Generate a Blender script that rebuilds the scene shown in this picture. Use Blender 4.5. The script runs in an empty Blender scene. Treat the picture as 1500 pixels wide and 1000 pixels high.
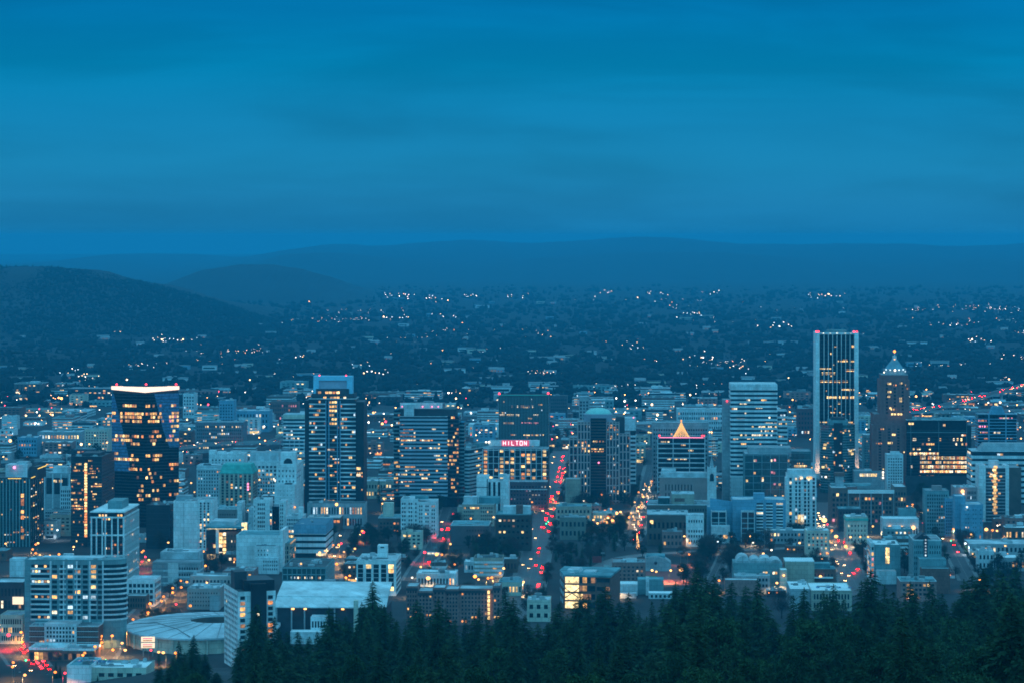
import bpy, math, random
import numpy as np

R = random.Random(7)
SC = bpy.context.scene
COL = SC.collection

# ------------------------------------------------------------------ measures
# The place is built in metres.  The camera stands on a hill at height H and
# looks level along +Y; (px, py) are positions on the 1500 x 1000 photograph.
FOC, H, YH = 4150.0, 280.0, 345.0


def PX(px, Y):
    return (px - 750.0) / FOC * Y


def PZ(py, Y):
    return H - (py - YH) / FOC * Y


def YB(py, z=0.0):
    return FOC * (H - z) / (py - YH)


YAW = math.radians(-2.5)          # the street grid against the view axis


# ------------------------------------------------------------------ materials
MATS = {}


def nd(nt, t, **kw):
    n = nt.nodes.new(t)
    for k, v in kw.items():
        setattr(n, k, v)
    return n


def mat(name, rgb, rough=0.8, var=0.18, scale=0.12, metal=0.0, spec=0.3, streak=0.0, objvar=0.0, panel=None):
    """A weathered surface: base colour broken by two sizes of noise and, if
    asked, by vertical streaks."""
    if name in MATS:
        return MATS[name]
    m = bpy.data.materials.new(name)
    m.use_nodes = True
    nt = m.node_tree
    b = nt.nodes['Principled BSDF']
    b.inputs['Roughness'].default_value = rough
    b.inputs['Metallic'].default_value = metal
    b.inputs['Specular IOR Level'].default_value = spec
    tc = nd(nt, 'ShaderNodeTexCoord')
    mp = nd(nt, 'ShaderNodeMapping')
    mp.inputs['Scale'].default_value = (1, 1, 1 - 0.8 * min(1, streak))
    nt.links.new(tc.outputs['Object'], mp.inputs['Vector'])
    n1 = nd(nt, 'ShaderNodeTexNoise')
    n1.inputs['Scale'].default_value = scale
    n1.inputs['Detail'].default_value = 6
    n1.inputs['Roughness'].default_value = 0.65
    nt.links.new(mp.outputs['Vector'], n1.inputs['Vector'])
    mr = nd(nt, 'ShaderNodeMapRange')
    mr.inputs['From Min'].default_value = 0.34
    mr.inputs['From Max'].default_value = 0.66
    mr.inputs['To Min'].default_value = 1 - var
    mr.inputs['To Max'].default_value = 1 + var
    nt.links.new(n1.outputs['Fac'], mr.inputs['Value'])
    out = mr.outputs['Result']
    if objvar:
        oi = nd(nt, 'ShaderNodeObjectInfo')
        m2 = nd(nt, 'ShaderNodeMapRange')
        m2.inputs['To Min'].default_value = 1 - objvar
        m2.inputs['To Max'].default_value = 1 + objvar
        nt.links.new(oi.outputs['Random'], m2.inputs['Value'])
        mu = nd(nt, 'ShaderNodeMath', operation='MULTIPLY')
        nt.links.new(out, mu.inputs[0])
        nt.links.new(m2.outputs['Result'], mu.inputs[1])
        out = mu.outputs[0]
    vm = nd(nt, 'ShaderNodeVectorMath', operation='SCALE')
    vm.inputs[0].default_value = rgb
    if panel is None and streak > 0:
        panel = (4.6, 3.5)
    if panel:                      # cast panels and courses, each a little different
        sp = nd(nt, 'ShaderNodeSeparateXYZ')
        nt.links.new(tc.outputs['Object'], sp.inputs[0])
        ad = nd(nt, 'ShaderNodeMath', operation='ADD')
        nt.links.new(sp.outputs['X'], ad.inputs[0])
        nt.links.new(sp.outputs['Y'], ad.inputs[1])
        cb = nd(nt, 'ShaderNodeCombineXYZ')
        nt.links.new(ad.outputs[0], cb.inputs['X'])
        nt.links.new(sp.outputs['Z'], cb.inputs['Y'])
        br = nd(nt, 'ShaderNodeTexBrick')
        br.inputs['Scale'].default_value = 1.0
        br.inputs['Brick Width'].default_value = panel[0]
        br.inputs['Row Height'].default_value = panel[1]
        br.inputs['Mortar Size'].default_value = 0.10
        br.inputs['Color1'].default_value = (*[c * 1.06 for c in rgb], 1)
        br.inputs['Color2'].default_value = (*[c * 0.86 for c in rgb], 1)
        br.inputs['Mortar'].default_value = (*[c * 0.55 for c in rgb], 1)
        nt.links.new(cb.outputs[0], br.inputs['Vector'])
        nt.links.new(br.outputs['Color'], vm.inputs[0])
    nt.links.new(out, vm.inputs['Scale'])
    nt.links.new(vm.outputs['Vector'], b.inputs['Base Color'])
    MATS[name] = m
    return m


def glass(name, rgb, rough=0.12, spec=0.5, objvar=0.35, scale=0.35, bump=0.0):
    """Dark window glass, each pane slightly different."""
    if name in MATS:
        return MATS[name]
    m = mat(name, rgb, rough, 0.45, scale, 0.0, spec, 0.0, objvar)
    if bump:
        nt = m.node_tree
        tc = nd(nt, 'ShaderNodeTexCoord')
        n = nd(nt, 'ShaderNodeTexNoise')
        n.inputs['Scale'].default_value = 0.25
        nt.links.new(tc.outputs['Object'], n.inputs['Vector'])
        bp = nd(nt, 'ShaderNodeBump')
        bp.inputs['Strength'].default_value = bump
        bp.inputs['Distance'].default_value = 0.5
        nt.links.new(n.outputs['Fac'], bp.inputs['Height'])
        nt.links.new(bp.outputs['Normal'], nt.nodes['Principled BSDF'].inputs['Normal'])
    return m


def lit(name, rgb, strength, spread=0.6, sample=False, inner=True):
    """Something that gives off light: a lit window, a lamp, a sign."""
    if name in MATS:
        return MATS[name]
    m = bpy.data.materials.new(name)
    m.use_nodes = True
    nt = m.node_tree
    b = nt.nodes['Principled BSDF']
    b.inputs['Base Color'].default_value = (0.02, 0.02, 0.02, 1)
    b.inputs['Roughness'].default_value = 0.4
    b.inputs['Emission Color'].default_value = (*rgb, 1)
    oi = nd(nt, 'ShaderNodeObjectInfo')
    mr = nd(nt, 'ShaderNodeMapRange')
    mr.inputs['To Min'].default_value = strength * (1 - spread)
    mr.inputs['To Max'].default_value = strength * (1 + spread)
    nt.links.new(oi.outputs['Random'], mr.inputs['Value'])
    o = mr.outputs['Result']
    if inner:                      # rooms, blinds and furniture behind the pane
        tc = nd(nt, 'ShaderNodeTexCoord')
        n = nd(nt, 'ShaderNodeTexNoise')
        n.inputs['Scale'].default_value = 0.55
        n.inputs['Detail'].default_value = 2
        ad = nd(nt, 'ShaderNodeVectorMath', operation='ADD')
        nt.links.new(tc.outputs['Object'], ad.inputs[0])
        nt.links.new(oi.outputs['Location'], ad.inputs[1])
        nt.links.new(ad.outputs[0], n.inputs['Vector'])
        m2 = nd(nt, 'ShaderNodeMapRange')
        m2.inputs['From Min'].default_value = 0.3
        m2.inputs['From Max'].default_value = 0.7
        m2.inputs['To Min'].default_value = 0.35
        m2.inputs['To Max'].default_value = 1.5
        nt.links.new(n.outputs['Fac'], m2.inputs['Value'])
        mu = nd(nt, 'ShaderNodeMath', operation='MULTIPLY')
        nt.links.new(o, mu.inputs[0])
        nt.links.new(m2.outputs['Result'], mu.inputs[1])
        o = mu.outputs[0]
    nt.links.new(o, b.inputs['Emission Strength'])
    m.cycles.emission_sampling = 'AUTO' if sample else 'NONE'
    MATS[name] = m
    return m


# walls
PALE = mat('pale_wall', (0.62, 0.66, 0.68), var=0.24, streak=0.7)
WHITE = mat('white_wall', (0.78, 0.79, 0.79), var=0.20, streak=0.7)
GREYW = mat('grey_wall', (0.34, 0.37, 0.39), var=0.2, streak=0.6)
TAN = mat('tan_wall', (0.42, 0.36, 0.29), var=0.2, streak=0.6)
CREAM = mat('cream_wall', (0.60, 0.55, 0.45), var=0.15, streak=0.6)
BRICK = mat('brick_wall', (0.20, 0.095, 0.075), var=0.25, scale=0.3, panel=(2.2, 3.4))
PINKB = mat('pink_brick_wall', (0.34, 0.17, 0.15), var=0.2, scale=0.3, panel=(2.4, 3.2))
ROSE = mat('rose_granite', (0.45, 0.32, 0.31), var=0.12, rough=0.5)
BROWN = mat('brown_wall', (0.12, 0.085, 0.07), var=0.25)
DARKW = mat('dark_wall', (0.045, 0.05, 0.058), var=0.3, rough=0.6)
BLACKW = mat('black_wall', (0.018, 0.022, 0.028), var=0.3, rough=0.45)
TEALW = mat('teal_wall', (0.18, 0.30, 0.32), var=0.2, streak=0.5)
BLUEW = mat('blue_wall', (0.16, 0.34, 0.46), var=0.15, streak=0.5)
ALU = mat('aluminium_panel', (0.50, 0.55, 0.58), rough=0.4, var=0.1, metal=0.3)
# roofs
ROOFP = mat('pale_roof', (0.48, 0.52, 0.54), var=0.45, scale=0.07)
ROOFG = mat('grey_roof', (0.26, 0.29, 0.31), var=0.45, scale=0.07)
ROOFD = mat('dark_roof', (0.07, 0.085, 0.09), var=0.45, scale=0.07)
ROOFW = mat('white_roof', (0.80, 0.82, 0.82), var=0.12, scale=0.05)
COPPER = mat('green_copper_roof', (0.07, 0.42, 0.36), var=0.25, streak=0.8, rough=0.6)
ROOFT = mat('teal_roof', (0.12, 0.27, 0.30), var=0.45, scale=0.07)
UNIT = mat('roof_unit_metal', (0.42, 0.45, 0.47), var=0.2, scale=0.5, metal=0.2, rough=0.5)
METAL = mat('grey_metal', (0.22, 0.24, 0.25), rough=0.5, metal=0.5)
WMETAL = mat('white_metal', (0.75, 0.76, 0.76), rough=0.5)
# glass
GL = glass('window_glass', (0.020, 0.032, 0.040))
GLB = glass('skylight_and_reflection_glass', (0.20, 0.37, 0.62), rough=0.10, spec=0.9, bump=0.12)  # skylight glass; on the crowned tower its blue is a painted sky reflection
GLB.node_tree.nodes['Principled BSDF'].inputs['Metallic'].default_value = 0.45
GLD = glass('black_glass', (0.010, 0.012, 0.016), rough=0.15, spec=0.35)
GLT = glass('teal_glass', (0.030, 0.075, 0.080), rough=0.10, spec=0.8, bump=0.1)
# light
L_WARM = lit('lit_window_warm', (1.0, 0.50, 0.14), 1.22)
L_GOLD = lit('lit_window_gold', (1.0, 0.66, 0.25), 1.60)
L_ORANGE = lit('lit_window_orange', (1.0, 0.33, 0.08), 0.96)
L_PALE = lit('lit_window_pale', (1.0, 0.80, 0.52), 1.47)
L_COOL = lit('lit_window_cool', (0.62, 0.85, 1.0), 0.96)
L_DIM = lit('lit_window_dim', (0.9, 0.42, 0.17), 0.38)
L_PINK = lit('lit_window_pink', (1.0, 0.32, 0.38), 0.90)
LITMIX = [L_WARM, L_WARM, L_GOLD, L_ORANGE, L_PALE, L_DIM, L_DIM, L_WARM, L_COOL]
LITOFF = [L_PALE, L_GOLD, L_WARM, L_PALE, L_DIM, L_COOL, L_WARM]
LITHOT = [L_WARM, L_ORANGE, L_GOLD, L_WARM, L_DIM]


# ------------------------------------------------------------------ meshes
class MB:
    """Collects boxes, prisms and free faces; build() links ONE mesh object."""

    def __init__(s):
        s.v, s.f, s.m, s.mats = [], [], [], []

    def mi(s, m):
        if m is None:
            return 0
        if m not in s.mats:
            s.mats.append(m)
        return s.mats.index(m)

    def face(s, pts, m=None):
        b = len(s.v)
        s.v.extend(pts)
        s.f.append(tuple(range(b, b + len(pts))))
        s.m.append(s.mi(m))

    def box(s, x0, x1, y0, y1, z0, z1, m=None):
        b = len(s.v)
        s.v.extend([(x0, y0, z0), (x1, y0, z0), (x1, y1, z0), (x0, y1, z0),
                    (x0, y0, z1), (x1, y0, z1), (x1, y1, z1), (x0, y1, z1)])
        k = s.mi(m)
        for q in ((0, 3, 2, 1), (4, 5, 6, 7), (0, 1, 5, 4), (1, 2, 6, 5), (2, 3, 7, 6), (3, 0, 4, 7)):
            s.f.append(tuple(b + i for i in q))
            s.m.append(k)
        return s

    def prism(s, pts, z0, z1, m=None, top=None):
        """pts counter-clockwise seen from above; top(pts) may move the upper ring."""
        n = len(pts)
        b = len(s.v)
        up = top(pts) if top else [(x, y, z1) for x, y in pts]
        s.v.extend([(x, y, z0) for x, y in pts])
        s.v.extend(up)
        k = s.mi(m)
        s.f.append(tuple(b + i for i in reversed(range(n))))
        s.f.append(tuple(b + n + i for i in range(n)))
        s.m.extend([k, k])
        for i in range(n):
            j = (i + 1) % n
            s.f.append((b + i, b + j, b + n + j, b + n + i))
            s.m.append(k)
        return s

    def tube(s, p, q, r0, r1=None, n=6, m=None):
        r1 = r0 if r1 is None else r1
        p, q = np.array(p, float), np.array(q, float)
        d = q - p
        d /= max(1e-9, np.linalg.norm(d))
        a = np.cross(d, (0, 0, 1.0)) if abs(d[2]) < 0.9 else np.cross(d, (1.0, 0, 0))
        a /= np.linalg.norm(a)
        c = np.cross(d, a)
        b = len(s.v)
        for (o, r) in ((p, r0), (q, r1)):
            for i in range(n):
                t = 2 * math.pi * i / n
                s.v.append(tuple(o + r * (math.cos(t) * a + math.sin(t) * c)))
        k = s.mi(m)
        for i in range(n):
            j = (i + 1) % n
            s.f.append((b + i, b + j, b + n + j, b + n + i))
            s.m.append(k)
        s.f.append(tuple(b + i for i in reversed(range(n))))
        s.f.append(tuple(b + n + i for i in range(n)))
        s.m.extend([k, k])
        return s

    def ball(s, c, r, n=8, k=5, m=None, sq=1.0):
        b = len(s.v)
        kk = s.mi(m)
        for i in range(1, k):
            t = math.pi * i / k
            for j in range(n):
                u = 2 * math.pi * j / n
                s.v.append((c[0] + r * math.sin(t) * math.cos(u), c[1] + r * math.sin(t) * math.sin(u), c[2] + sq * r * math.cos(t)))
        top = len(s.v)
        s.v.append((c[0], c[1], c[2] + sq * r))
        s.v.append((c[0], c[1], c[2] - sq * r))
        for i in range(k - 2):
            for j in range(n):
                j2 = (j + 1) % n
                s.f.append((b + i * n + j, b + (i + 1) * n + j, b + (i + 1) * n + j2, b + i * n + j2))
                s.m.append(kk)
        for j in range(n):
            j2 = (j + 1) % n
            s.f.append((top, b + j, b + j2))
            s.f.append((top + 1, b + (k - 2) * n + j2, b + (k - 2) * n + j))
            s.m.extend([kk, kk])
        return s

    def mesh(s, name, m=None):
        me = bpy.data.meshes.new(name)
        me.from_pydata(s.v, [], s.f)
        if s.mats:
            for mm in s.mats:
                me.materials.append(mm)
            me.polygons.foreach_set('material_index', s.m)
        elif m is not None:
            me.materials.append(m)
        me.update()
        return me

    def build(s, name, m=None, parent=None):
        return link(name, s.mesh(name, m), parent)


def link(name, me, parent=None):
    o = bpy.data.objects.new(name, me)
    COL.objects.link(o)
    if parent is not None:
        o.parent = parent
    return o


def empty(name, loc=(0, 0, 0), rz=0.0):
    o = bpy.data.objects.new(name, None)
    COL.objects.link(o)
    o.location = loc
    o.rotation_euler = (0, 0, rz)
    o.empty_display_size = 1.0
    return o


def tag(o, label=None, cat=None, group=None, kind=None):
    if label:
        o['label'] = label
    if cat:
        o['category'] = cat
    if group:
        o['group'] = group
    if kind:
        o['kind'] = kind
    return o


def dup(root, loc, rz=0.0, scale=None):
    """A copy of a thing with copies of its parts and sub-parts."""
    r = root.copy()
    COL.objects.link(r)
    r.location = loc
    r.rotation_euler = (0, 0, rz)
    if scale is not None:
        r.scale = scale if hasattr(scale, '__len__') else (scale,) * 3
    for ch in root.children:
        if ch.type == 'LIGHT':
            continue
        c = ch.copy()
        COL.objects.link(c)
        c.parent = r
        for g in ch.children:
            d = g.copy()
            COL.objects.link(d)
            d.parent = c
    return r
# ------------------------------------------------------------------ camera
cam = bpy.data.cameras.new('camera')
cam.sensor_width = 36.0
cam.lens = 36.0 * FOC / 1500.0
cam.shift_y = -(500.0 - YH) / 1500.0
cam.clip_start = 5.0
cam.clip_end = 120000.0
camo = bpy.data.objects.new('camera', cam)
COL.objects.link(camo)
camo.location = (0, 0, H)
camo.rotation_euler = (math.pi / 2, 0, 0)
SC.camera = camo

SC.view_settings.view_transform = 'Standard'
SC.view_settings.look = 'None'
SC.view_settings.exposure = 0.0
SC.view_settings.gamma = 1.0
SC.view_settings.use_curve_mapping = False
SC.cycles.use_denoising = True
SC.cycles.max_bounces = 5
SC.cycles.diffuse_bounces = 2
SC.cycles.glossy_bounces = 2
SC.cycles.volume_bounces = 1
SC.cycles.sample_clamp_indirect = 2.0
SC.cycles.use_light_tree = True
SC.cycles.pixel_filter_type = 'BLACKMAN_HARRIS'
SC.cycles.filter_width = 1.7

# ------------------------------------------------------------------ dusk sky
W = bpy.data.worlds.new('World')
SC.world = W
W.use_nodes = True
nt = W.node_tree
for n in list(nt.nodes):
    nt.nodes.remove(n)
out = nd(nt, 'ShaderNodeOutputWorld')
bg = nd(nt, 'ShaderNodeBackground')
nt.links.new(bg.outputs[0], out.inputs['Surface'])
tc = nd(nt, 'ShaderNodeTexCoord')
sx = nd(nt, 'ShaderNodeSeparateXYZ')
nt.links.new(tc.outputs['Generated'], sx.inputs[0])


def M(op, a, b=None, c=None, clamp=False):
    n = nd(nt, 'ShaderNodeMath', operation=op)
    n.use_clamp = clamp
    for i, v in enumerate((a, b, c)):
        if v is None:
            continue
        if isinstance(v, (int, float)):
            n.inputs[i].default_value = v
        else:
            nt.links.new(v, n.inputs[i])
    return n.outputs[0]


def MRG(v, a, b, c, d):
    n = nd(nt, 'ShaderNodeMapRange')
    n.interpolation_type = 'SMOOTHSTEP'
    nt.links.new(v, n.inputs['Value'])
    for i, x in zip(('From Min', 'From Max', 'To Min', 'To Max'), (a, b, c, d)):
        n.inputs[i].default_value = x
    return n.outputs['Result']


# the low sky, from the horizon up to about six degrees, then on to the zenith
el = M('MULTIPLY', sx.outputs['Z'], 8.0, clamp=True)
# slow streaks of cloud bend the bands
mp = nd(nt, 'ShaderNodeMapping')
mp.inputs['Scale'].default_value = (6.0, 6.0, 34.0)
mp.inputs['Location'].default_value = (1.7, 0.3, 0.55)
mp.inputs['Rotation'].default_value = (0, math.radians(4.0), 0)
nt.links.new(tc.outputs['Generated'], mp.inputs['Vector'])
n1 = nd(nt, 'ShaderNodeTexNoise')
n1.inputs['Scale'].default_value = 1.0
n1.inputs['Detail'].default_value = 4.5
n1.inputs['Roughness'].default_value = 0.5
n1.inputs['Distortion'].default_value = 0.4
nt.links.new(mp.outputs['Vector'], n1.inputs['Vector'])
mp2 = nd(nt, 'ShaderNodeMapping')
mp2.inputs['Scale'].default_value = (7.0, 7.0, 110.0)
mp2.inputs['Location'].default_value = (4.1, 0.3, 0.2)
mp2.inputs['Rotation'].default_value = (0, math.radians(-3.0), 0)
nt.links.new(tc.outputs['Generated'], mp2.inputs['Vector'])
n2 = nd(nt, 'ShaderNodeTexNoise')
n2.inputs['Scale'].default_value = 1.0
n2.inputs['Detail'].default_value = 5
n2.inputs['Roughness'].default_value = 0.55
nt.links.new(mp2.outputs['Vector'], n2.inputs['Vector'])
cl = M('ADD', M('MULTIPLY', n1.outputs['Fac'], 0.8), M('MULTIPLY', n2.outputs['Fac'], 0.2))
ramp = nd(nt, 'ShaderNodeValToRGB')
e = ramp.color_ramp.elements
STOPS = [(0.0, (0.010, 0.180, 0.400)), (0.10, (0.012, 0.200, 0.415)), (0.20, (0.010, 0.215, 0.430)),
         (0.33, (0.006, 0.212, 0.435)), (0.48, (0.001, 0.212, 0.440)), (0.58, (0.0006, 0.195, 0.435)), (0.68, (0.0005, 0.165, 0.405)),
         (1.0, (0.05, 0.28, 0.50))]
e[0].position, e[0].color = STOPS[0][0], (*STOPS[0][1], 1)
e[1].position, e[1].color = STOPS[-1][0], (*STOPS[-1][1], 1)
for p, c in STOPS[1:-1]:
    q = e.new(p)
    q.color = (*c, 1)
nt.links.new(el, ramp.inputs['Fac'])
# clouds lighten and darken the low sky
gain = MRG(cl, 0.38, 0.62, 0.90, 1.10)
low = nd(nt, 'ShaderNodeVectorMath', operation='SCALE')
nt.links.new(ramp.outputs['Color'], low.inputs[0])
nt.links.new(gain, low.inputs['Scale'])
# the high sky and the afterglow in the west, behind the camera
hi = nd(nt, 'ShaderNodeMix', data_type='RGBA')
hi.inputs[6].default_value = (0.22, 0.66, 0.97, 1)       # zenith
hi.inputs[7].default_value = (0.155, 0.88, 1.38, 1)       # west
west = MRG(M('MULTIPLY', sx.outputs['Y'], -1.0), -0.15, 0.9, 0.0, 1.0)
nt.links.new(west, hi.inputs[0])
mixs = nd(nt, 'ShaderNodeMix', data_type='RGBA')
up = MRG(sx.outputs['Z'], 0.10, 0.45, 0.0, 1.0)
back = MRG(M('MULTIPLY', sx.outputs['Y'], -1.0), -0.2, 0.5, 0.0, 1.0)
nt.links.new(M('MAXIMUM', up, back), mixs.inputs[0])
nt.links.new(low.outputs['Vector'], mixs.inputs[6])
nt.links.new(hi.outputs[2], mixs.inputs[7])
# below the horizon only the dark land
dk = MRG(sx.outputs['Z'], -0.06, -0.005, 0.12, 1.0)
fin = nd(nt, 'ShaderNodeVectorMath', operation='SCALE')
nt.links.new(mixs.outputs[2], fin.inputs[0])
nt.links.new(dk, fin.inputs['Scale'])
nt.links.new(fin.outputs['Vector'], bg.inputs['Color'])
bg.inputs['Strength'].default_value = 1.0

# ------------------------------------------------------------------ land
def smooth(a, b, x):
    t = np.clip((x - a) / (b - a), 0, 1)
    return t * t * (3 - 2 * t)


def hill_z(x, y):
    """The wooded slope in front of the city; it stays away from the left."""
    x, y = np.asarray(x, float), np.asarray(y, float)
    px = 750 + x / np.maximum(y, 60) * FOC
    z = np.clip(255 - y * 0.1385, 0, None)
    return z * (0.25 + 0.75 * smooth(60, 300, px))


def ground_z(x, y):
    return hill_z(x, y)


GROUND = mat('city_ground', (0.030, 0.034, 0.036), var=0.5, scale=0.012, rough=0.9)


def grid_mesh(name, xs, ys, zf, m):
    X, Y = np.meshgrid(xs, ys)
    Z = zf(X, Y)
    v = np.stack([X, Y, Z], -1).reshape(-1, 3)
    nx, ny = len(xs), len(ys)
    i = np.arange((ny - 1) * (nx - 1))
    r, c = i // (nx - 1), i % (nx - 1)
    a = r * nx + c
    f = np.stack([a, a + 1, a + nx + 1, a + nx], -1)
    me = bpy.data.meshes.new(name)
    me.from_pydata(v.tolist(), [], f.tolist())
    me.materials.append(m)
    me.polygons.foreach_set('use_smooth', [True] * len(me.polygons))
    me.update()
    return link(name, me)


ys = np.concatenate([np.linspace(-1500, 0, 6), np.linspace(60, 2000, 60), np.linspace(2200, 4200, 8), np.geomspace(4800, 42000, 12)])
xs = np.concatenate([-np.geomspace(600, 16000, 10)[::-1], np.linspace(-560, 560, 57), np.geomspace(600, 16000, 10)])
tag(grid_mesh('ground', xs, ys, ground_z, GROUND), kind='structure')

# the wooded plain beyond the city: dark leaf litter and grass
q = grid_mesh('terrain', np.linspace(-14000, 14000, 30), np.geomspace(5350, 41000, 24), lambda X, Y: X * 0 + .25, mat('plain_undergrowth', (0.008, 0.011, 0.013), var=.5, scale=.004, rough=.95))
tag(q, kind='structure')

# far hills: ridge heights read as (px, py) along each ridge
HILLM = mat('wooded_hill', (0.010, 0.015, 0.017), var=0.5, scale=0.004, rough=0.95)


def ridge(name, Y, pts, depth, m, rough=1.0, seed=1, front=None):
    """A long wooded hill: crest heights along x, sloping both ways."""
    rr = np.random.RandomState(seed)
    pxs = np.linspace(pts[0][0], pts[-1][0], 420)
    crest = np.interp(pxs, [p[0] for p in pts], [p[1] for p in pts])
    k = np.convolve(crest, np.ones(13) / 13, 'same')
    crest[7:-7] = k[7:-7]
    bump = np.zeros_like(pxs)
    for fq, am in ((0.02, 1.0), (0.06, 0.6), (0.15, 0.35), (0.4, 0.3), (0.9, 0.25)):
        bump += am * np.sin(pxs * fq + rr.rand() * 9) * rough
    crest = crest + bump * 0.8
    front = front or depth
    rows = [(-1.0, 0.0), (-0.8, 0.22), (-0.55, 0.55), (-0.3, 0.84), (-0.12, 0.96), (0, 1.0), (0.2, 0.93), (0.5, 0.6), (0.8, 0.25), (1.0, 0.0)]
    v = []
    for t, hh in rows:
        y = Y + t * (front if t < 0 else depth)
        wob = 1 + 0.05 * np.sin(pxs * 0.05 + t * 7)
        zc = np.maximum(PZ(crest, Y), -20) * hh * (wob if 0 < hh < 1 else 1) - 6 * (hh == 0)
        for a, z in zip(pxs, zc):
            v.append((PX(a, Y), y, float(z)))
    n = len(pxs)
    f = [(r * n + c, r * n + c + 1, (r + 1) * n + c + 1, (r + 1) * n + c) for r in range(len(rows) - 1) for c in range(n - 1)]
    me = bpy.data.meshes.new(name)
    me.from_pydata(v, [], f)
    me.materials.append(m)
    me.polygons.foreach_set('use_smooth', [True] * len(me.polygons))
    me.update()
    return tag(link(name, me), kind='structure')


ridge('hills', 27000, [(-250, 395), (60, 385), (200, 370), (360, 378), (480, 356), (560, 361), (680, 351), (790, 356), (900, 349), (980, 347), (1060, 356),
                       (1180, 358), (1300, 357), (1420, 360), (1560, 356), (1750, 370)], 5000, HILLM, 0.8, 3, 9000)
ridge('hills', 20500, [(300, 392), (360, 386), (420, 373), (480, 369), (540, 376), (620, 380), (700, 384), (800, 377), (900, 372), (1000, 368), (1100, 372), (1200, 382), (1330, 386), (1420, 380), (1560, 384), (1700, 392)], 2500, HILLM, .8, 9, 3000)
ridge('hills', 13200, [(230, 420), (265, 408), (300, 395), (345, 388), (400, 388), (440, 394), (470, 403), (500, 414), (540, 428), (580, 440)],
      1500, HILLM, 0.7, 5, 1500)
ridge('hills', 9600, [(-260, 400), (-60, 392), (0, 390), (80, 391), (125, 396), (175, 405), (230, 417), (290, 432), (340, 447), (385, 462), (430, 478)], 1500, HILLM, 0.9, 8, 1900)
ridge('hills', 6300, [(-200, 505), (0, 512), (60, 517), (100, 528), (140, 545), (170, 556)], 400, HILLM, 1.2, 11, 450)

# ------------------------------------------------------------------ haze
hz = MB().box(-9000, 9000, -1600, 36000, -9, 296).build('haze')
tag(hz, kind='stuff')
hm = bpy.data.materials.new('haze_air')
hm.use_nodes = True
hn = hm.node_tree
for n in list(hn.nodes):
    hn.nodes.remove(n)
ho = nd(hn, 'ShaderNodeOutputMaterial')
pv = nd(hn, 'ShaderNodeVolumePrincipled')
pv.inputs['Color'].default_value = (0.045, 0.575, 0.89, 1)
pv.inputs['Density'].default_value = 6.0e-5
pv.inputs['Anisotropy'].default_value = 0.25
hn.links.new(pv.outputs[0], ho.inputs['Volume'])
hz.data.materials.append(hm)
# ------------------------------------------------------------------ buildings
ANCH = []            # (px, py, phrase): named things other labels may point to
FOOT = []            # footprints already built on: (x, y, radius-x, radius-y)
PANES = {}
BLDS = []


class Blk:
    __slots__ = ('x0', 'x1', 'y0', 'y1', 'z0', 'z1', 'o')

    def __init__(s, x0, x1, y0, y1, z0, z1, o=None):
        s.x0, s.x1, s.y0, s.y1, s.z0, s.z1, s.o = x0, x1, y0, y1, z0, z1, o


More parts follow.
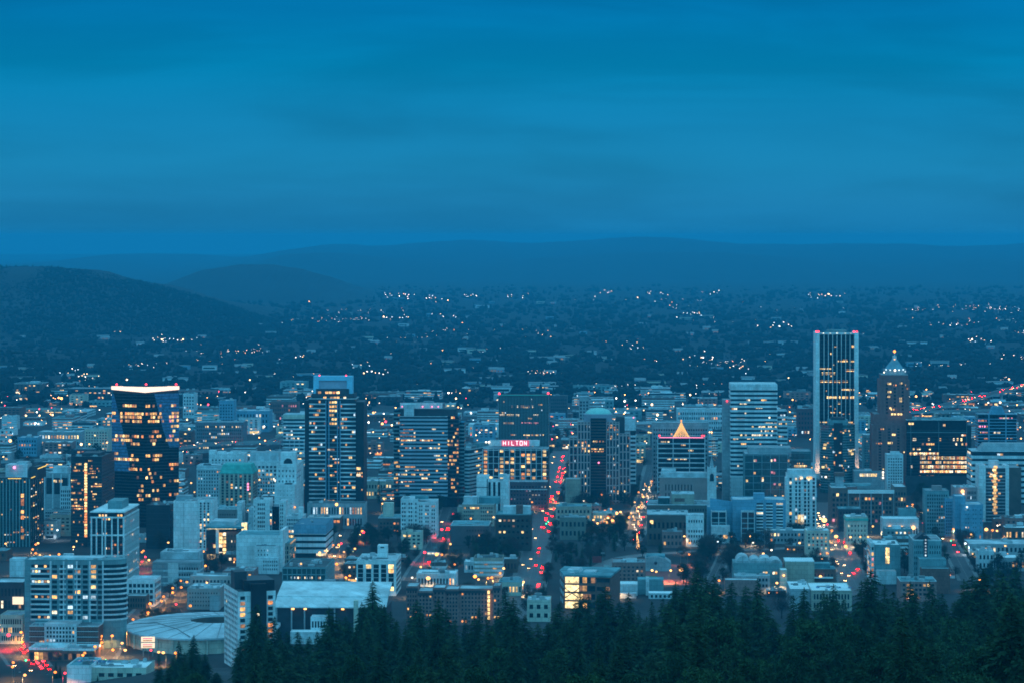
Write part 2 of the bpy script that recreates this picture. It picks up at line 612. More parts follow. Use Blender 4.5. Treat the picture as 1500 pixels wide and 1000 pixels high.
class Bld:
    """One building: an Empty at the foot of its front with parts under it."""

    def __init__(s, name, label, cat, pl, pr, pb, yaw=None, group=None, anchor=None, py=None):
        yaw = YAW if yaw is None else math.radians(yaw)
        s.Y = YB(pb)
        s.x = PX((pl + pr) / 2, s.Y)
        s.c, s.s = math.cos(yaw), math.sin(yaw)
        s.root = tag(empty(name, (s.x, s.Y, 0), yaw), label, cat, group)
        s.n = 0
        s.rest = MB()
        s.glaz = None
        s.pl, s.pr, s.pb = pl, pr, pb
        BLDS.append(s)
        if anchor:
            ANCH.append(((pl + pr) / 2, py or pb, anchor))

    def X(s, px, ly=0.0):
        k = (px - 750) / FOC
        return (k * (s.Y + s.c * ly) - s.x + s.s * ly) / (s.c - k * s.s)

    def Z(s, py, ly=0.0):
        return PZ(py, s.Y + s.c * ly)

    def part(s, name, mb, m, parent=None):
        return mb.build(name, m, parent or s.root)

    def blk(s, name, m, a, b, pt, pb=None, y0=0.0, y1=20.0, roof=None, par=0.8, parm=None):
        """A block between pixel columns a..b and rows pt..pb, its front y0 and
        its back y1 metres behind the building's front."""
        x0, x1 = s.X(a, y0), s.X(b, y0)
        z1 = s.Z(pt, y0)
        z0 = 0.0 if pb is None else max(0.0, s.Z(pb, y0))
        if roof is not None:
            z1 -= par
        k = Blk(x0, x1, y0, y1, z0, z1)
        k.o = s.part(name, MB().box(x0, x1, y0, y1, z0, z1), m)
        if roof is not None:
            s.roof(k, roof, par, parm or m)
        if z0 < 1:
            cx, cy = (x0 + x1) / 2, (y0 + y1) / 2
            FOOT.append((s.x + s.c * cx - s.s * cy, s.Y + s.s * cx + s.c * cy, (x1 - x0) / 2, (y1 - y0) / 2))
        return k

    def roof(s, k, m, par=0.8, pm=None):
        t = 0.35
        s.part('roof', MB().box(k.x0 + t, k.x1 - t, k.y0 + t, k.y1 - t, k.z1, k.z1 + 0.12), m)
        if par > 0 and pm is not None:
            p = MB()
            z0, z1 = k.z1, k.z1 + par
            p.box(k.x0 - .04, k.x1 + .04, k.y0 - .04, k.y0 + t, z0, z1)
            p.box(k.x0 - .04, k.x1 + .04, k.y1 - t, k.y1 + .04, z0, z1)
            p.box(k.x0 - .04, k.x0 + t, k.y0 + t, k.y1 - t, z0, z1)
            p.box(k.x1 - t, k.x1 + .04, k.y0 + t, k.y1 - t, z0, z1)
            s.part('parapet', p, pm)

    def units(s, k, n, big=1.0, m=None):
        """Air handlers, lift heads and vents standing on a roof."""
        for _ in range(n):
            w, d, h = R.uniform(1.5, 4.5) * big, R.uniform(1.5, 4) * big, R.uniform(0.9, 2.4) * big
            w = min(w, (k.x1 - k.x0) * .35)
            d = min(d, (k.y1 - k.y0) * .35)
            x = R.uniform(k.x0 + 1 + w / 2, max(k.x0 + 1.1 + w / 2, k.x1 - 1 - w / 2))
            y = R.uniform(k.y0 + 1 + d / 2, max(k.y0 + 1.1 + d / 2, k.y1 - 1 - d / 2))
            q = MB().box(x - w / 2, x + w / 2, y - d / 2, y + d / 2, k.z1 + .1, k.z1 + h)
            if R.random() < .5:
                q.box(x - w * .3, x + w * .3, y - d * .3, y + d * .3, k.z1 + h, k.z1 + h + .35)
            s.part('roof_unit', q, m or R.choice([UNIT, UNIT, ROOFP, METAL]))
            if R.random() < .35:
                L = R.uniform(.2, .5) * (k.x1 - k.x0)
                x = R.uniform(k.x0 + 1, max(k.x0 + 1.1, k.x1 - 1 - L))
                s.part('duct', MB().box(x, x + L, y + d, y + d + .7, k.z1 + .3, k.z1 + .95), METAL)

    def place(s, k, side, u, z):
        """Local point on the face: u runs 0..1 along it."""
        if side == 'F':
            return (k.x0 + u * (k.x1 - k.x0), k.y0, z)
        if side == 'R':
            return (k.x1, k.y0 + u * (k.y1 - k.y0), z)
        return (k.x0, k.y0 + u * (k.y1 - k.y0), z)

    def length(s, k, side):
        return (k.x1 - k.x0) if side == 'F' else (k.y1 - k.y0)

    def pane(s, k, side, u, z, w, h, m, name='window', parent=None, out=0.1):
        p = s.place(k, side, u, z)
        s.n += 1
        if side == 'F':
            e = (-w / 2, w / 2, -out, 0.25)
        elif side == 'R':
            e = (-0.25, out, -w / 2, w / 2)
        else:
            e = (-out, 0.25, -w / 2, w / 2)
        if s.n > 100:
            s.rest.box(p[0] + e[0], p[0] + e[1], p[1] + e[2], p[1] + e[3], z - h / 2, z + h / 2, m)
            return
        key = (side, round(w, 2), round(h, 2), m.name, out)
        me = PANES.get(key)
        if me is None:
            me = PANES[key] = MB().box(*e, -h / 2, h / 2).mesh(name, m)
        o = link(name, me, parent or s.root)
        o.location = p

    def win(s, k, side, cols, rows, u=(.05, .95), v=(.06, .94), fw=.55, fh=.6, g=None, p=.12, mix=None, vo=.5, only=False, skip=None, out=.1, name='window', parent=None):
        g = g or GL
        mix = mix or LITMIX
        zz0 = k.z0 + v[0] * (k.z1 - k.z0)
        ch = (v[1] - v[0]) * (k.z1 - k.z0) / rows
        L = s.length(k, side)
        cw = (u[1] - u[0]) / cols
        for r in range(rows - 1, -1, -1):
            run = 0
            for c in range(cols):
                if skip and skip(c, r):
                    continue
                if run > 0:
                    hot, run = True, run - 1
                else:
                    hot = R.random() < p * .7
                    if hot and R.random() < .45:
                        run = R.randint(1, 2)
                if only and not hot:
                    continue
                s.pane(k, side, u[0] + (c + .5) * cw, zz0 + (r + vo) * ch, L * cw * fw, ch * fh, R.choice(mix) if hot else g, name, parent, out)

    def bands(s, k, n, m, f=.5, v=(0, 1), out=.4, name='floor_band', sides=None):
        """One projecting band per storey, the glass of the block between."""
        z0 = k.z0 + v[0] * (k.z1 - k.z0)
        ch = (v[1] - v[0]) * (k.z1 - k.z0) / n
        me = MB().box(k.x0 - out, k.x1 + out, k.y0 - out, k.y1 + out, 0, ch * f).mesh(name, m)
        for i in range(n):
            link(name, me, s.root).location = (0, 0, z0 + i * ch)

    def glow(s, k, side, n, cols, f=.5, p=.1, mix=None, v=(0, 1), u=(.02, .98), name='lit_window'):
        s.win(k, side, cols, n, u, v, .9, (1 - f) * .8, p=p, mix=mix or LITOFF, vo=f + (1 - f) / 2, only=True, out=.12, name=name, parent=k.o)

    def row(s, k, side, z, cols, u, h, p, mix, name='lit_window'):
        """One storey of lit panes at height z."""
        L = s.length(k, side)
        cw = (u[1] - u[0]) / cols
        for c in range(cols):
            if R.random() < p:
                s.pane(k, side, u[0] + (c + .5) * cw, z, L * cw * .82, h, R.choice(mix), name, k.o, .12)

    def piers(s, k, side, n, m, w=.6, out=.45, u=(0, 1), v=(0, 1), name='pier', d=.3):
        z0, z1 = k.z0 + v[0] * (k.z1 - k.z0), k.z0 + v[1] * (k.z1 - k.z0)
        if side == 'F':
            e = (-w / 2, w / 2, -out, d)
        elif side == 'R':
            e = (-d, out, -w / 2, w / 2)
        else:
            e = (-out, d, -w / 2, w / 2)
        me = MB().box(*e, 0, z1 - z0).mesh(name, m)
        for i in range(n):
            link(name, me, s.root).location = s.place(k, side, u[0] + (u[1] - u[0]) * i / max(1, n - 1), z0)

    def beams(s, k, side, n, m, h=.6, out=.4, v=(0, 1), u=(0, 1), name='beam'):
        L = s.length(k, side)
        a, b = u[0] * L, u[1] * L
        if side == 'F':
            me = MB().box(a, b, -out, .3, 0, h).mesh(name, m)
        elif side == 'R':
            me = MB().box(-.3, out, a, b, 0, h).mesh(name, m)
        else:
            me = MB().box(-out, .3, a, b, 0, h).mesh(name, m)
        z0, z1 = k.z0 + v[0] * (k.z1 - k.z0), k.z0 + v[1] * (k.z1 - k.z0)
        for i in range(n):
            p = s.place(k, side, 0, 0)
            link(name, me, s.root).location = (p[0], p[1], z0 + (z1 - z0) * i / max(1, n - 1) - h / 2)

    def beacon(s, px, py, ly=1.0, r=.75, m=None, name='warning_light', below=None):
        x, z = s.X(px, ly), s.Z(py, ly)
        q = MB().ball((x, ly, z), r)
        o = s.part(name, q, m or LAMP_RED)
        if below is not None and z - below > .3:
            MB().tube((x, ly, below), (x, ly, z - r), .12).build('stem', METAL, o)
        return o

    def done(s):
        if s.rest.f:
            o = s.rest.build('window', None, s.root)
            o['kind'] = 'stuff'


LAMP_RED = lit('red_lamp', (1.0, 0.03, 0.05), 6, .3, inner=False)
LAMP_PINK = lit('pink_lamp', (1.0, 0.22, 0.40), 3, .3, inner=False)
LAMP_WHITE = lit('white_lamp', (1.0, 0.84, 0.62), 4, .5, inner=False)
LAMP_WARM = lit('warm_lamp', (1.0, 0.47, 0.13), 3.6, .4, inner=False)
LAMP_ORANGE = lit('orange_lamp', (1.0, 0.28, 0.035), 3.2, .4, inner=False)
LAMP_GOLD = lit('gold_strip', (1.0, 0.66, 0.12), 1.6, .2, inner=False)
LAMP_COOL = lit('cool_lamp', (0.7, 0.9, 1.0), 2.6, .5, inner=False)
LAMP_GREEN = lit('green_lamp', (0.05, 1.0, 0.45), 3, .2, inner=False)
CROWN_L = lit('crown_light', (1.0, 0.76, 0.58), 1.7, .0, sample=True, inner=False)
SIGN_W = lit('sign_panel_light', (1.0, 0.80, 0.55), 1.4, .05, inner=False)
HALL_L = lit('bright_interior', (1.0, 0.74, 0.34), 1.8, .15, sample=True)
# ------------------------------------------------------------------ left edge
b = Bld('apartment_tower', 'dark teal glass tower at the frame edge with yellow-lit roof edges', 'tower', -25, 45, 800, anchor='yellow-edged tower', py=740)
k = b.blk('wall', GLT, -25, 44, 699, None, 0, 58, ROOFD, 1.2, DARKW)
b.piers(k, 'F', 15, TEALW, .9, .6, (.01, .99))
b.beams(k, 'F', 26, DARKW, .5, .25, (.02, .98))
b.win(k, 'F', 16, 26, (.02, .98), (.01, .98), .55, .5, p=.09, only=True, name='lit_window', out=.3)
b.piers(k, 'R', 7, DARKW, 1.6, .5, (.02, .98))
b.win(k, 'R', 6, 26, (.02, .98), (.01, .98), .5, .5, p=.12, only=True, name='lit_window', out=.3)
for i, py in enumerate((725, 732, 737, 749, 757, 776, 786)):
    b.pane(k, 'F', (33 + 25) / 69, b.Z(py), 2.6, 3.2, L_ORANGE if i % 3 else L_WARM, 'lit_window', k.o, .7)
w2 = b.blk('upper_storey', DARKW, 43, 55, 683, 702, 20, 57, ROOFD, .8)
b.part('penthouse', MB().box(b.X(8, 20), b.X(40, 20), 20, 40, k.z1, b.Z(680, 20)), PALE)
b.part('penthouse', MB().box(b.X(24, 24), b.X(40, 24), 25, 38, k.z1 + 4, b.Z(676, 24)), ROOFP)
b.beacon(21, 684, 17, 1.3, LAMP_PINK, 'roof_lamp')
b.part('light_strip', MB().box(b.X(12), b.X(31), -.9, -.5, k.z1 + .3, k.z1 + .9), LAMP_GOLD)
b.part('light_strip', MB().box(k.x1 + .1, k.x1 + .5, 4, 36, k.z1 + .5, k.z1 + 1.1), LAMP_GOLD)
b.part('light_strip', MB().box(w2.x1 + .1, w2.x1 + .5, 20, 57, w2.z1 - 1.2, w2.z1 - .6), LAMP_GOLD)

b = Bld('office_block', 'pale grey office block with three tall bays and a flagpole, beside black brick tower', 'office', 63, 104, 766, anchor='three-bay grey office', py=720)
k = b.blk('wall', GREYW, 64, 103, 692, None, 8, 40, ROOFP, 1)
b.win(k, 'F', 3, 1, (.06, .94), (.58, .93), .72, .95, p=0)
b.piers(k, 'F', 4, PALE, 1.2, .7, (.03, .97), (.2, 1))
b.row(k, 'F', b.Z(705), 6, (.3, .7), 2.4, .8, [L_GOLD, L_PALE])
b.part('penthouse', MB().box(b.X(77, 12), b.X(98, 12), 14, 28, k.z1, b.Z(684, 12)), ROOFP)
b.part('flagpole', MB().tube((b.X(98, 12), 12, k.z1), (b.X(98, 12), 12, b.Z(663, 12)), .25, .12), WMETAL)
k2 = b.blk('lower_wing', PALE, 88, 104, 712, None, 1, 8, ROOFP, .6)
b.win(k2, 'F', 5, 8, p=.05)
k3 = b.blk('front_wing', GREYW, 65, 104, 746, None, -14, 1, ROOFG, .6)
b.win(k3, 'F', 12, 3, (.03, .97), (.3, .95), .7, .5, p=.16)
b.units(k3, 3)
b.done()

b = Bld('brick_tower', 'black brick tower with one orange-lit stair column', 'tower', 104, 167, 800, anchor='black tower with orange stair', py=720)
k = b.blk('wall', BLACKW, 104, 149, 668, None, 0, 62, ROOFD, 1.5)
b.bands(k, 27, DARKW, .45, (0, .98), .2)
b.win(k, 'F', 9, 27, (.02, .44), (0, .98), .8, .5, p=.13, mix=LITHOT, only=True, vo=.7, name='lit_window', out=.3)
b.win(k, 'F', 9, 27, (.56, .98), (.2, .98), .8, .5, p=.07, mix=LITHOT, only=True, vo=.7, name='lit_window', out=.3)
for py, a, c in ((691, .62, .8), (699, .62, .85), (710, .75, 1.0), (704, 0, .2), (721, 0, .15), (732, 0, .35), (739, 0, .3), (743, 0, .4)):
    b.row(k, 'F', b.Z(py), 5, (a, c), 2.6, .85, LITHOT)
zs = [b.Z(679 + i * 4.05) for i in range(27)]
b.part('stair_tower', MB().box(b.X(123.5), b.X(128.5), -.9, .2, 0, k.z1), BLACKW)
for z in zs:
    b.pane(k, 'F', (126 - 104) / 45, z, 2.4, 2.0, L_ORANGE if R.random() < .4 else L_GOLD, 'stair_window', None, 1.0)
b.win(k, 'R', 12, 24, (.03, .97), (.02, .98), .6, .5, GLD, .02)
pe = b.blk('penthouse', DARKW, 120, 146, 663, 669, 22, 50)
pe.z1 = b.Z(663, 22)
b.units(Blk(k.x0, k.x1, 2, 20, k.z1, k.z1), 5)
b.done()

# the tower with the lit crown stands with one corner toward us
b = Bld('glass_tower', 'dark glass tower with painted sky reflections, crowned by a glowing slanted white canopy', 'tower', 163, 263, 772, yaw=0, anchor='white-crowned glass tower', py=640)
Yt = b.Y
pts = [(b.X(164, 16), 16.0), (b.X(213), 0.0), (b.X(262, 16), 16.0), (b.X(250, 52), 52.0), (b.X(178, 52), 52.0)]
top = b.Z(577)
body = b.part('wall', MB().prism(pts, 0, top), GLD)
FOOT.append((b.x, b.Y + 25, 40, 28))
up = [(x * 1.0, y) for x, y in pts]


def slant(P):
    out = []
    for x, y in P:
        out.append((x, y, b.Z(571.0 if abs(x - pts[1][0]) < 3 else 565.5, y)))
    return out


def faceP(i, t, z, off=.2):
    """A point on face i (0: left, 1: right) at share t along it."""
    (x0, y0), (x1, y1) = pts[i], pts[i + 1]
    L = math.hypot(x1 - x0, y1 - y0)
    nx, ny = (y1 - y0) / L, -(x1 - x0) / L
    return (x0 + t * (x1 - x0) + nx * off, y0 + t * (y1 - y0) + ny * off, z)


def fbox(mb, i, t0, t1, z0, z1, off=.25, m=None, skew=0.0):
    """A thin slab on face i; skew shifts its upper edge along the face."""
    a = [faceP(i, t0, z0, off), faceP(i, t1, z0, off), faceP(i, t1 + skew, z1, off), faceP(i, t0 + skew, z1, off)]
    c = [faceP(i, t0, z0, -.05), faceP(i, t1, z0, -.05), faceP(i, t1 + skew, z1, -.05), faceP(i, t0 + skew, z1, -.05)]
    mb.face(a, m)
    for q in range(4):
        j = (q + 1) % 4
        mb.face([a[q], c[q], c[j], a[j]], m)


def fpoly(mb, i, pts2, off=.25):
    mb.face([faceP(i, t, z, off) for t, z in pts2])
    n = len(pts2)
    for q in range(n):
        j = (q + 1) % n
        mb.face([faceP(i, *pts2[q], off), faceP(i, *pts2[q], -.05), faceP(i, *pts2[j], -.05), faceP(i, *pts2[j], off)])


Zt = lambda py: b.Z(py, 8)
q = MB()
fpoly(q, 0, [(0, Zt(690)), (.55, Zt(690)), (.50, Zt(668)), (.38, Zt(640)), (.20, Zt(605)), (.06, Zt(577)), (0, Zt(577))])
b.part('painted_sky_reflection', q, GLB)  # blue panels paint the sky's reflection onto the dark glass
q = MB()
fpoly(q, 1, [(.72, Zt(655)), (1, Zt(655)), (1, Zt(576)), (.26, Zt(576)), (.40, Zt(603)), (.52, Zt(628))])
b.part('painted_sky_reflection', q, GLB)
q = MB()
for py in np.arange(580, 768, 4.6):
    for i in (0, 1):
        fbox(q, i, 0, 1, Zt(py), Zt(py) + .55, .32)
b.part('floor_lines', q, DARKW)
me_cache = {}
ROWS = [(593.5, [(0, .25, .95, .75), (1, 0, .55, .95), (1, .68, 1, .7)]), (605, [(0, 0, .12, .9), (0, .25, .95, .8), (1, 0, .55, .95), (1, .7, 1, .8)]),
        (610, [(0, .25, .9, .6), (1, .15, .5, .9), (1, .7, 1, .7)]), (616, [(0, 0, .12, .9), (0, .25, .9, .85), (1, 0, .55, .9), (1, .7, 1, .8)]),
        (624, [(1, .75, 1, .6)]), (631, [(1, .2, .4, .8), (1, .8, 1, .7)]), (638, [(0, .1, .95, .8), (1, .1, .55, .9), (1, .7, 1, .9)]), (644, [(0, 0, .95, .7), (1, 0, .4, .6), (1, .6, 1, .8)]),
        (649, [(0, .3, .9, .8), (1, .1, .3, .6)]), (664, [(0, 0, .2, 1)]), (666, [(0, .5, .95, .4), (1, 0, .5, .5)]), (672, [(0, .05, .8, 1), (1, 0, .4, .6)]),
        (680, [(0, .6, .9, .3), (1, .1, .5, .3), (1, .7, 1, .6)]), (686, [(0, .5, .9, .5), (1, 0, .4, .3), (1, .75, 1, .3)]), (692, [(1, .1, .4, .6), (1, .7, 1, .3)]), (698, [(0, .6, .95, .4), (1, 0, .5, .3)]),
        (704, [(1, .1, .4, .6), (1, .7, 1, .7)]), (710, [(0, .7, .95, .5), (1, .2, .6, .5)]), (717, [(0, .8, .95, .6), (1, .2, .4, .7), (1, .7, 1, .6)]), (724, [(0, .75, .9, .8), (1, 0, .3, .6), (1, .7, 1, .8)]), (730, [(0, .8, .95, .7), (1, .2, .5, .5), (1, .7, 1, .4)])]
for py, runs in ROWS:
    for i, t0, t1, p in runs:
        n = max(2, int((t1 - t0) * 15))
        for c in range(n):
            if R.random() < p * .9:
                w = (t1 - t0) / n
                q = MB()
                fbox(q, i, t0 + c * w + w * .12, t0 + (c + 1) * w - w * .12, Zt(py) - 1.3, Zt(py) + 1.2, .42)
                q.build('lit_window', R.choice([L_GOLD, L_WARM, L_WARM, L_ORANGE, L_PINK if py < 650 and (i == 1 and t0 > .6 or t1 < .2) else L_DIM]), body)
# crown: a slanted lit screen wall over a dark recessed storey
q = MB()
q.prism([(x * .97, y + 1) for x, y in pts], top, top + 3.2)
b.part('crown_recess', q, BLACKW)
q = MB()
sc3 = [(pts[4][0] * .9, 40.0)] + [(x * 1.015, y - 1.0) for x, y in pts[:3]] + [(pts[3][0] * .9, 40.0)]
lo = [b.Z(p, y) for p, (x, y) in zip((569.5, 570, 574.6, 570, 569.5), sc3)]
hh = [b.Z(p, y) for p, (x, y) in zip((565, 565, 566.3, 565, 565), sc3)]
for i in range(4):
    (xa, ya), (xb, yb) = sc3[i], sc3[i + 1]
    q.face([(xa, ya, lo[i]), (xb, yb, lo[i + 1]), (xb, yb, hh[i + 1]), (xa, ya, hh[i])])
    q.face([(xa, ya + .6, lo[i]), (xa, ya + .6, hh[i]), (xb, yb + .6, hh[i + 1]), (xb, yb + .6, lo[i + 1])])
b.part('lit_crown', q, CROWN_L)
for px in (171, 214, 258):
    b.beacon(px, 562.5, 10, 1.0, LAMP_RED)

b = Bld('apartment_tower', 'white framed apartment tower with tall dark bays and a flat pale roof', 'tower', 133, 182, 872, anchor='white framed tower', py=790)
k = b.blk('wall', GL, 133.5, 181.5, 748, None, 0, 64, ROOFW, .5, WHITE)
b.part('cornice', MB().box(k.x0 - .8, k.x1 + .8, k.y0 - .8, k.y1 + .8, k.z1 - .6, k.z1 + .1), WHITE)
pe = b.part('penthouse', MB().box(b.X(158, 22), b.X(179, 22), 22, 50, k.z1, b.Z(733, 22)), TEALW)
for i, px in enumerate((134, 141.5, 150, 154.5, 164, 173, 181)):
    b.part('pier', MB().box(b.X(px) - .55, b.X(px) + .55, -.7, .3, 0, b.Z(757)), WHITE)
for py in (757, 783, 813, 843):
    b.part('beam', MB().box(k.x0 - .7, k.x1 + .75, -.75, .3, b.Z(py) - .6, b.Z(py) + .6), WHITE)
    b.part('beam', MB().box(k.x1 - .3, k.x1 + .75, .3, k.y1, b.Z(py) - .6, b.Z(py) + .6), WHITE)
b.piers(k, 'R', 11, WHITE, 1.2, .7, (.01, .99), (0, .93))
b.beams(k, 'F', 22, DARKW, .5, .2, (.02, .92))
b.win(k, 'F', 10, 22, (.03, .97), (.02, .98), .6, .55, p=.22, mix=LITMIX + [L_DIM, L_DIM], only=True, name='lit_window', out=.25)
b.win(k, 'R', 10, 22, (.02, .98), (.02, .95), .5, .5, p=.06, only=True, name='lit_window', out=.25)
b.done()

b = Bld('dark_tower', 'plain black windowless slab between white-crowned tower and white blank wall', 'tower', 213, 249, 803, anchor='plain black slab', py=770)
k = b.blk('wall', BLACKW, 214, 249, 739, None, 0, 40, ROOFD, 1)
b.units(k, 9)
b.beams(k, 'F', 8, DARKW, .35, .12, (.06, .96))
b.win(k, 'R', 6, 8, p=.04, g=GLD)
b.done()

b = Bld('apartment_tower', 'white tower with a broad blank wall and three window columns', 'tower', 254, 313, 806, anchor='white blank-walled tower', py=770)
k = b.blk('wall', WHITE, 254, 289, 733, None, 0, 34, ROOFG, .8)
b.part('wall_joint', MB().box(b.X(269), b.X(269.7), -.06, .1, 0, k.z1 - 1), GREYW)
k2 = b.blk('wall', WHITE, 289, 312, 731, None, 1.5, 30, ROOFG, .8)
b.win(k2, 'F', 3, 17, (.1, .82), (.05, .97), .42, .72, p=.34, mix=[L_GOLD, L_PALE, L_WARM, L_DIM])
b.part('roof_screen', MB().box(b.X(257, 8), b.X(279, 8), 10, 24, k.z1, b.Z(725.5, 10)), ROOFG)
b.part('solar_panel', MB().box(b.X(271, 5), b.X(281, 5), 6, 12, k.z1 + .4, k.z1 + 1.1), ROOFW)
b.units(k, 4)
b.done()

# --------------------------------------------------------- left bottom corner
b = Bld('apartment_block', 'long pale teal apartment block with rounded corner, balconies and red brick podium', 'apartments', 35, 185, 952, anchor='rounded teal apartments', py=870)
Zb = b.Z
k = b.blk('wall', TEALW, 36, 152, 819, None, 10, 30, ROOFP, .9)
# the rounded right end: a half drum
cx, cy, rr = k.x1, 20.0, 10.0
arc = [(cx - .01, 10.0)] + [(cx + (b.X(183, 14) - cx) * math.sin(t), cy - rr * math.cos(t)) for t in np.linspace(0.1, math.pi - .1, 12)] + [(cx - .01, 30.0)]
b.part('rounded_corner', MB().prism(arc, 0, k.z1 + .8), TEALW)
nf = 11
zt, zb_ = Zb(826, 10), Zb(908, 10)
fh = (zt - zb_) / nf
for i in range(nf):
    z = zb_ + i * fh
    a2 = [(cx + (x - cx) * 1.06, cy + (y - cy) * 1.05) for x, y in arc]
    b.part('balcony', MB().prism(a2, z, z + 1.15), PALE)
    a3 = [(cx + (x - cx) * 1.01, cy + (y - cy) * 1.01) for x, y in arc]
    b.part('window_band', MB().prism(a3, z + 1.15, z + fh * .95), GL)
    b.part('balcony', MB().box(b.X(45, 10), b.X(73, 10), 9.0, 10.3, z, z + 1.15), PALE)
    b.pane(k, 'F', (59 - 36) / 116, z + 1.15 + (fh - 1.3) / 2, (b.X(73, 10) - b.X(45, 10)) * .94, fh - 1.4, GL, 'window_band')
for j, px in enumerate((80, 92, 103, 114, 125, 137, 147)):
    for i in range(nf):
        z = zb_ + i * fh
        hot = R.random() < .26
        b.pane(k, 'F', (px - 36) / 116, z + fh * .58, 3.3, fh * .62, R.choice(LITMIX) if hot else GL)
        if i and j % 2:
            b.part('balcony', MB().box(b.X(px, 10) - 2.2, b.X(px, 10) + 2.2, 8.6, 10.2, z, z + 1.0), PALE)
for i in (10, 9, 7, 4, 0):
    b.row(k, 'F', zb_ + i * fh + fh * .62, 6, (.09, .32), 1.6, .55, LITMIX)
b.piers(k, 'F', 5, PALE, 1.0, .6, (.33, .99), (.3, 1))
b.part('roof_screen', MB().box(b.X(60, 14), b.X(150, 14), 14, 27, k.z1, k.z1 + 1.8), ROOFP)
po = b.blk('podium', BRICK, 43, 144, 916, None, -8, 9.9, ROOFG, .7, PALE)
pc = b.blk('podium_centre', PALE, 65, 112, 913, None, -9.2, 9.4, ROOFP, .5)
b.win(pc, 'F', 9, 6, p=.08)
for py in (924, 932, 940):
    b.part('podium_band', MB().box(po.x0 - .1, po.x1 + .1, -8.2, -7.9, Zb(py, -8) - .25, Zb(py, -8) + .25), PALE)
b.win(po, 'F', 8, 4, (.02, .22), fw=.6, fh=.5, p=.05)
b.win(po, 'F', 12, 4, (.68, .99), fw=.6, fh=.5, p=.05)
b.units(po, 7, .8)
b.units(k, 8)
b.done()

b = Bld('shop_building', 'single-storey shop with a white fascia and glowing front below rounded teal apartments', 'shop', 38, 140, 968, anchor='white fascia shop', py=955)
k = b.blk('wall', BROWN, 42, 92, 948, None, 0, 22, ROOFP, 1.6, WHITE)
k2 = b.blk('wall', BRICK, 92, 138, 949, None, 0, 22, ROOFG, 1.6, WHITE)
b.win(k, 'F', 7, 1, (.03, .97), (.1, .85), .85, .9, p=.9, mix=LITHOT)
b.win(k2, 'F', 7, 1, (.03, .97), (.1, .8), .8, .8, p=.4)
b.units(k2, 4)
b.units(k, 3)
b.done()

b = Bld('low_building', 'white flat-roofed building at the bottom edge with blue skylights', 'building', 92, 225, 1012, anchor='white bottom-edge building', py=985)
k = b.blk('wall', WHITE, 98, 133, 974, None, 0, 34, ROOFT, 1)
k2 = b.blk('wall', CREAM, 134, 214, 977, None, 4, 36, ROOFW, .9)
b.win(k2, 'F', 5, 2, (.1, .95), (.2, .9), .6, .5, p=.1)
for i in range(7):
    b.part('skylight', MB().box(k.x0 + 3 + i * 3.1, k.x0 + 5 + i * 3.1, 18, 24, k.z1 + .1, k.z1 + .9), GLB)
b.units(k2, 10, 1.1)
b.units(k, 3)
b.done()

b = Bld('shop_building', 'dark low shop by the red traffic with a bright white billboard', 'shop', -12, 34, 915, anchor='billboard shop', py=890)
k = b.blk('wall', DARKW, -12, 34, 852, None, 0, 30, ROOFP, 1)
b.win(k, 'F', 8, 3, p=.1)
k2 = b.blk('canopy', PALE, 14, 34, 818, 846, 34, 48, ROOFP, .6)
b.part('billboard', MB().box(b.X(19), b.X(35), -1.6, -1.1, b.Z(884), b.Z(873)), SIGN_W)
b.part('billboard_post', MB().tube((b.X(27), -.8, 0), (b.X(27), -.8, b.Z(884)), .3), METAL)
b.done()

b = Bld('shop_building', 'red-lit two-storey shop row beside the bottom-left traffic', 'shop', 36, 58, 948)
k = b.blk('wall', BRICK, 37, 42, 912, None, 0, 26, ROOFG, .7)
k2 = b.blk('wall', CREAM, 0, 33, 900, None, 16, 40, ROOFG, .7)
b.win(k2, 'F', 9, 3, p=.35, mix=LITHOT)
b.done()

# -------------------------------------------------- stadium and white hall
b = Bld('stadium', 'curved stadium with a broad pale ring roof and lit sign', 'stadium', 182, 322, 962, yaw=0, anchor='round stadium', py=930)
ox, oy = b.X(297, 75), 78.0
outer, inner = 1.0, .30
Rx, Ry = ox - b.X(184, 75), 68.0
N = 40


def ell(t, k, x=0, y=0):
    return (ox + Rx * k * math.cos(t), oy + Ry * k * math.sin(t))


def hole(t, k):
    return (ox + .17 * Rx + Rx * .34 * k * math.cos(t), oy + Ry * .30 * k * math.sin(t))


zo = b.Z(935, 10)
zi = zo + 4
q = MB()
q2 = MB()
q3 = MB()
q4 = MB()
for i in range(N):
    a0, a1 = 2 * math.pi * i / N, 2 * math.pi * (i + 1) / N
    p0, p1 = ell(a0, 1.0), ell(a1, 1.0)
    m0, m1 = hole(a0, 1), hole(a1, 1)
    q.face([(*p0, zo), (*p1, zo), (*m1, zi), (*m0, zi)])
    q.face([(*p1, zo - 1.2), (*p0, zo - 1.2), (*m0, zi - 1.2), (*m1, zi - 1.2)])
    q.face([(*p0, zo - 1.2), (*p1, zo - 1.2), (*p1, zo), (*p0, zo)])
    q.face([(*m1, zi - 1.2), (*m0, zi - 1.2), (*m0, zi), (*m1, zi)])
    w0, w1 = ell(a0, .965), ell(a1, .965)
    q2.face([(*w0, 0), (*w1, 0), (*w1, zo - 1.1), (*w0, zo - 1.1)])
    s0, s1 = hole(a0, .99), hole(a1, .99)
    f0, f1 = hole(a0, .6), hole(a1, .6)
    q3.face([(*f0, 1.0), (*f1, 1.0), (*s1, zi - 6), (*s0, zi - 6)])
    q4.face([(*s0, zi - 6), (*s1, zi - 6), (*m1, zi - 1.2), (*m0, zi - 1.2)])
b.part('ring_roof', q, mat('stadium_roof', (.48, .52, .55), var=.35, scale=.05))
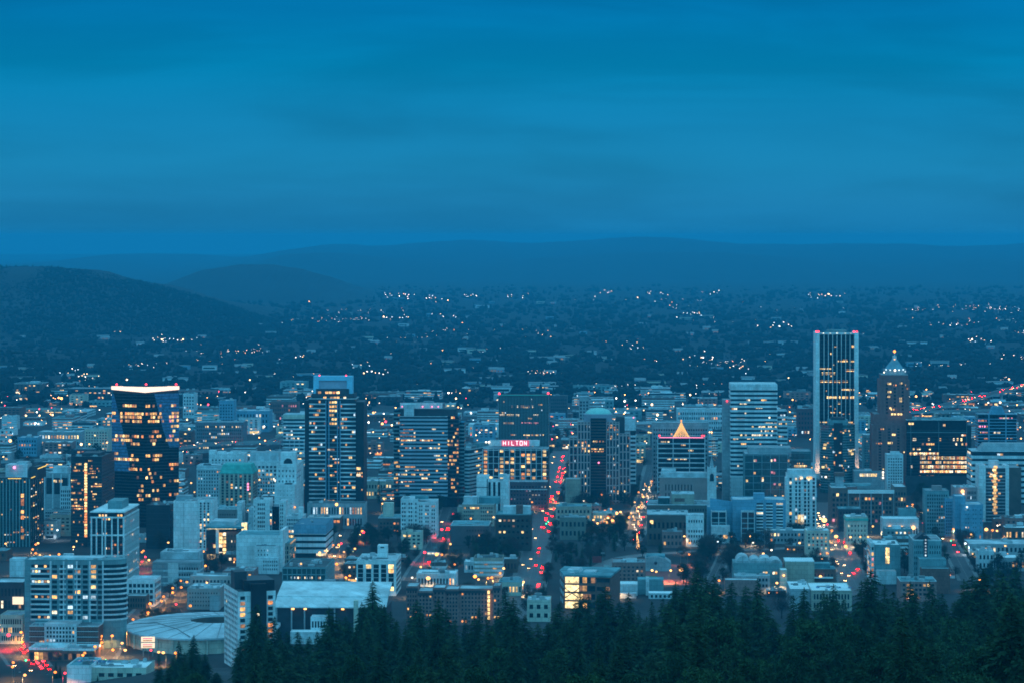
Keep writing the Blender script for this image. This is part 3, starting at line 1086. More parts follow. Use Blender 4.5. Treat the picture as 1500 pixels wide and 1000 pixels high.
for i in range(0, N, 2):
    a0 = 2 * math.pi * i / N
    b.part('roof_rib', MB().tube((*ell(a0, .99), zo + .1), (*hole(a0, 1.02), zi + .1), .22, n=4), METAL)
b.part('wall', q2, CREAM)
b.part('seating_bowl', q3, BROWN)
b.part('rim', q4, BROWN)
b.part('roof_seam', MB().tube((*ell(math.radians(205), .62), zo + 3.9), (*ell(math.radians(250), .7), zo + 3.4), .35), METAL)
b.part('roof_seam', MB().tube((*ell(math.radians(250), .7), zo + 3.4), (*ell(math.radians(268), .95), zo + .8), .35), METAL)
b.part('roof_seam', MB().tube((*ell(math.radians(205), .62), zo + 3.9), (*ell(math.radians(185), .9), zo + 1.5), .35), METAL)
sx0, sx1 = b.X(207, 4), b.X(227, 4)
b.part('sign_post', MB().box(sx0 + 1, sx0 + 1.8, 3, 3.6, 0, b.Z(931, 4)).box(sx1 - 1.8, sx1 - 1, 3, 3.6, 0, b.Z(931, 4)), METAL)
sg = b.part('sign', MB().box(sx0, sx1, 2.6, 3.2, b.Z(939, 4), b.Z(931.5, 4)), SIGN_W)
sg = b.part('sign', MB().box(sx0, sx1, 2.6, 3.2, b.Z(948, 4), b.Z(940.5, 4)), SIGN_W)
for zc in (934, 937, 943, 946):
    b.part('sign_writing', MB().box(sx0 + 1.2, sx1 - 1.6, 2.45, 2.6, b.Z(zc, 4) - .35, b.Z(zc, 4) + .3), LAMP_RED if zc in (934, 943) else L_ORANGE)
for i in range(12):
    t = math.radians(190 + i * 13)
    b.part('buttress', MB().box(ell(t, .985)[0] - .5, ell(t, .985)[0] + .5, ell(t, .985)[1] - .5, ell(t, .985)[1] + .5, 0, zo - 1.2), CREAM)
FOOT.append((b.x + ox, b.Y + oy, Rx, Ry))

b = Bld('apartment_slab', 'white slab with a dark central core and black roof storey behind tall pines', 'tower', 322, 406, 985, yaw=17, anchor='white pine-fringed slab', py=900)
k = Blk(b.X(349), b.X(404), 0, 46, 0, b.Z(866))
b.part('wall', MB().box(k.x0, k.x1, k.y0 + .6, k.y1, 0, k.z1), WHITE)
FOOT.append((b.x, b.Y + 20, 24, 26))
zc = b.Z(857)
b.part('core', MB().box(b.X(367.5), b.X(390), -1.2, 20, 0, zc + 1), BLACKW)
b.part('roof_storey', MB().box(b.X(359), b.X(404), 4, 30, k.z1, b.Z(848, 10)), BLACKW)
b.part('roof_storey', MB().box(b.X(350), b.X(368), 14, 26, k.z1, b.Z(835, 20)), DARKW)
b.part('roof', MB().box(k.x0 + .4, k.x1 - .4, .9, k.y1 - .4, k.z1, k.z1 + .12), ROOFD)
b.win(k, 'L', 9, 14, (.04, .98), (.03, .97), .42, .48, p=.02)
for i in range(13):
    z = b.Z(875 + i * 8.2)
    b.pane(k, 'F', .12, z, 3.0, 2.2, R.choice([GL, GL, GL, L_WARM, L_DIM]), out=-.4)
    b.pane(k, 'F', .86, z, 3.0, 2.2, R.choice([GL, GL, GL, L_ORANGE, L_DIM]), out=-.4)
    b.pane(k, 'F', .52, z, 1.4, 1.6, L_PALE if R.random() < .6 else GL, 'stair_window', None, 1.4)
b.done()

b = Bld('sports_hall', 'long hall with a two-tier white sloping roof beside the pines', 'hall', 402, 575, 935, yaw=-2.5, anchor='long white-roofed hall', py=880)
xa, xb = b.X(402), b.X(566)
z0, z1, z2 = b.Z(888), b.Z(874, 12), b.Z(859, 26)
q = MB()
q.face([(xa, -1, z0), (xb, -1, z0), (xb, 14, z1), (xa, 14, z1)])
q.face([(xa, -1, z0 - .8), (xa, 14, z1 - .8), (xb, 14, z1 - .8), (xb, -1, z0 - .8)])
q.face([(xa, -1, z0 - .8), (xb, -1, z0 - .8), (xb, -1, z0), (xa, -1, z0)])
q.face([(xb, -1, z0 - .8), (xb, 14, z1 - .8), (xb, 14, z1), (xb, -1, z0)])
b.part('roof', q, mat('membrane_roof', (.66, .69, .70), var=.3, scale=.06, panel=(7, 60)))
q = MB()
q.face([(xa, 13.5, z1 + .5), (xb, 13.5, z1 + .5), (xb, 48, z2 + 1.2), (xa, 48, z2 + 1.2)])
q.face([(xa, 13.5, z1 - .6), (xb, 13.5, z1 - .6), (xb, 13.5, z1 + .5), (xa, 13.5, z1 + .5)])
q.face([(xb, 13.5, z1 - .6), (xb, 48, z2), (xb, 48, z2 + 1.2), (xb, 13.5, z1 + .5)])
b.part('roof', q, MATS['membrane_roof'])
k = b.blk('wall', DARKW, 402, 566, 890, None, 3, 46)
for i, px in enumerate((405, 427, 446, 490, 520, 545)):
    b.part('column', MB().box(b.X(px) - .5, b.X(px) + .5, 0, 1, 0, z0 - .8), GREYW)
for px in (428, 448, 501, 503, 430, 446):
    b.part('floodlight', MB().ball((b.X(px), -.2, z0 - 1.6), .65), LAMP_WARM)
k2 = b.blk('stair_block', CREAM, 518, 524, 879, None, -6, -1)
k3 = b.blk('lower_wing', PALE, 455, 478, 903, None, -14, -2, ROOFP, .6)
k4 = b.blk('lower_wing', PALE, 425, 470, 925, None, -26, -14.1, ROOFW, .6)
b.win(k3, 'F', 5, 2, p=.2)
FOOT.append((b.x, b.Y + 20, 50, 30))
b.done()

b = Bld('office_block', 'teal glass office with pale frames and a dark flat roof behind white hall', 'office', 413, 478, 868, anchor='teal-framed office', py=840)
k = b.blk('wall', GLT, 414, 477, 830, None, 0, 62, ROOFD, .9, TEALW)
b.piers(k, 'F', 10, TEALW, .7, .5)
b.beams(k, 'F', 5, TEALW, .8, .5)
b.piers(k, 'R', 8, PALE, .8, .5)
b.win(k, 'F', 20, 4, (.18, .98), (.02, .98), .6, .35, p=.75, mix=[L_PALE, L_COOL, L_COOL, L_DIM], skip=lambda c, r: r != 2, only=True, name='lit_window', out=.2)
b.beacon(441, 825, 10, .8, LAMP_WARM, 'roof_lamp')
b.units(k, 9, 1.3)
b.done()

b = Bld('apartment_block', 'white six-storey block with dark window columns, one of them gold-lit', 'apartments', 521, 580, 872, anchor='white gold-lit block', py=830)
k = b.blk('wall', WHITE, 522, 580, 820, None, 0, 48, ROOFP, .8)
for j, px in enumerate((528, 540, 551, 562, 573)):
    for i in range(6):
        hot = (j == 4 and R.random() < .9) or R.random() < .06
        b.pane(k, 'F', (px - 522) / 58, k.z0 + 4 + i * (k.z1 - 6) / 6 + 1.5, 4.0, 3.0, R.choice([L_GOLD, L_WARM]) if hot else GL)
b.win(k, 'R', 9, 6, p=.05)
b.part('lift_head', MB().box(b.X(553, 20), b.X(567, 20), 20, 30, k.z1, b.Z(798, 20)), WHITE)
b.pane(Blk(b.X(553, 20), b.X(567, 20), 20, 30, 0, 1), 'F', .5, b.Z(801, 20), 3, 1, GL, 'lift_window')
b.units(k, 9)
b.done()

b = Bld('apartment_block', 'long pink brick apartment block with angled wings in front of the pale roofs', 'apartments', 595, 735, 918, anchor='pink brick apartments', py=885)
for a, c, pt, y0, y1, col in ((595, 612, 858, 6, 30, 4), (612, 634, 865, 2, 26, 4), (634, 652, 860, 5, 28, 3), (652, 672, 862, 8, 30, 4), (672, 722, 861, 10, 32, 9), (722, 733, 857, 8, 30, 2)):
    k = b.blk('wall', PINKB, a, c, pt, None, y0, y1, ROOFP, .8)
    b.win(k, 'F', col, 8, (.06, .94), (.06, .93), .5, .5, p=.09, mix=LITHOT)
    b.part('cornice', MB().box(k.x0 - .1, k.x1 + .1, y0 - .35, y0, k.z1 - 2.6, k.z1 - .6), DARKW)
for i in range(7):
    b.pane(k, 'F', -.55, b.Z(866 + i * 6.2, 10), 1.6, 2.2, L_GOLD, 'stair_window', None, .3)
b.units(k, 2)
b.done()
# ------------------------------------------------------------------ old town cluster
b = Bld('hotel_building', 'tan twelve-storey building with a green copper roof', 'building', 320, 373, 748, anchor='green copper roof', py=685)
k = b.blk('wall', TAN, 322, 370, 693, None, 0, 40)
b.piers(k, 'F', 8, CREAM, 1.5, .6, (.02, .98), (0, 1))
b.win(k, 'F', 7, 12, (.02, .98), (.05, .97), .42, .62, p=.16)
for i in range(3):
    b.pane(k, 'F', .86, b.Z(708 + i * 4), 1.5, 1.8, LAMP_PINK, 'lit_window', k.o, .7)
q = MB()
x0, x1, y0, y1 = k.x0 - .8, k.x1 + .8, -.8, 40.5
za, zb_ = k.z1, b.Z(679.5, 7)
q.prism([(x0, y0), (x1, y0), (x1, y1), (x0, y1)], za, zb_, None, lambda P: [(x0 + 3, 7, zb_), (x1 - 4, 7, zb_), (x1 - 4, 33, zb_), (x0 + 3, 33, zb_)])
b.part('copper_roof', q, COPPER)
b.win(k, 'R', 8, 11, p=.06)
b.done()

b = Bld('department_store', 'pale six-storey store with two tiers of windows left of green copper roof', 'building', 287, 330, 738)
k = b.blk('wall', PALE, 288, 326, 681, None, 0, 30, ROOFP, .9)
b.win(k, 'F', 9, 9, (.04, .96), (.1, .9), .42, .5, p=.1)
b.part('cornice', MB().box(k.x0 - .3, k.x1 + .3, -.6, 0, b.Z(686.5) - .5, b.Z(686.5) + .5), WHITE)
b.units(k, 5)
b.done()

b = Bld('hotel_building', 'white old hotel with a crenellated roofline behind green copper roof', 'building', 305, 360, 722)
k = b.blk('wall', WHITE, 306, 357, 664, None, 0, 30, ROOFP, 1)
b.win(k, 'F', 9, 10, (.06, .94), (.1, .9), .42, .5, p=.06)
for a, c, t in ((306, 316, 659), (318, 330, 661), (337, 352, 660)):
    b.part('roof_house', MB().box(b.X(a, 6), b.X(c, 6), 6, 15, k.z1, b.Z(t, 6)), WHITE)
b.done()

b = Bld('department_store', 'broad white store with stepped rooftop house behind white arched building', 'building', 362, 413, 730)
k = b.blk('wall', WHITE, 363, 414, 675, None, 0, 34, ROOFP, .8)
b.win(k, 'F', 8, 8, (.05, .95), (.1, .92), .55, .55, p=.22)
b.part('roof_house', MB().box(b.X(366, 6), b.X(408, 6), 6, 26, k.z1, b.Z(662, 6)), PALE)
k2 = b.blk('lower_wing', PALE, 376, 404, 697, None, -6, -.1, ROOFP, .5)
b.win(k2, 'F', 7, 5, (.04, .96), (.2, .98), .5, .55, p=.42, mix=LITOFF + [L_WARM, L_WARM])
b.beacon(380, 702, -7, .7, LAMP_WARM, 'wall_lamp')
b.beacon(403, 703, -7, .7, LAMP_WHITE, 'wall_lamp')
b.beacon(421, 704, -7, .7, LAMP_WHITE, 'wall_lamp')
b.done()

b = Bld('department_store', 'white building with an arched roof house and bare bright side wall', 'building', 404, 446, 762, anchor='white arched building', py=710)
k = b.blk('wall', WHITE, 405, 434, 680, None, 0, 62, ROOFP, .8)
b.win(k, 'F', 5, 9, (.05, .95), (.1, .95), .3, .38, p=.08)
b.win(k, 'R', 7, 2, (.05, .6), (.72, .92), .3, .3, p=0)
xa, xb, za, zt = b.X(411, 10), b.X(433, 10), k.z1, b.Z(662, 10)
b.part('roof_house', MB().box(xa, xb, 10, 24, za, zt), WHITE)
xm, r = (xa + xb) / 2, (xb - xa) * .3
q = MB()
q.face([(xm + r * math.cos(t), 9.9, za + 1 + r * 1.2 * math.sin(t)) for t in np.linspace(0, math.pi, 12)])
b.part('arched_window', q, GL)
k2 = b.blk('lower_wing', WHITE, 402, 432, 709, None, -18, -.1, ROOFP, .7)
b.win(k2, 'F', 4, 5, (.2, .9), (.35, .9), .14, .22, p=.1)
b.part('roof_vent', MB().box(b.X(417, -15), b.X(427, -15), -15, -8, k2.z1, k2.z1 + 1.6), DARKW)
b.beacon(432, 742, -19, .9, LAMP_ORANGE, 'wall_lamp')
b.done()

b = Bld('apartment_tower', 'white slim tower with window strips and one orange-lit edge', 'tower', 364, 420, 792, anchor='orange-edged white tower', py=760)
k = b.blk('wall', WHITE, 371, 395, 731, None, 0, 24, ROOFP, .7)
b.win(k, 'F', 4, 8, (.25, .72), (.1, .95), .62, .55, p=.04)
b.win(k, 'F', 1, 7, (.02, .14), (.1, .9), .3, .4, p=0)
k2 = b.blk('wall', PALE, 395, 398.5, 745, None, -.5, 20, ROOFP, .4)
b.win(k2, 'F', 1, 10, (.1, .9), (.05, .98), .7, .8, p=1, mix=[L_ORANGE, L_WARM, L_PALE])
k3 = b.blk('glass_bay', GLD, 398.5, 409, 741, None, 1, 20, ROOFG, .4)
b.win(k3, 'F', 4, 10, p=.08, only=True, name='lit_window')
k4 = b.blk('wall', WHITE, 409, 418, 733, None, .5, 22, ROOFP, .6)
b.win(k4, 'F', 2, 9, (.1, .7), (.1, .95), .5, .5, p=.04)
k5 = b.blk('wall', PALE, 364, 371, 743, None, 3, 24, ROOFP, .5)
b.units(k, 4)
b.done()

b = Bld('office_block', 'pale five-storey block with a grid of dark windows beside orange-edged white tower', 'office', 418, 446, 796)
k = b.blk('wall', PALE, 419, 444, 755, None, 0, 26, ROOFP, .7)
b.win(k, 'F', 9, 5, (.05, .95), (.25, .95), .55, .6, p=.04)
b.row(k, 'F', b.Z(785), 4, (.05, .5), 1.8, 1, [L_GOLD])
b.part('lift_head', MB().box(b.X(437, 4), b.X(444, 4), 4, 10, k.z1, b.Z(742, 4)), WHITE)
b.units(k, 4)
b.done()

b = Bld('office_block', 'pale office with long dark ribbon windows and a lit street level', 'office', 430, 478, 815, anchor='ribbon-windowed pale office', py=790)
k = b.blk('wall', GL, 431, 477, 768, None, 0, 58, ROOFP, 1, BLUEW)
b.bands(k, 4, PALE, .6, (.12, .93), .4)
b.part('fascia', MB().box(k.x0 - .6, k.x1 + .6, -.6, k.y1 + .6, b.Z(781), b.Z(768)), BLUEW)
b.row(k, 'F', 2.2, 8, (.7, 1.0), 2.6, 1, [L_GOLD, L_PALE])
b.units(k, 4)
b.done()

b = Bld('theatre', 'modern hall with a floating roof, gold-lit soffit and glass corner', 'theatre', 302, 362, 822, anchor='gold-soffit hall', py=790)
k = b.blk('wall', BROWN, 332, 347, 778, None, 2, 34)
k2 = b.blk('glass_hall', GL, 302, 317, 776, None, 3, 30)
k3 = b.blk('glass_hall', GL, 320, 332, 776, None, 4, 30)
b.part('white_pillar', MB().box(b.X(316), b.X(320), 0, 3.5, 0, b.Z(774)), WHITE)
rx0, rx1 = b.X(301, -3), b.X(357, -3)
b.part('floating_roof', MB().box(rx0, rx1, -3, 40, b.Z(773), b.Z(770)), ROOFT)
b.part('soffit_light', MB().box(rx0 + 1, b.X(346), -2.4, 1.6, b.Z(773) - .5, b.Z(773) - .05), HALL_L)
b.part('upper_roof', MB().box(b.X(309, 6), b.X(344, 6), 6, 32, b.Z(770), b.Z(763, 6)), ROOFP)
b.win(k3, 'F', 2, 7, p=.9, mix=[L_GOLD, L_PALE, L_WARM], fw=.9, fh=.8)
b.win(k2, 'F', 3, 7, (.02, .98), (0, .98), .85, .8, p=.12, mix=[L_GOLD])
b.row(k2, 'F', 3.5, 3, (.05, .95), 5, 1, [L_GOLD])
b.win(k, 'F', 3, 5, p=.02, fw=.3, fh=.4)
b.part('lit_corner', MB().prism([(b.X(354), 0), (b.X(361), 0), (b.X(361), 4)], b.Z(778), b.Z(765)), HALL_L)
b.done()

b = Bld('office_block', 'grey brown block with a teal roof beside white blank-walled tower', 'building', 314, 355, 792)
k = b.blk('wall', mat('grey_brown_wall', (0.22, 0.19, 0.18), var=.2), 316, 347, 744, None, 0, 26, ROOFT, 1, PALE)
b.win(k, 'F', 8, 5, (.05, .95), (.3, .9), .4, .4, p=.06)
k2 = b.blk('wall', WHITE, 347, 354, 735, None, 1, 24, ROOFP, .6)
b.units(k, 3)
b.done()

b = Bld('warehouse', 'broad white windowless wall building with a lower white house against it', 'building', 345, 414, 838, anchor='broad white-walled building', py=800)
k = b.blk('wall', WHITE, 346, 414, 783, None, 6, 46, ROOFT, 1)
b.part('back_wall', MB().box(b.X(410, 6), b.X(414.5, 6), 5.6, 40, 0, b.Z(776, 6)), WHITE)
k2 = b.blk('wall', WHITE, 373, 407, 799, None, -4, 5.9, ROOFP, .8)
b.win(k2, 'F', 4, 4, (.1, .62), (.3, .95), .3, .4, p=.05)
b.units(k2, 9, .7, ROOFG)
k3 = b.blk('wall', PALE, 375, 408, 817, None, -10, -4.1, ROOFG, .5)
b.win(k3, 'F', 7, 3, (.3, .97), (.2, .95), .4, .5, p=.1)
b.done()

b = Bld('office_block', 'brown four-storey block with one orange lit cornice, beside broad white-walled building', 'building', 407, 436, 834)
k = b.blk('wall', TAN, 407, 424, 795, None, 0, 44, ROOFT, .7)
b.win(k, 'F', 4, 5, p=.06, fh=.7)
b.win(k, 'R', 9, 4, p=.1, fh=.7)
b.part('light_strip', MB().box(k.x1 + .05, k.x1 + .5, 6, 40, k.z1 - .4, k.z1 + .3), L_WARM)
b.done()

b = Bld('office_block', 'low grey block with pink-lit arcade at foot of portal-crowned dark tower', 'building', 448, 500, 778)
k = b.blk('wall', BROWN, 450, 498, 757, None, 0, 30, ROOFP, .7, PALE)
b.row(k, 'F', b.Z(763), 9, (.1, 1), 2.2, 1, [L_WARM, L_ORANGE, L_PALE])
b.beacon(493, 738, 6, 1.5, LAMP_WARM, 'lamp', None)
k2 = b.blk('wall', GREYW, 450, 535, 736, None, 26, 46, ROOFD, .6)
b.win(k2, 'F', 20, 2, p=.3, fw=.5)
b.units(k, 3)
b.units(k2, 8)
b.done()

# ------------------------------------------------------------- dark residential tower
b = Bld('apartment_tower', 'dark residential tower with pale balcony bands and a pale portal-shaped crown', 'tower', 446, 533, 752, anchor='portal-crowned dark tower', py=650)
k = b.blk('wall', GL, 452, 521, 583, None, 0, 34, ROOFD, .8, PALE)
kl = b.blk('side_bay', BLACKW, 446.5, 452, 586, None, 2, 30)
kr = b.blk('side_bay', BLACKW, 521, 533, 588, None, 3, 36)
b.win(kr, 'F', 3, 32, (.1, .9), (.02, .98), .5, .5, p=.05, only=True, name='lit_window')
kc = b.blk('upper_storey', DARKW, 457, 519, 576, 583, 4, 30, ROOFD, .5)
kd = b.blk('upper_storey', DARKW, 463, 511, 569, 576, 6, 28)
b.row(kd, 'F', b.Z(575, 6), 8, (.05, .95), 3.2, .75, [L_WARM, L_GOLD, L_ORANGE])
b.row(kc, 'F', b.Z(582, 4), 12, (.03, .97), 2.2, .4, [L_WARM, L_PALE])
ym = 8
q = MB()
q.box(b.X(459, ym), b.X(467, ym), ym, ym + 14, b.Z(578, ym), b.Z(550.5, ym))
q.box(b.X(508, ym), b.X(516, ym), ym, ym + 14, b.Z(578, ym), b.Z(550.5, ym))
q.box(b.X(467, ym), b.X(508, ym), ym, ym + 14, b.Z(557, ym), b.Z(550.5, ym))
b.part('portal_crown', q, mat('cyan_panel', (.26, .60, .78), var=.12, rough=.5))
b.part('crown_screen', MB().box(b.X(467, ym), b.X(508, ym), ym + 2, ym + 12, b.Z(570, ym), b.Z(557, ym)), mat('crown_screen', (.42, .42, .52), var=.1))
b.beacon(468, 549.5, ym + 2)
b.beacon(507, 549.5, ym + 2)
n = 24
zt, zb_ = b.Z(586), b.Z(736)
ch = (zt - zb_) / n
for a, c in ((453, 478), (498, 521)):
    me = MB().box(b.X(a), b.X(c), -1.6, .3, 0, 1.25).mesh('balcony', PALE)
    for i in range(n):
        link('balcony', me, b.root).location = (0, 0, zb_ + i * ch)
    kk = Blk(b.X(a), b.X(c), 0, 10, zb_, zt, k.o)
    b.glow(kk, 'F', n, 9, .35, .13, LITMIX)
me = MB().box(b.X(480), b.X(496.5), -.5, .3, 0, .8).mesh('floor_band', TEALW)
for i in range(n):
    link('floor_band', me, b.root).location = (0, 0, zb_ + i * ch)
kk = Blk(b.X(480), b.X(497), 0, 10, zb_, zt, k.o)
b.glow(kk, 'F', n, 5, .3, .2, LITMIX, v=(0, .75))
for i in (23, 22, 21, 20, 18, 19):
    b.row(kk, 'F', zb_ + (i + .6) * ch, 3, (.1, .8), 2.2, .9, [L_WARM, L_GOLD])
for px in (477.5, 482, 494.5, 498.5):
    b.part('pier', MB().box(b.X(px) - .45, b.X(px) + .45, -1.8, .3, 0, zt), BLUEW)
b.win(kr, 'F', 1, 4, (.1, .6), (.3, .42), 1, .8, p=1, mix=[L_GOLD, L_PALE])
b.done()

b = Bld('office_tower', 'pale banded office tower behind portal-crowned dark tower', 'tower', 414, 447, 672)
k = b.blk('wall', GL, 415, 446, 606, None, 0, 30, ROOFP, .8, PALE)
b.part('cornice', MB().box(k.x0 - .5, k.x1 + .5, -.5, 30, b.Z(613), k.z1), CREAM)
kk = Blk(k.x0, k.x1, 0, 30, 0, b.Z(613), k.o)
b.bands(kk, 11, PALE, .45)
b.glow(kk, 'F', 11, 9, .45, .2, [L_GOLD, L_PALE, L_COOL])
b.piers(kk, 'F', 4, PALE, .8, .45, (.3, .98), (0, .45))
b.done()

# ------------------------------------------------------------------ banded office tower
b = Bld('office_tower', 'broad banded office tower with a long pale curved roof screen', 'tower', 577, 680, 742, anchor='curved-screen banded tower', py=660)
k = b.blk('wall', GL, 586, 655, 609, None, 0, 40, ROOFD, .6, PALE)
b.bands(k, 21, mat('blue_grey_band', (.34, .43, .50), var=.15), .50, (.12, 1), .5)
b.glow(k, 'F', 21, 22, .5, .11, LITOFF + [L_WARM, L_ORANGE], (.12, 1))
for px, a, c in ((644, .1, .5), (644, .1, .7), (680, .7, .95), (687, .1, .6), (704, .05, .3)):
    b.row(k, 'F', b.Z(px), 10, (a, c), 1.6, .6, [L_WARM, L_ORANGE, L_PALE])
kr = b.blk('wall', GLD, 655, 672, 609, None, 4, 40)
b.bands(kr, 21, DARKW, .35, (.1, 1), .3)
b.glow(kr, 'F', 21, 6, .35, .3, LITHOT, (.1, 1))
kt = b.blk('wall', GLD, 672, 680, 618, None, 12, 40)
b.bands(kt, 20, TEALW, .4, (.1, 1), .3)
kl = b.blk('wall', GLD, 577, 586, 600, None, 6, 40)
b.bands(kl, 22, TEALW, .4, (.1, 1), .3)
b.glow(kl, 'F', 22, 3, .4, .2, LITMIX, (.1, 1))
ku = b.blk('upper_storey', DARKW, 583, 668, 598, 609, 8, 38, ROOFD, .4, TEALW)
b.part('white_shaft', MB().box(b.X(592, 1), b.X(606, 1), -.4, 10, b.Z(609), b.Z(592)), PALE)
q = MB()
P = [(b.X(586 + t * 62, 5), 5 - 4 * math.sin(t * math.pi)) for t in np.linspace(0, 1, 13)]
for (xa, ya), (xb, yb) in zip(P[:-1], P[1:]):
    t = (xa - P[0][0]) / (P[-1][0] - P[0][0])
    za, zb_ = b.Z(597.5, 5), b.Z(589.5 - .6 * math.sin(t * 3.14), 5)
    q.prism([(xa, ya), (xb, yb), (xb, yb + .6), (xa, ya + .6)], za, zb_)
b.part('roof_screen', q, WHITE)
for px in (589, 619, 633, 642):
    b.beacon(px, 595, -.2, .8, LAMP_PINK, 'sign_lamp')
k2 = b.blk('lit_storey', GLD, 586, 606, 618, 640, -.2, 3)
b.win(k2, 'F', 9, 5, (.02, .98), (.02, .98), .6, .5, p=.7, mix=[L_DIM, L_DIM, L_ORANGE, L_DIM], only=True, name='lit_window')
b.done()

b = Bld('office_tower', 'corner tower with sawtooth pale bands beside curved-screen banded tower', 'tower', 672, 690, 740, yaw=-24)
k = b.blk('wall', GL, 673, 687, 657, None, 0, 60, ROOFG, 1, PALE)
b.bands(k, 15, PALE, .52, (0, .97), .6)
b.glow(k, 'R', 15, 14, .52, .1, LITMIX, (0, .97))
b.units(k, 5, 1.4)
b.part('roof_house', MB().box(k.x0 + 2, k.x1 - 2, 30, 52, k.z1, k.z1 + 5), TEALW)
b.done()

# ------------------------------------------------------------------ hotel and tower
b = Bld('office_tower', 'dark glass slab with fine vertical mullions and a green roof edge', 'tower', 730, 805, 716, anchor='fine-mullioned dark slab', py=610)
k = b.blk('wall', mat('bronze_glass', (0.045, 0.06, 0.065), rough=.3, var=.35, scale=.1), 730.5, 803.5, 578, None, 0, 34, ROOFD, 1, DARKW)
b.piers(k, 'F', 34, TEALW, .42, .5, (.004, .996), (0, .995), 'mullion')
b.bands(k, 30, DARKW, .3, (0, .98), .15)
for py, a, c, mx in ((595, .25, .7, [L_WARM, L_PALE, L_DIM]), (607.5, .02, .45, [L_PALE, L_GOLD]), (607.5, .7, .8, [L_PALE]), (619, .1, .3, [L_DIM, L_PALE]), (618, .42, .8, [L_PINK]), (636, .5, .8, [L_WARM, L_GOLD])):
    b.row(k, 'F', b.Z(py), 12, (a, c), 2.2, .72, mx)
b.win(k, 'F', 34, 30, (0, 1), (.1, .98), .6, .5, p=.03, only=True, name='lit_window', out=.2)
b.part('roof_edge', MB().box(k.x0, k.x1, -.7, -.1, k.z1 + .3, k.z1 + 1.3), mat('green_edge', (.10, .45, .36), var=.1))
b.beacon(731.5, 576, 0, 1.2, LAMP_RED)
b.beacon(803, 575.5, 0, 1.2, LAMP_RED)
b.done()

b = Bld('hotel_building', 'hotel block with a glowing red name sign on its roof and gold-lit window columns', 'hotel', 707, 806, 745, anchor='red-signed hotel', py=675)
k = b.blk('wall', BLACKW, 708, 803, 656, None, 0, 24, ROOFG, .8, PALE)
cols = 12
for j in range(cols):
    px = 711 + j * 7.85
    b.part('pier', MB().box(b.X(px - 3.9) - .3, b.X(px - 3.9) + .3, -.55, .3, 0, k.z1), PALE)
    heat = {0: .95, 3: .8, 5: .9, 7: .98, 8: .75, 9: .35, 11: .9}.get(j, .12)
    for i in range(8):
        z = b.Z(660 + i * 5.6)
        hot = R.random() < heat * .9
        b.pane(k, 'F', (px + .3 - 708) / 95, z, 3.4, 2.6, R.choice([L_GOLD, L_WARM, L_WARM, L_ORANGE]) if hot else GLD)
b.beams(k, 'F', 9, PALE, .5, .45, (.12, .98))
sgn = b.blk('roof_band', WHITE, 716, 790, 645, 652.5, 2, 16, ROOFP, .3)
for px in (712, 716):
    b.beacon(px, 647, 1, .9, LAMP_WHITE, 'roof_lamp')
# red neon letters stand in front of a glowing panel
sp = b.part('sign_panel', MB().box(b.X(735, 1), b.X(775, 1), .9, 1.4, b.Z(652.7, 1), b.Z(644, 1)), lit('neon_panel', (1.0, .10, .22), .75, 0, inner=False))
LT = {'H': [(0, 0, 0, 1), (1, 0, 1, 1), (0, .5, 1, .5)], 'I': [(.5, 0, .5, 1)], 'L': [(0, 0, 0, 1), (0, 0, 1, 0)], 'T': [(.5, 0, .5, 1), (0, 1, 1, 1)],
      'O': [(0, 0, 0, 1), (1, 0, 1, 1), (0, 0, 1, 0), (0, 1, 1, 1)], 'N': [(0, 0, 0, 1), (1, 0, 1, 1), (0, 1, 1, 0)]}
NEON = lit('neon_letters', (1.0, .62, .66), 2.6, 0, inner=False)
x, zl, lh = b.X(737.2, .5), b.Z(651.2, .5), b.Z(645.4, .5) - b.Z(651.2, .5)
pitch = (b.X(774, .5) - x) / 6
for i, ch_ in enumerate('HILTON'):
    q = MB()
    for (ax, az, bx, bz) in LT[ch_]:
        q.tube((x + i * pitch + ax * pitch * .56, .5, zl + az * lh), (x + i * pitch + bx * pitch * .56, .5, zl + bz * lh), .36, n=5)
    q.build('letter', NEON, sp)
kp = b.blk('podium', mat('plum_brick', (.10, .065, .075), var=.25), 746, 802, 704, None, -16, -.2, ROOFG, .7, PALE)
b.win(kp, 'F', 12, 6, (.02, .98), (.05, .9), .35, .35, p=.14, mix=[L_PALE, L_PINK, L_COOL], g=GLD)
b.part('podium_band', MB().box(kp.x0 - .1, kp.x1 + .1, -16.4, -16, b.Z(716, -16) - .5, b.Z(716, -16) + .3), PALE)
b.done()

b = Bld('office_block', 'white slab with blank left wall and black vertical stripes below red-signed hotel', 'office', 697, 746, 762, anchor='black-striped white slab', py=715)
k = b.blk('wall', WHITE, 698, 715, 697, None, 0, 26, ROOFP, .6)
b.part('window', MB().box(b.X(713), b.X(714.3), -.1, .2, 4, k.z1 - 2), GLD)
b.part('wall_joint', MB().box(k.x0, k.x1, -.08, .1, b.Z(713) - .4, b.Z(713) + .4), DARKW)
k2 = b.blk('wall', WHITE, 715, 737, 703, None, 1, 24, ROOFP, .6)
for px in (717, 724, 731):
    b.part('window', MB().box(b.X(px - 1.7), b.X(px + 1.7), .85, 1.3, 4, k2.z1 - 1), GLD)
k3 = b.blk('wall', WHITE, 737, 745, 697, None, -1, 26, ROOFP, .6)
b.part('roof_house', MB().box(b.X(730, 4), b.X(742, 4), 5, 15, k3.z1 - 1, b.Z(694, 4)), PALE)
b.done()

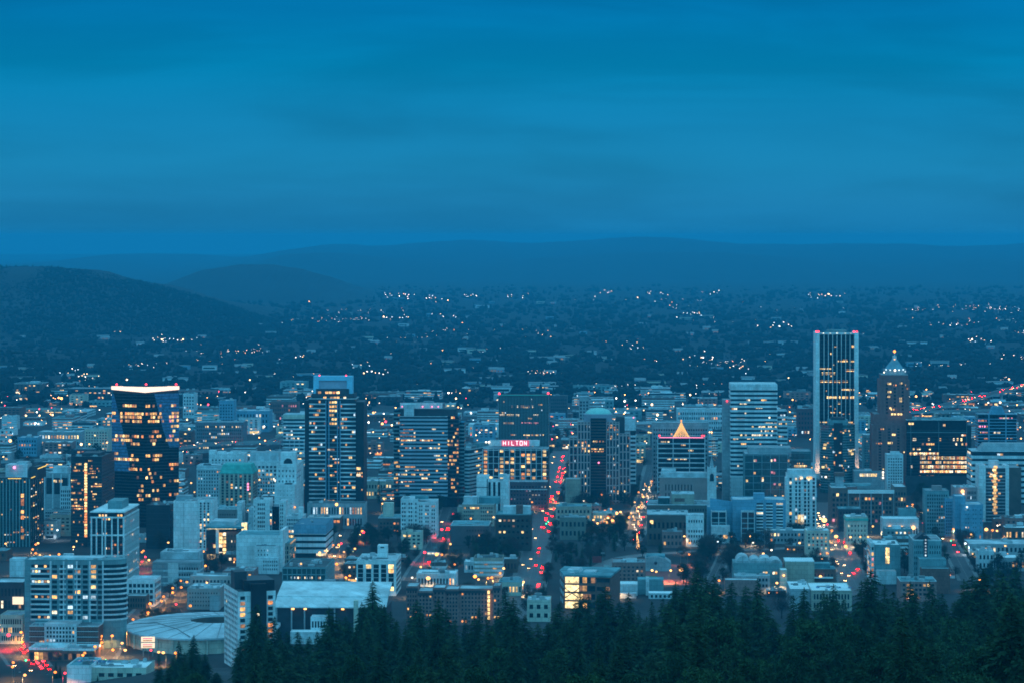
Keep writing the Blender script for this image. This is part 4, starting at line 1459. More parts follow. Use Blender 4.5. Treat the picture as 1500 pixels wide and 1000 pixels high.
# ------------------------------------------------------------------ downtown foreground blocks
b = Bld('office_block', 'white seven-storey block with a regular grid of dark square windows', 'office', 586, 640, 788, anchor='square-windowed white block', py=755)
k = b.blk('wall', WHITE, 587, 612, 730, None, 0, 30, ROOFP, .8)
k2 = b.blk('wall', WHITE, 612, 639, 734, None, -.8, 30, ROOFP, .8)
for kk, n in ((k, 7), (k2, 8)):
    b.win(kk, 'F', n, 8, (.05, .95), (.1, .95), .58, .5, p=.05, skip=lambda c, r: (c % 3 == 2))
b.part('roof_house', MB().box(b.X(608, 6), b.X(627, 6), 6, 18, k.z1, b.Z(726, 6)), ROOFT)
b.units(k, 3)
b.done()

b = Bld('low_building', 'dark brick block with lit upper windows left of square-windowed white block', 'building', 553, 588, 782)
k = b.blk('wall', BROWN, 554, 587, 757, None, 0, 34, ROOFT, .9, PALE)
b.win(k, 'F', 6, 3, (.05, .95), (.1, .8), .5, .5, p=.4, mix=[L_ORANGE, L_DIM, L_DIM])
b.part('roof_house', MB().box(b.X(561, 14), b.X(576, 14), 14, 24, k.z1, b.Z(736, 14)), CREAM)
b.done()

b = Bld('office_block', 'tan block with a pale stepped roof and gold-lit top windows', 'office', 670, 735, 770, anchor='tan gold-topped block', py=745)
k = b.blk('wall', TAN, 677, 724, 737, None, 0, 36, ROOFP, .8, PALE)
b.win(k, 'F', 14, 5, (.04, .96), (.05, .93), .5, .45, p=.08, skip=lambda c, r: 5 <= c <= 7 and r < 4)
b.row(k, 'F', k.z1 - 3.4, 8, (.05, .6), 1.8, .7, [L_GOLD, L_WARM])
b.part('roof_house', MB().box(b.X(679, 6), b.X(699, 6), 6, 20, k.z1, b.Z(727, 6)), ROOFP)
b.part('roof_house', MB().box(b.X(701, 8), b.X(732, 8), 8, 26, k.z1, b.Z(728, 8)), ROOFT)
k2 = b.blk('wall', TAN, 670, 677, 742, None, 3, 30, ROOFG, .6)
b.done()

b = Bld('low_building', 'windowless dark brick hall with a teal roof in front of tan gold-topped block', 'building', 660, 718, 798, anchor='dark brick hall', py=780)
k = b.blk('wall', mat('dark_mauve_brick', (.13, .10, .105), var=.2), 660, 716, 768, None, 0, 40, ROOFT, 1, PALE)
b.win(k, 'F', 8, 2, (.4, .98), (.35, .9), .3, .3, p=0, g=GLD)
b.units(k, 4)
b.done()

b = Bld('office_block', 'dark brown office with scattered gold windows and a teal-lit roof', 'office', 724, 779, 806, anchor='gold-dotted brown office', py=770)
k = b.blk('wall', mat('dark_umber_wall', (.055, .05, .045), var=.25), 726, 778, 752, None, 0, 30, ROOFT, 1, TEALW)
b.win(k, 'F', 7, 5, (.06, .95), (.12, .93), .5, .35, p=.42, mix=[L_GOLD, L_GOLD, L_DIM, L_PALE], g=GLD)
b.part('roof_house', MB().box(b.X(737, 6), b.X(777, 6), 6, 20, k.z1, b.Z(741, 6)), PALE)
b.part('roof_house', MB().box(b.X(756, 5), b.X(766, 5), 4, 10, k.z1, b.Z(739, 5)), BRICK)
b.units(k, 3)
b.done()

# ------------------------------------------------------------------ domed tower
b = Bld('office_tower', 'rose granite tower with a pale green dome and a dark glass centre', 'tower', 833, 923, 735, anchor='green-domed rose tower', py=660)
k = b.blk('wall', GLD, 865, 888, 612, None, -1, 30)
b.bands(k, 24, BROWN, .25, (.15, 1), .2)
for py in (646, 657, 660):
    b.row(k, 'F', b.Z(py), 8, (.05, .85), 1.6, .7, [L_WARM, L_ORANGE, L_GOLD])
ka = b.blk('wall', GL, 846, 865, 617, None, 0, 34, ROOFG, .8, ROSE)
kb = b.blk('wall', GL, 888, 907, 617, None, 0, 34, ROOFG, .8, ROSE)
kc = b.blk('wall', GL, 834, 846, 640, None, 1, 34, ROOFG, .8, ROSE)
kd = b.blk('wall', GL, 907, 923, 634, None, 1, 34, ROOFG, .8, ROSE)
ke = b.blk('upper_storey', DARKW, 902, 915, 610, 640, 10, 30, ROOFD, .5)
for kk, nv, nh in ((ka, 5, 20), (kb, 5, 20), (kc, 3, 16), (kd, 4, 17)):
    b.piers(kk, 'F', nv, ROSE, 1.3, .6, (.02, .98))
    b.beams(kk, 'F', nh // 2 + 1, ROSE, 1.2, .5, (.02, .98))
    b.win(kk, 'F', nv * 2 - 1, nh, (.03, .97), (.02, .97), .6, .55, p=.10, mix=LITMIX + [L_ORANGE, L_DIM], only=True, name='lit_window', out=.2)
for py in (648, 652, 656, 660):
    b.row(ka, 'F', b.Z(py), 6, (.05, .95), 2.2, .6, LITHOT)
kf = b.blk('lit_bay', DARKW, 889, 906, 620, 644, -.4, 2)
b.win(kf, 'F', 8, 7, (.02, .98), (.02, .98), .7, .7, p=.55, mix=[L_DIM, L_ORANGE, L_WARM, L_DIM], only=True, name='lit_window')
b.row(kb, 'F', b.Z(671), 4, (.3, .9), 2, .7, LITHOT)
b.beacon(877, 677, -1.5, 1.0, LAMP_PINK, 'wall_lamp')
b.part('drum', MB().box(b.X(855, 2), b.X(897, 2), 2, 28, b.Z(617, 2), b.Z(606.5, 2)), mat('lilac_granite', (.30, .29, .35), var=.1))
xm, rd, zd, hd = b.X(876.5, 14), (b.X(896, 14) - b.X(857, 14)) / 2, b.Z(606.5, 14), b.Z(596.5, 14) - b.Z(606.5, 14)
q = MB()
pr = [(rd * math.cos(t), hd * math.sin(t)) for t in np.linspace(0, math.pi / 2 - .06, 8)]
n = 24
for (r0, h0), (r1, h1) in zip(pr[:-1], pr[1:]):
    for i in range(n):
        a0, a1 = 2 * math.pi * i / n, 2 * math.pi * (i + 1) / n
        q.face([(xm + r0 * math.cos(a0), 15 + .6 * r0 * math.sin(a0), zd + h0), (xm + r0 * math.cos(a1), 15 + .6 * r0 * math.sin(a1), zd + h0),
                (xm + r1 * math.cos(a1), 15 + .6 * r1 * math.sin(a1), zd + h1), (xm + r1 * math.cos(a0), 15 + .6 * r1 * math.sin(a0), zd + h1)])
b.part('dome', q, mat('pale_green_copper', (.34, .62, .55), var=.12, rough=.5))
kg = b.blk('podium', TAN, 828, 850, 701, None, -20, -.2, ROOFP, .6)
b.done()

b = Bld('low_building', 'white podium with rows of small square windows at foot of green-domed rose tower', 'building', 849, 905, 726)
k = b.blk('wall', WHITE, 850, 904, 703, None, -22, 0, ROOFP, .7)
b.win(k, 'F', 12, 3, (.02, .98), (.2, .96), .4, .4, p=.05, skip=lambda c, r: c in (4, 9))
b.beacon(863, 703, -23, 1.0, LAMP_COOL, 'wall_lamp')
b.beacon(883, 703, -23, 1.0, LAMP_COOL, 'wall_lamp')
b.done()

b = Bld('office_tower', 'narrow pale tower with broad stripes right of green-domed rose tower', 'tower', 914, 933, 708)
k = b.blk('wall', GL, 915, 931, 612, None, 0, 30, ROOFP, .6, PALE)
b.part('blank_wall', MB().box(k.x0 - .4, k.x1 + .4, -.5, 30.3, b.Z(630), k.z1 - .1), PALE)
b.bands(k, 12, PALE, .5, (0, .78), .5)
b.beacon(928, 611, 1, .8, LAMP_PINK)
b.done()

b = Bld('office_tower', 'grey slab tower standing behind green dome', 'tower', 847, 864, 668)
k = b.blk('wall', GREYW, 848, 863, 580, None, 0, 24, ROOFP, .8)
b.win(k, 'F', 3, 16, p=.03)
b.done()

# ------------------------------------------------------------------ tree-lit office
b = Bld('office_block', 'dark banded office with a cone of golden festive lights on its roof', 'office', 955, 1044, 722, anchor='golden roof-tree office', py=665)
k = b.blk('wall', GLD, 963, 1033, 640, None, 0, 36, ROOFD, 1, PALE)
b.bands(k, 11, PALE, .26, (.02, .98), .4)
for px in (963.5, 986, 1010, 1032.5):
    b.part('pier', MB().box(b.X(px) - .5, b.X(px) + .5, -.7, .3, 0, k.z1), PALE)
for py, a, c in ((646.5, .05, .25), (651, .5, .6), (659, .65, .75), (671.5, .2, .62)):
    b.row(k, 'F', b.Z(py), 14, (a, c), 1.6, .7, [L_GOLD, L_WARM, L_PALE])
k2 = b.blk('rear_wing', GREYW, 955, 1038, 618, None, 44, 66, ROOFP, 1)
b.win(k2, 'F', 22, 14, (.02, .98), (.05, .93), .6, .45, p=.03)
q = MB()
xm, y0 = b.X(998, 12), 14
za, zb_ = b.Z(616, 12), k.z1 + .4
rd = b.X(1010, 12) - xm
for i in range(26):
    t = math.pi * 2 * i / 26
    for j in range(11):
        f0, f1 = j / 11, (j + .72) / 11
        q.tube((xm + rd * math.cos(t) * (1 - f0) ** 1.25, y0 + rd * .5 * math.sin(t) * (1 - f0), zb_ + (za - zb_) * f0),
               (xm + rd * math.cos(t) * (1 - f1) ** 1.25, y0 + rd * .5 * math.sin(t) * (1 - f1), zb_ + (za - zb_) * f1), .33, n=4)
t = b.part('light_cone', q, lit('festive_gold', (1.0, .50, .13), 1.6, 0, inner=False))
b.part('mast', MB().tube((xm, y0, zb_ - .5), (xm, y0, za), .25), METAL)
b.beacon(998, 615.5, 12, .9, LAMP_ORANGE, 'warning_light')
b.part('light_strip', MB().box(b.X(966), b.X(1030), -.9, -.45, k.z1 + .6, k.z1 + 1.3), LAMP_PINK)
for px in (966, 1028.5, 1031):
    b.beacon(px, 637.5, 0, 1.0, LAMP_RED)
b.done()

b = Bld('church', 'white church tower with spire and arched window beside a rose-walled nave', 'church', 965, 1050, 740, anchor='white church tower', py=700)
k = b.blk('wall', mat('rose_wall', (.36, .24, .22), var=.15), 966, 1036, 698, None, 0, 24, ROOFP, .6, PALE)
k2 = b.blk('roof_house', PALE, 969, 990, 687, 697, 8, 22, ROOFP, .5)
b.part('nave_roof', MB().box(b.X(968, 3), b.X(1036, 3), 3, 23, k.z1, b.Z(692, 3)), ROOFP)
b.win(k, 'F', 9, 2, (.1, .7), (.2, .8), .3, .7, p=0, g=GLD)
kt = b.blk('bell_tower', WHITE, 1036, 1049.5, 685, None, -4, 8, None)
xm, hw = (kt.x0 + kt.x1) / 2, (kt.x1 - kt.x0)
q = MB()
r = hw * .22
zc = b.Z(697, -4)
q.face([(xm - r, -4.08, zc - 5), (xm + r, -4.08, zc - 5)] + [(xm + r * math.cos(t), -4.08, zc + r * 1.5 * math.sin(t)) for t in np.linspace(0, math.pi, 9)])
b.part('arched_window', q, GL)
for dx in (-.45, -.15, .15, .45):
    b.part('pinnacle', MB().box(xm + dx * hw - .5, xm + dx * hw + .5, -4.2, -3.2, kt.z1, kt.z1 + 2.2), WHITE)
q = MB()
s4 = hw * .26
q.prism([(xm - s4, 2 - s4), (xm + s4, 2 - s4), (xm + s4, 2 + s4), (xm - s4, 2 + s4)], kt.z1, 0, None, lambda P: [(xm + dx * .1, 2 + dy * .1, b.Z(667, 2)) for dx, dy in ((-1, -1), (1, -1), (1, 1), (-1, 1))])
b.part('spire', q, GREYW)
b.done()

b = Bld('low_building', 'long low market block with a tan upper storey and dark glass box', 'building', 955, 1048, 768, anchor='tan-topped market block', py=740)
k = b.blk('wall', mat('dim_olive_wall', (.12, .115, .10), var=.2), 948, 1046, 738, None, 4, 50, ROOFG, .8, PALE)
k2 = b.blk('upper_storey', TAN, 984, 1017, 722, 738, 12, 36, ROOFP, .8, PALE)
b.part('brick_panel', MB().box(b.X(988, 12), b.X(1003, 12), 11.8, 12.1, b.Z(734, 12), b.Z(729, 12)), BRICK)
k3 = b.blk('glass_box', GLT, 964, 981, 728, 741, 5, 18, ROOFP, .5, PALE)
b.win(k, 'F', 22, 2, (.1, .98), (.3, .9), .4, .4, p=.06)
b.units(k, 8, 1.2)
b.units(k2, 3)
b.done()

b = Bld('low_building', 'dim long hall with a pale flat roof in front of tan-topped market block', 'building', 946, 1006, 798)
k = b.blk('wall', BROWN, 948, 1008, 752, None, 0, 40, ROOFP, .9, PALE)
b.win(k, 'F', 9, 2, (.03, .97), (.1, .85), .5, .5, p=.05, g=GLD)
b.pane(k, 'F', .11, b.Z(764), 3, 3.4, L_GOLD, 'lit_window')
b.units(k, 6)
b.done()

b = Bld('office_block', 'small white house block with dark window rows behind bare autumn tree', 'building', 1003, 1033, 800)
k = b.blk('wall', WHITE, 1005, 1031, 755, None, 0, 26, ROOFP, .7)
b.win(k, 'F', 6, 5, (.1, .95), (.1, .93), .5, .5, p=.04, skip=lambda c, r: r == 3)
k2 = b.blk('upper_storey', PALE, 1007, 1031, 753, 757, 3, 20, ROOFP, .5)
b.done()
# ------------------------------------------------------------------ right-hand towers
b = Bld('office_tower', 'tall pale blue office tower with close horizontal bands and a broad blank top', 'tower', 1058, 1154, 738, anchor='close-banded blue tower', py=640)
k = b.blk('wall', GL, 1070.5, 1138, 562, None, 0, 44, ROOFG, .8, PALE)
b.part('blank_top', MB().box(k.x0 - .6, k.x1 + .6, -.7, 44, b.Z(571), k.z1 + .3), PALE)
b.bands(k, 26, BLUEW if False else PALE, .52, (0, .955), .6)
b.glow(k, 'F', 26, 24, .52, .06, LITOFF, (0, .955))
for py, a, c in ((590, .2, .35), (596, .55, .7), (613, .12, .3), (619, .65, 1), (630, .65, 1), (624, .4, 1), (636, .2, .8), (641, .05, .5)):
    b.row(k, 'F', b.Z(py + .6), 12, (a, c), 1.7, .65, [L_PALE, L_GOLD, L_PALE])
k2 = b.blk('wall', GL, 1138, 1153, 601, None, 6, 40, ROOFP, .6, PALE)
b.bands(k2, 21, PALE, .52, (0, .97), .6)
b.glow(k2, 'F', 21, 6, .52, .2, LITOFF, (0, .97))
k3 = b.blk('side_slab', GREYW, 1058.5, 1069, 585, None, 14, 40, ROOFP, .6)
b.beacon(1065, 587, 13, .9, LAMP_RED)
k4 = b.blk('base_wing', PALE, 1071, 1092, 698, None, -10, -.5, ROOFP, .7)
b.piers(k4, 'F', 9, WHITE, .6, .4)
b.done()

b = Bld('office_block', 'teal glass office block with a concrete top strip and fine grid', 'office', 1088, 1190, 748, anchor='teal glass block', py=695)
k = b.blk('wall', GLT, 1091, 1154, 664, None, 0, 42, ROOFP, .7, GREYW)
b.part('top_strip', MB().box(b.X(1096, 5), b.X(1159, 5), 4, 36, k.z1, b.Z(655, 5)), GREYW)
b.piers(k, 'F', 6, TEALW, .5, .3)
b.beams(k, 'F', 9, TEALW, .5, .3, (.02, .98))
b.piers(k, 'L', 4, TEALW, .5, .3)
b.win(k, 'F', 16, 14, (.02, .98), (.02, .98), .75, .6, p=.05, mix=LITHOT, only=True, name='lit_window', out=.15)
for px, py in ((1105, 674), (1107, 674), (1130, 674), (1135, 673), (1155, 674), (1131, 691), (1134, 692), (1117, 700), (1117, 703), (1135, 708), (1142, 709)):
    b.pane(k, 'F', (px - 1091) / 63, b.Z(py), 2.0, 2.4, R.choice([L_WARM, L_PALE, L_PINK]), 'lit_window', k.o, .2)
k2 = b.blk('rear_wing', GLT, 1159, 1188, 660, None, 26, 60, ROOFG, .7, TEALW)
b.beams(k2, 'F', 9, TEALW, .6, .3, (.02, .98))
b.row(k2, 'F', b.Z(682, 26), 9, (.05, .9), 2.2, .8, [L_GOLD, L_WARM])
b.row(k2, 'F', b.Z(678, 26), 9, (.3, .6), 1.6, .4, [L_GOLD, L_WARM])
b.done()

b = Bld('apartment_tower', 'white fourteen-storey tower with vertical ribs and dark window columns', 'tower', 1150, 1198, 782, anchor='ribbed white tower', py=730)
k = b.blk('wall', WHITE, 1153, 1195, 694, None, 0, 28, ROOFP, .8)
for j, px in enumerate((1158, 1166.5, 1171, 1179.5, 1184, 1192)):
    for i in range(14):
        b.pane(k, 'F', (px - 1153) / 42, b.Z(701 + i * 5.6), 2.1, 2.5, R.choice([L_PALE, L_WARM, L_DIM, L_COOL]) if R.random() < .1 else GL)
for px in (1153.3, 1161, 1168.7, 1175, 1182, 1188, 1194.7):
    b.part('pier', MB().box(b.X(px) - .7, b.X(px) + .7, -1.0, .3, 0, k.z1), WHITE)
b.part('upper_storey', MB().box(b.X(1154, 4), b.X(1190, 4), 4, 22, k.z1, b.Z(687.5, 4)), PALE)
b.row(Blk(b.X(1167), b.X(1190), -.9, 2, 0, 0, k.o), 'F', b.Z(699), 5, (0, 1), 2.4, .8, [L_GOLD, L_WARM, L_PALE])
kl = b.blk('stair_block', WHITE, 1150.5, 1153, 699, None, 6, 20)
b.row(Blk(b.X(1168), b.X(1178), -.9, 2, 0, 0, k.o), 'F', b.Z(760), 2, (0, 1), 9, 1, [L_PALE, L_GOLD])
b.units(k, 5)
b.done()

b = Bld('apartment_block', 'blue-grey terraced apartments with balcony stacks left of ribbed white tower', 'apartments', 1040, 1152, 792, anchor='blue terraced apartments', py=755)
k = b.blk('wall', BLUEW, 1073, 1151, 731, None, 4, 36, ROOFP, .7)
for a in (1108, 1122, 1137):
    kk = Blk(b.X(a, 4), b.X(a + 10, 4), 4, 30, 0, k.z1, k.o)
    me = MB().box(kk.x0, kk.x1, 2.2, 4.3, 0, 1.2).mesh('balcony', PALE)
    for i in range(9):
        z = b.Z(737 + i * 4.6, 4)
        link('balcony', me, b.root).location = (0, 0, z - 2)
        b.pane(kk, 'F', .5, z, (kk.x1 - kk.x0) * .95, 1.6, L_PALE if R.random() < .12 else GL, 'window')
b.part('roof_house', MB().box(b.X(1104, 10), b.X(1120, 10), 10, 22, k.z1, b.Z(722, 10)), BLUEW)
k2 = b.blk('lower_wing', GL, 1042, 1064, 748, None, -6, 16, ROOFP, 1, PALE)
b.bands(k2, 4, TEALW, .25, (.3, .95), .3)
b.piers(k2, 'F', 3, PALE, .7, .5, (0, .98))
k3 = b.blk('lower_wing', GL, 1086, 1105, 748, None, -6, 3.9, ROOFP, 1, PALE)
b.bands(k3, 5, TEALW, .25, (.1, .95), .3)
b.piers(k3, 'F', 3, PALE, .7, .5)
k4 = b.blk('roof_terrace', BLUEW, 1036, 1104, 742, None, 8, 30, ROOFP, .7)
k5 = b.blk('porch', PALE, 1042, 1069, 770, None, -18, -6.2, ROOFP, .6)
b.row(k5, 'F', 6, 3, (.5, .9), 3, .8, [L_WARM, L_PINK])
b.part('roof_screen', MB().prism([(b.X(1040, 12), 12), (b.X(1073, 12), 12), (b.X(1073, 13), 13), (b.X(1040, 13), 13)], k4.z1, 0, None,
       lambda P: [(P[0][0], 12, b.Z(729, 12)), (P[1][0], 12, b.Z(734, 12)), (P[2][0], 13, b.Z(734, 12)), (P[3][0], 13, b.Z(729, 12))]), BLUEW)
b.done()

b = Bld('skyscraper', 'tallest tower, black glass between white flared edge columns, with white ribs', 'skyscraper', 1194, 1262, 712, anchor='tallest white-edged tower', py=600)
k = b.blk('wall', GLD, 1200, 1253, 489, None, 0, 40, ROOFG, .8, WHITE)
b.bands(k, 40, BLACKW, .35, (.02, .98), .15)
for i in range(8):
    px = 1207 + i * 6.35
    b.part('rib', MB().box(b.X(px) - .32, b.X(px) + .32, -1.0, .3, 4, k.z1), WHITE)


def flared(pa, pb_, sgn):
    q = MB()
    x0, x1 = b.X(pa), b.X(pb_)
    prof = [(0, 1.8), (b.Z(696), 1.5), (b.Z(684), .6), (b.Z(668), .15), (b.Z(650), 0), (b.Z(487), 0)]
    for (za, ea), (zb_, eb) in zip(prof[:-1], prof[1:]):
        la, lb = (x0 - ea, x0 - eb) if sgn < 0 else (x0, x0)
        ra, rb_ = (x1, x1) if sgn < 0 else (x1 + ea, x1 + eb)
        q.prism([(la, -1.6 - ea), (ra, -1.6 - ea), (ra, 42), (la, 42)], za, zb_, None, lambda P: [(lb, -1.6 - eb, zb_), (rb_, -1.6 - eb, zb_), (rb_, 42, zb_), (lb, 42, zb_)])
    b.part('edge_column', q, WHITE)


flared(1194.8, 1200.5, -1)
flared(1252, 1257.6, 1)
b.part('top_beam', MB().box(b.X(1200), b.X(1252), -.8, .3, b.Z(489), b.Z(487)), WHITE)
for py, a, c, p in ((507, .88, 1, 1), (518, .3, .36, 1), (529.5, .5, 1, .9), (540.5, 0, .34, 1), (542, .72, 1, .9), (546.5, .02, .45, 1), (558, .02, .8, .95), (569.5, .6, 1, .9), (581.5, .2, .98, .7), (604.5, .3, .65, .7), (617, 0, .98, .9), (621, .85, 1, 1), (551, .3, .5, .2), (590, .5, .6, .8)):
    b.row(k, 'F', b.Z(py), max(2, int((c - a) * 24)), (a + .01, c - .01), 2.5, p * .95, [L_GOLD, L_WARM, L_GOLD])
b.win(k, 'F', 24, 40, (.02, .98), (.3, .98), .6, .4, p=.02, only=True, name='lit_window', out=.25)
b.part('roof_house', MB().box(b.X(1212, 12), b.X(1240, 12), 12, 28, k.z1, b.Z(483.5, 12)), TEALW)
for px in (1213, 1218, 1222):
    b.part('antenna', MB().tube((b.X(px, 14), 14, k.z1), (b.X(px, 14), 14, b.Z(479 if px == 1213 else 481, 14)), .2), METAL)
for px in (1196, 1199, 1251, 1255):
    b.beacon(px, 486, 0, 1.15, LAMP_RED)
for px in (1197.5, 1256):
    L_ = bpy.data.lights.new('wash_light', 'SPOT')
    L_.energy, L_.color, L_.spot_size, L_.spot_blend, L_.shadow_soft_size = 16000, (1, .55, .3), math.radians(70), 1.0, .4
    lo = bpy.data.objects.new('wash_light', L_)
    COL.objects.link(lo)
    lo.parent = b.root
    lo.location, lo.rotation_euler = (b.X(px), -16, 14), (math.radians(125), 0, 0)
for px in (1206, 1216, 1226, 1238, 1246):
    b.part('wash_lamp', MB().ball((b.X(px), -1.2, k.z1 + 1.4), .35), LAMP_WHITE)
b.done()

b = Bld('low_building', 'pale podium with gold-lit windows below tallest white-edged tower', 'building', 1250, 1298, 724)
k = b.blk('wall', GREYW, 1251, 1296, 689, None, 0, 36, ROOFP, .7)
b.row(k, 'F', b.Z(695), 8, (.18, .75), 3.2, 1, [L_GOLD, L_PALE])
for py in (691, 695, 699):
    b.beacon(1293.5, py, -.6, .9, LAMP_WHITE, 'wall_lamp')
k2 = b.blk('roof_house', PALE, 1267, 1290, 687, 691, 10, 24)
b.done()

b = Bld('office_tower', 'dark glass octagonal tower in front of tallest white-edged tower', 'tower', 1202, 1253, 722, anchor='dark octagonal tower', py=665)
q = MB()
x0, x1 = b.X(1202.5, 8), b.X(1252.5, 8)
w = x1 - x0
P8 = [(x0, 10), (x0 + w * .25, 1), (x0 + w * .36, 0), (x0 + w * .64, 0), (x0 + w * .75, 1), (x1, 10), (x1, 26), (x0 + w * .7, 36), (x0 + w * .3, 36), (x0, 26)]
top = b.Z(622)
body = b.part('wall', q.prism(P8, 0, top), GLT)
FOOT.append((b.x, b.Y + 18, 22, 20))
core = b.part('core', MB().box(x0 + w * .36, x0 + w * .62, -.6, 20, 0, b.Z(619)), BLACKW)
b.part('crown', MB().prism([(x0 + w * .22, 5), (x0 + w * .35, 1.5), (x0 + w * .7, 1.5), (x0 + w * .8, 5), (x0 + w * .8, 28), (x0 + w * .22, 28)], top, b.Z(615)), TEALW)
b.part('crown', MB().prism([(x0 + w * .3, 5), (x0 + w * .38, 3.5), (x0 + w * .64, 3.5), (x0 + w * .7, 6), (x0 + w * .7, 24), (x0 + w * .3, 24)], b.Z(615), b.Z(611.5)), DARKW)
me = MB().prism([(x * 1.012, (y - 18) * 1.012 + 18) for x, y in P8], 0, .6).mesh('floor_line', TEALW)
for i in range(24):
    link('floor_line', me, b.root).location = (0, 0, 4 + i * (top - 5) / 24)
kk = Blk(x0 + w * .02, x0 + w * .98, 0, 20, 0, top, body)
for i in range(46):
    t, py = R.random(), 628 + R.random() * 76
    yy = np.interp(t, [0, .25, .36, .64, .75, 1], [10, 1, 0, 0, 1, 10]) if not .36 < t < .62 else -.6
    ww = R.choice([1.2, 1.2, 2.2])
    q = MB().box(x0 + w * t - ww / 2, x0 + w * t + ww / 2, yy - .35, yy + .8, b.Z(py) - .8, b.Z(py) + .8)
    q.build('lit_window', R.choice(LITMIX), body)
for px, py in ((1208, 656), (1209, 651), (1244, 660), (1246, 660), (1249, 664), (1224, 628), (1206, 684)):
    q = MB().box(b.X(px) - 1.4, b.X(px) + 1.4, (1.5 if px < 1210 else .8) + 2, 6, b.Z(py) - 1, b.Z(py) + 1)
    q.build('lit_window', L_GOLD, body)
b.beacon(1209.5, 698, 0, .9, LAMP_WHITE, 'wall_lamp')
b.done()

b = Bld('brick_tower', 'red brick stepped tower with a pyramid crown and a glowing amber spire tip', 'tower', 1279, 1336, 722, anchor='amber-spired brick tower', py=630)
BRK = mat('plum_brick_tower', (.24, .10, .09), var=.2, scale=.25)
k = b.blk('wall', BRK, 1289, 1332.5, 556, None, 0, 36)
k2 = b.blk('wall', BRK, 1291.5, 1330, 548, 557, 2, 34, ROOFP, .8, GREYW)
k3 = b.blk('wall', BRK, 1280, 1336, 606, None, -3, 40, ROOFG, .6)
k4 = b.blk('wall', BRK, 1277, 1328, 622, None, -8, 20, ROOFG, .6)
for kk, c, r in ((k, 12, 30), (k4, 14, 22)):
    b.piers(kk, 'F', 8, mat('plum_brick_pier', (.29, .13, .115), var=.2), 1.0, .5, (.03, .97))
    b.win(kk, 'F', c, r, (.04, .96), (.05, .97), .5, .45, p=.035, mix=LITHOT, g=GLD, skip=lambda c, r: (c + r) % 1, only=True, name='lit_window', out=.2)
    b.win(kk, 'F', 7, r, (.04, .96), (.05, .97), .5, .5, p=0, g=GLD, skip=lambda c, r: c % 2 == 0)
for px, py in ((1302, 561.5), (1304, 561.5), (1302, 573.5), (1304, 573.5), (1302, 580.5), (1320, 561), (1319.5, 583), (1319.5, 587), (1304, 597), (1307, 606), (1311, 606), (1316, 606), (1320, 606), (1308, 636), (1310, 636), (1302, 648), (1304, 648), (1306, 648)):
    kk = k if py < 604 else k4
    b.pane(kk, 'F', (b.X(px, kk.y0) - kk.x0) / (kk.x1 - kk.x0), b.Z(py, kk.y0), 2.2, 2.0, L_GOLD, 'lit_window', kk.o, .3)
xm = b.X(1310.5, 16)
q = MB()
r0, r1 = b.X(1326, 16) - xm, b.X(1317, 16) - xm
za, zb_ = b.Z(547, 16), b.Z(540, 16)
sq = lambda r: [(xm - r, 18 - r * .8), (xm + r, 18 - r * .8), (xm + r, 18 + r * .8), (xm - r, 18 + r * .8)]
b.part('crown_base', MB().prism(sq(r0), za - .5, zb_), GREYW)
rt = b.X(1314, 16) - xm
b.part('pyramid_roof', MB().prism(sq(r0 * .86), zb_, 0, None, lambda P: [(x, y, b.Z(526, 16)) for x, y in sq(rt)]), mat('slate_blue_roof', (.16, .33, .40), var=.2))
b.part('lantern', MB().prism(sq(rt * .8), b.Z(526, 16), b.Z(521, 16)), PALE)
b.part('spire', MB().tube((xm, 18, b.Z(521, 16)), (xm, 18, b.Z(513, 16)), .5, .15), WMETAL)
b.part('spire_lamp', MB().ball((xm, 18, b.Z(514.5, 16)), 1.5), LAMP_ORANGE)
for px, py, m in ((1311, 542, LAMP_WHITE), (1295, 545, LAMP_WHITE), (1298, 541, LAMP_COOL), (1323, 541, LAMP_COOL), (1326, 543.5, LAMP_COOL), (1304, 541.5, LAMP_COOL), (1317, 541.5, LAMP_COOL)):
    b.beacon(px, py, 2, .75 if px != 1311 else 1.1, m, 'crown_lamp')
b.beacon(1310.5, 526, 12, .8, LAMP_WARM, 'crown_lamp')
b.done()

b = Bld('apartment_tower', 'slim pale tower with window grid between dark octagonal and amber-spired brick tower', 'tower', 1264, 1280, 704)
k = b.blk('wall', TEALW, 1265, 1278, 636, None, 0, 24, ROOFP, .6, PALE)
b.win(k, 'F', 4, 17, (.1, .9), (.05, .95), .45, .5, p=.08)
b.done()

b = Bld('apartment_block', 'small white block with window rows at foot of amber-spired brick tower', 'apartments', 1298, 1325, 735)
k = b.blk('wall', PALE, 1299, 1323, 665, None, 0, 22, ROOFP, .6)
b.win(k, 'F', 6, 14, (.06, .94), (.1, .95), .5, .5, p=.05)
k2 = b.blk('roof_house', PALE, 1305, 1318, 661, 667, 6, 16, ROOFP, .4)
b.done()

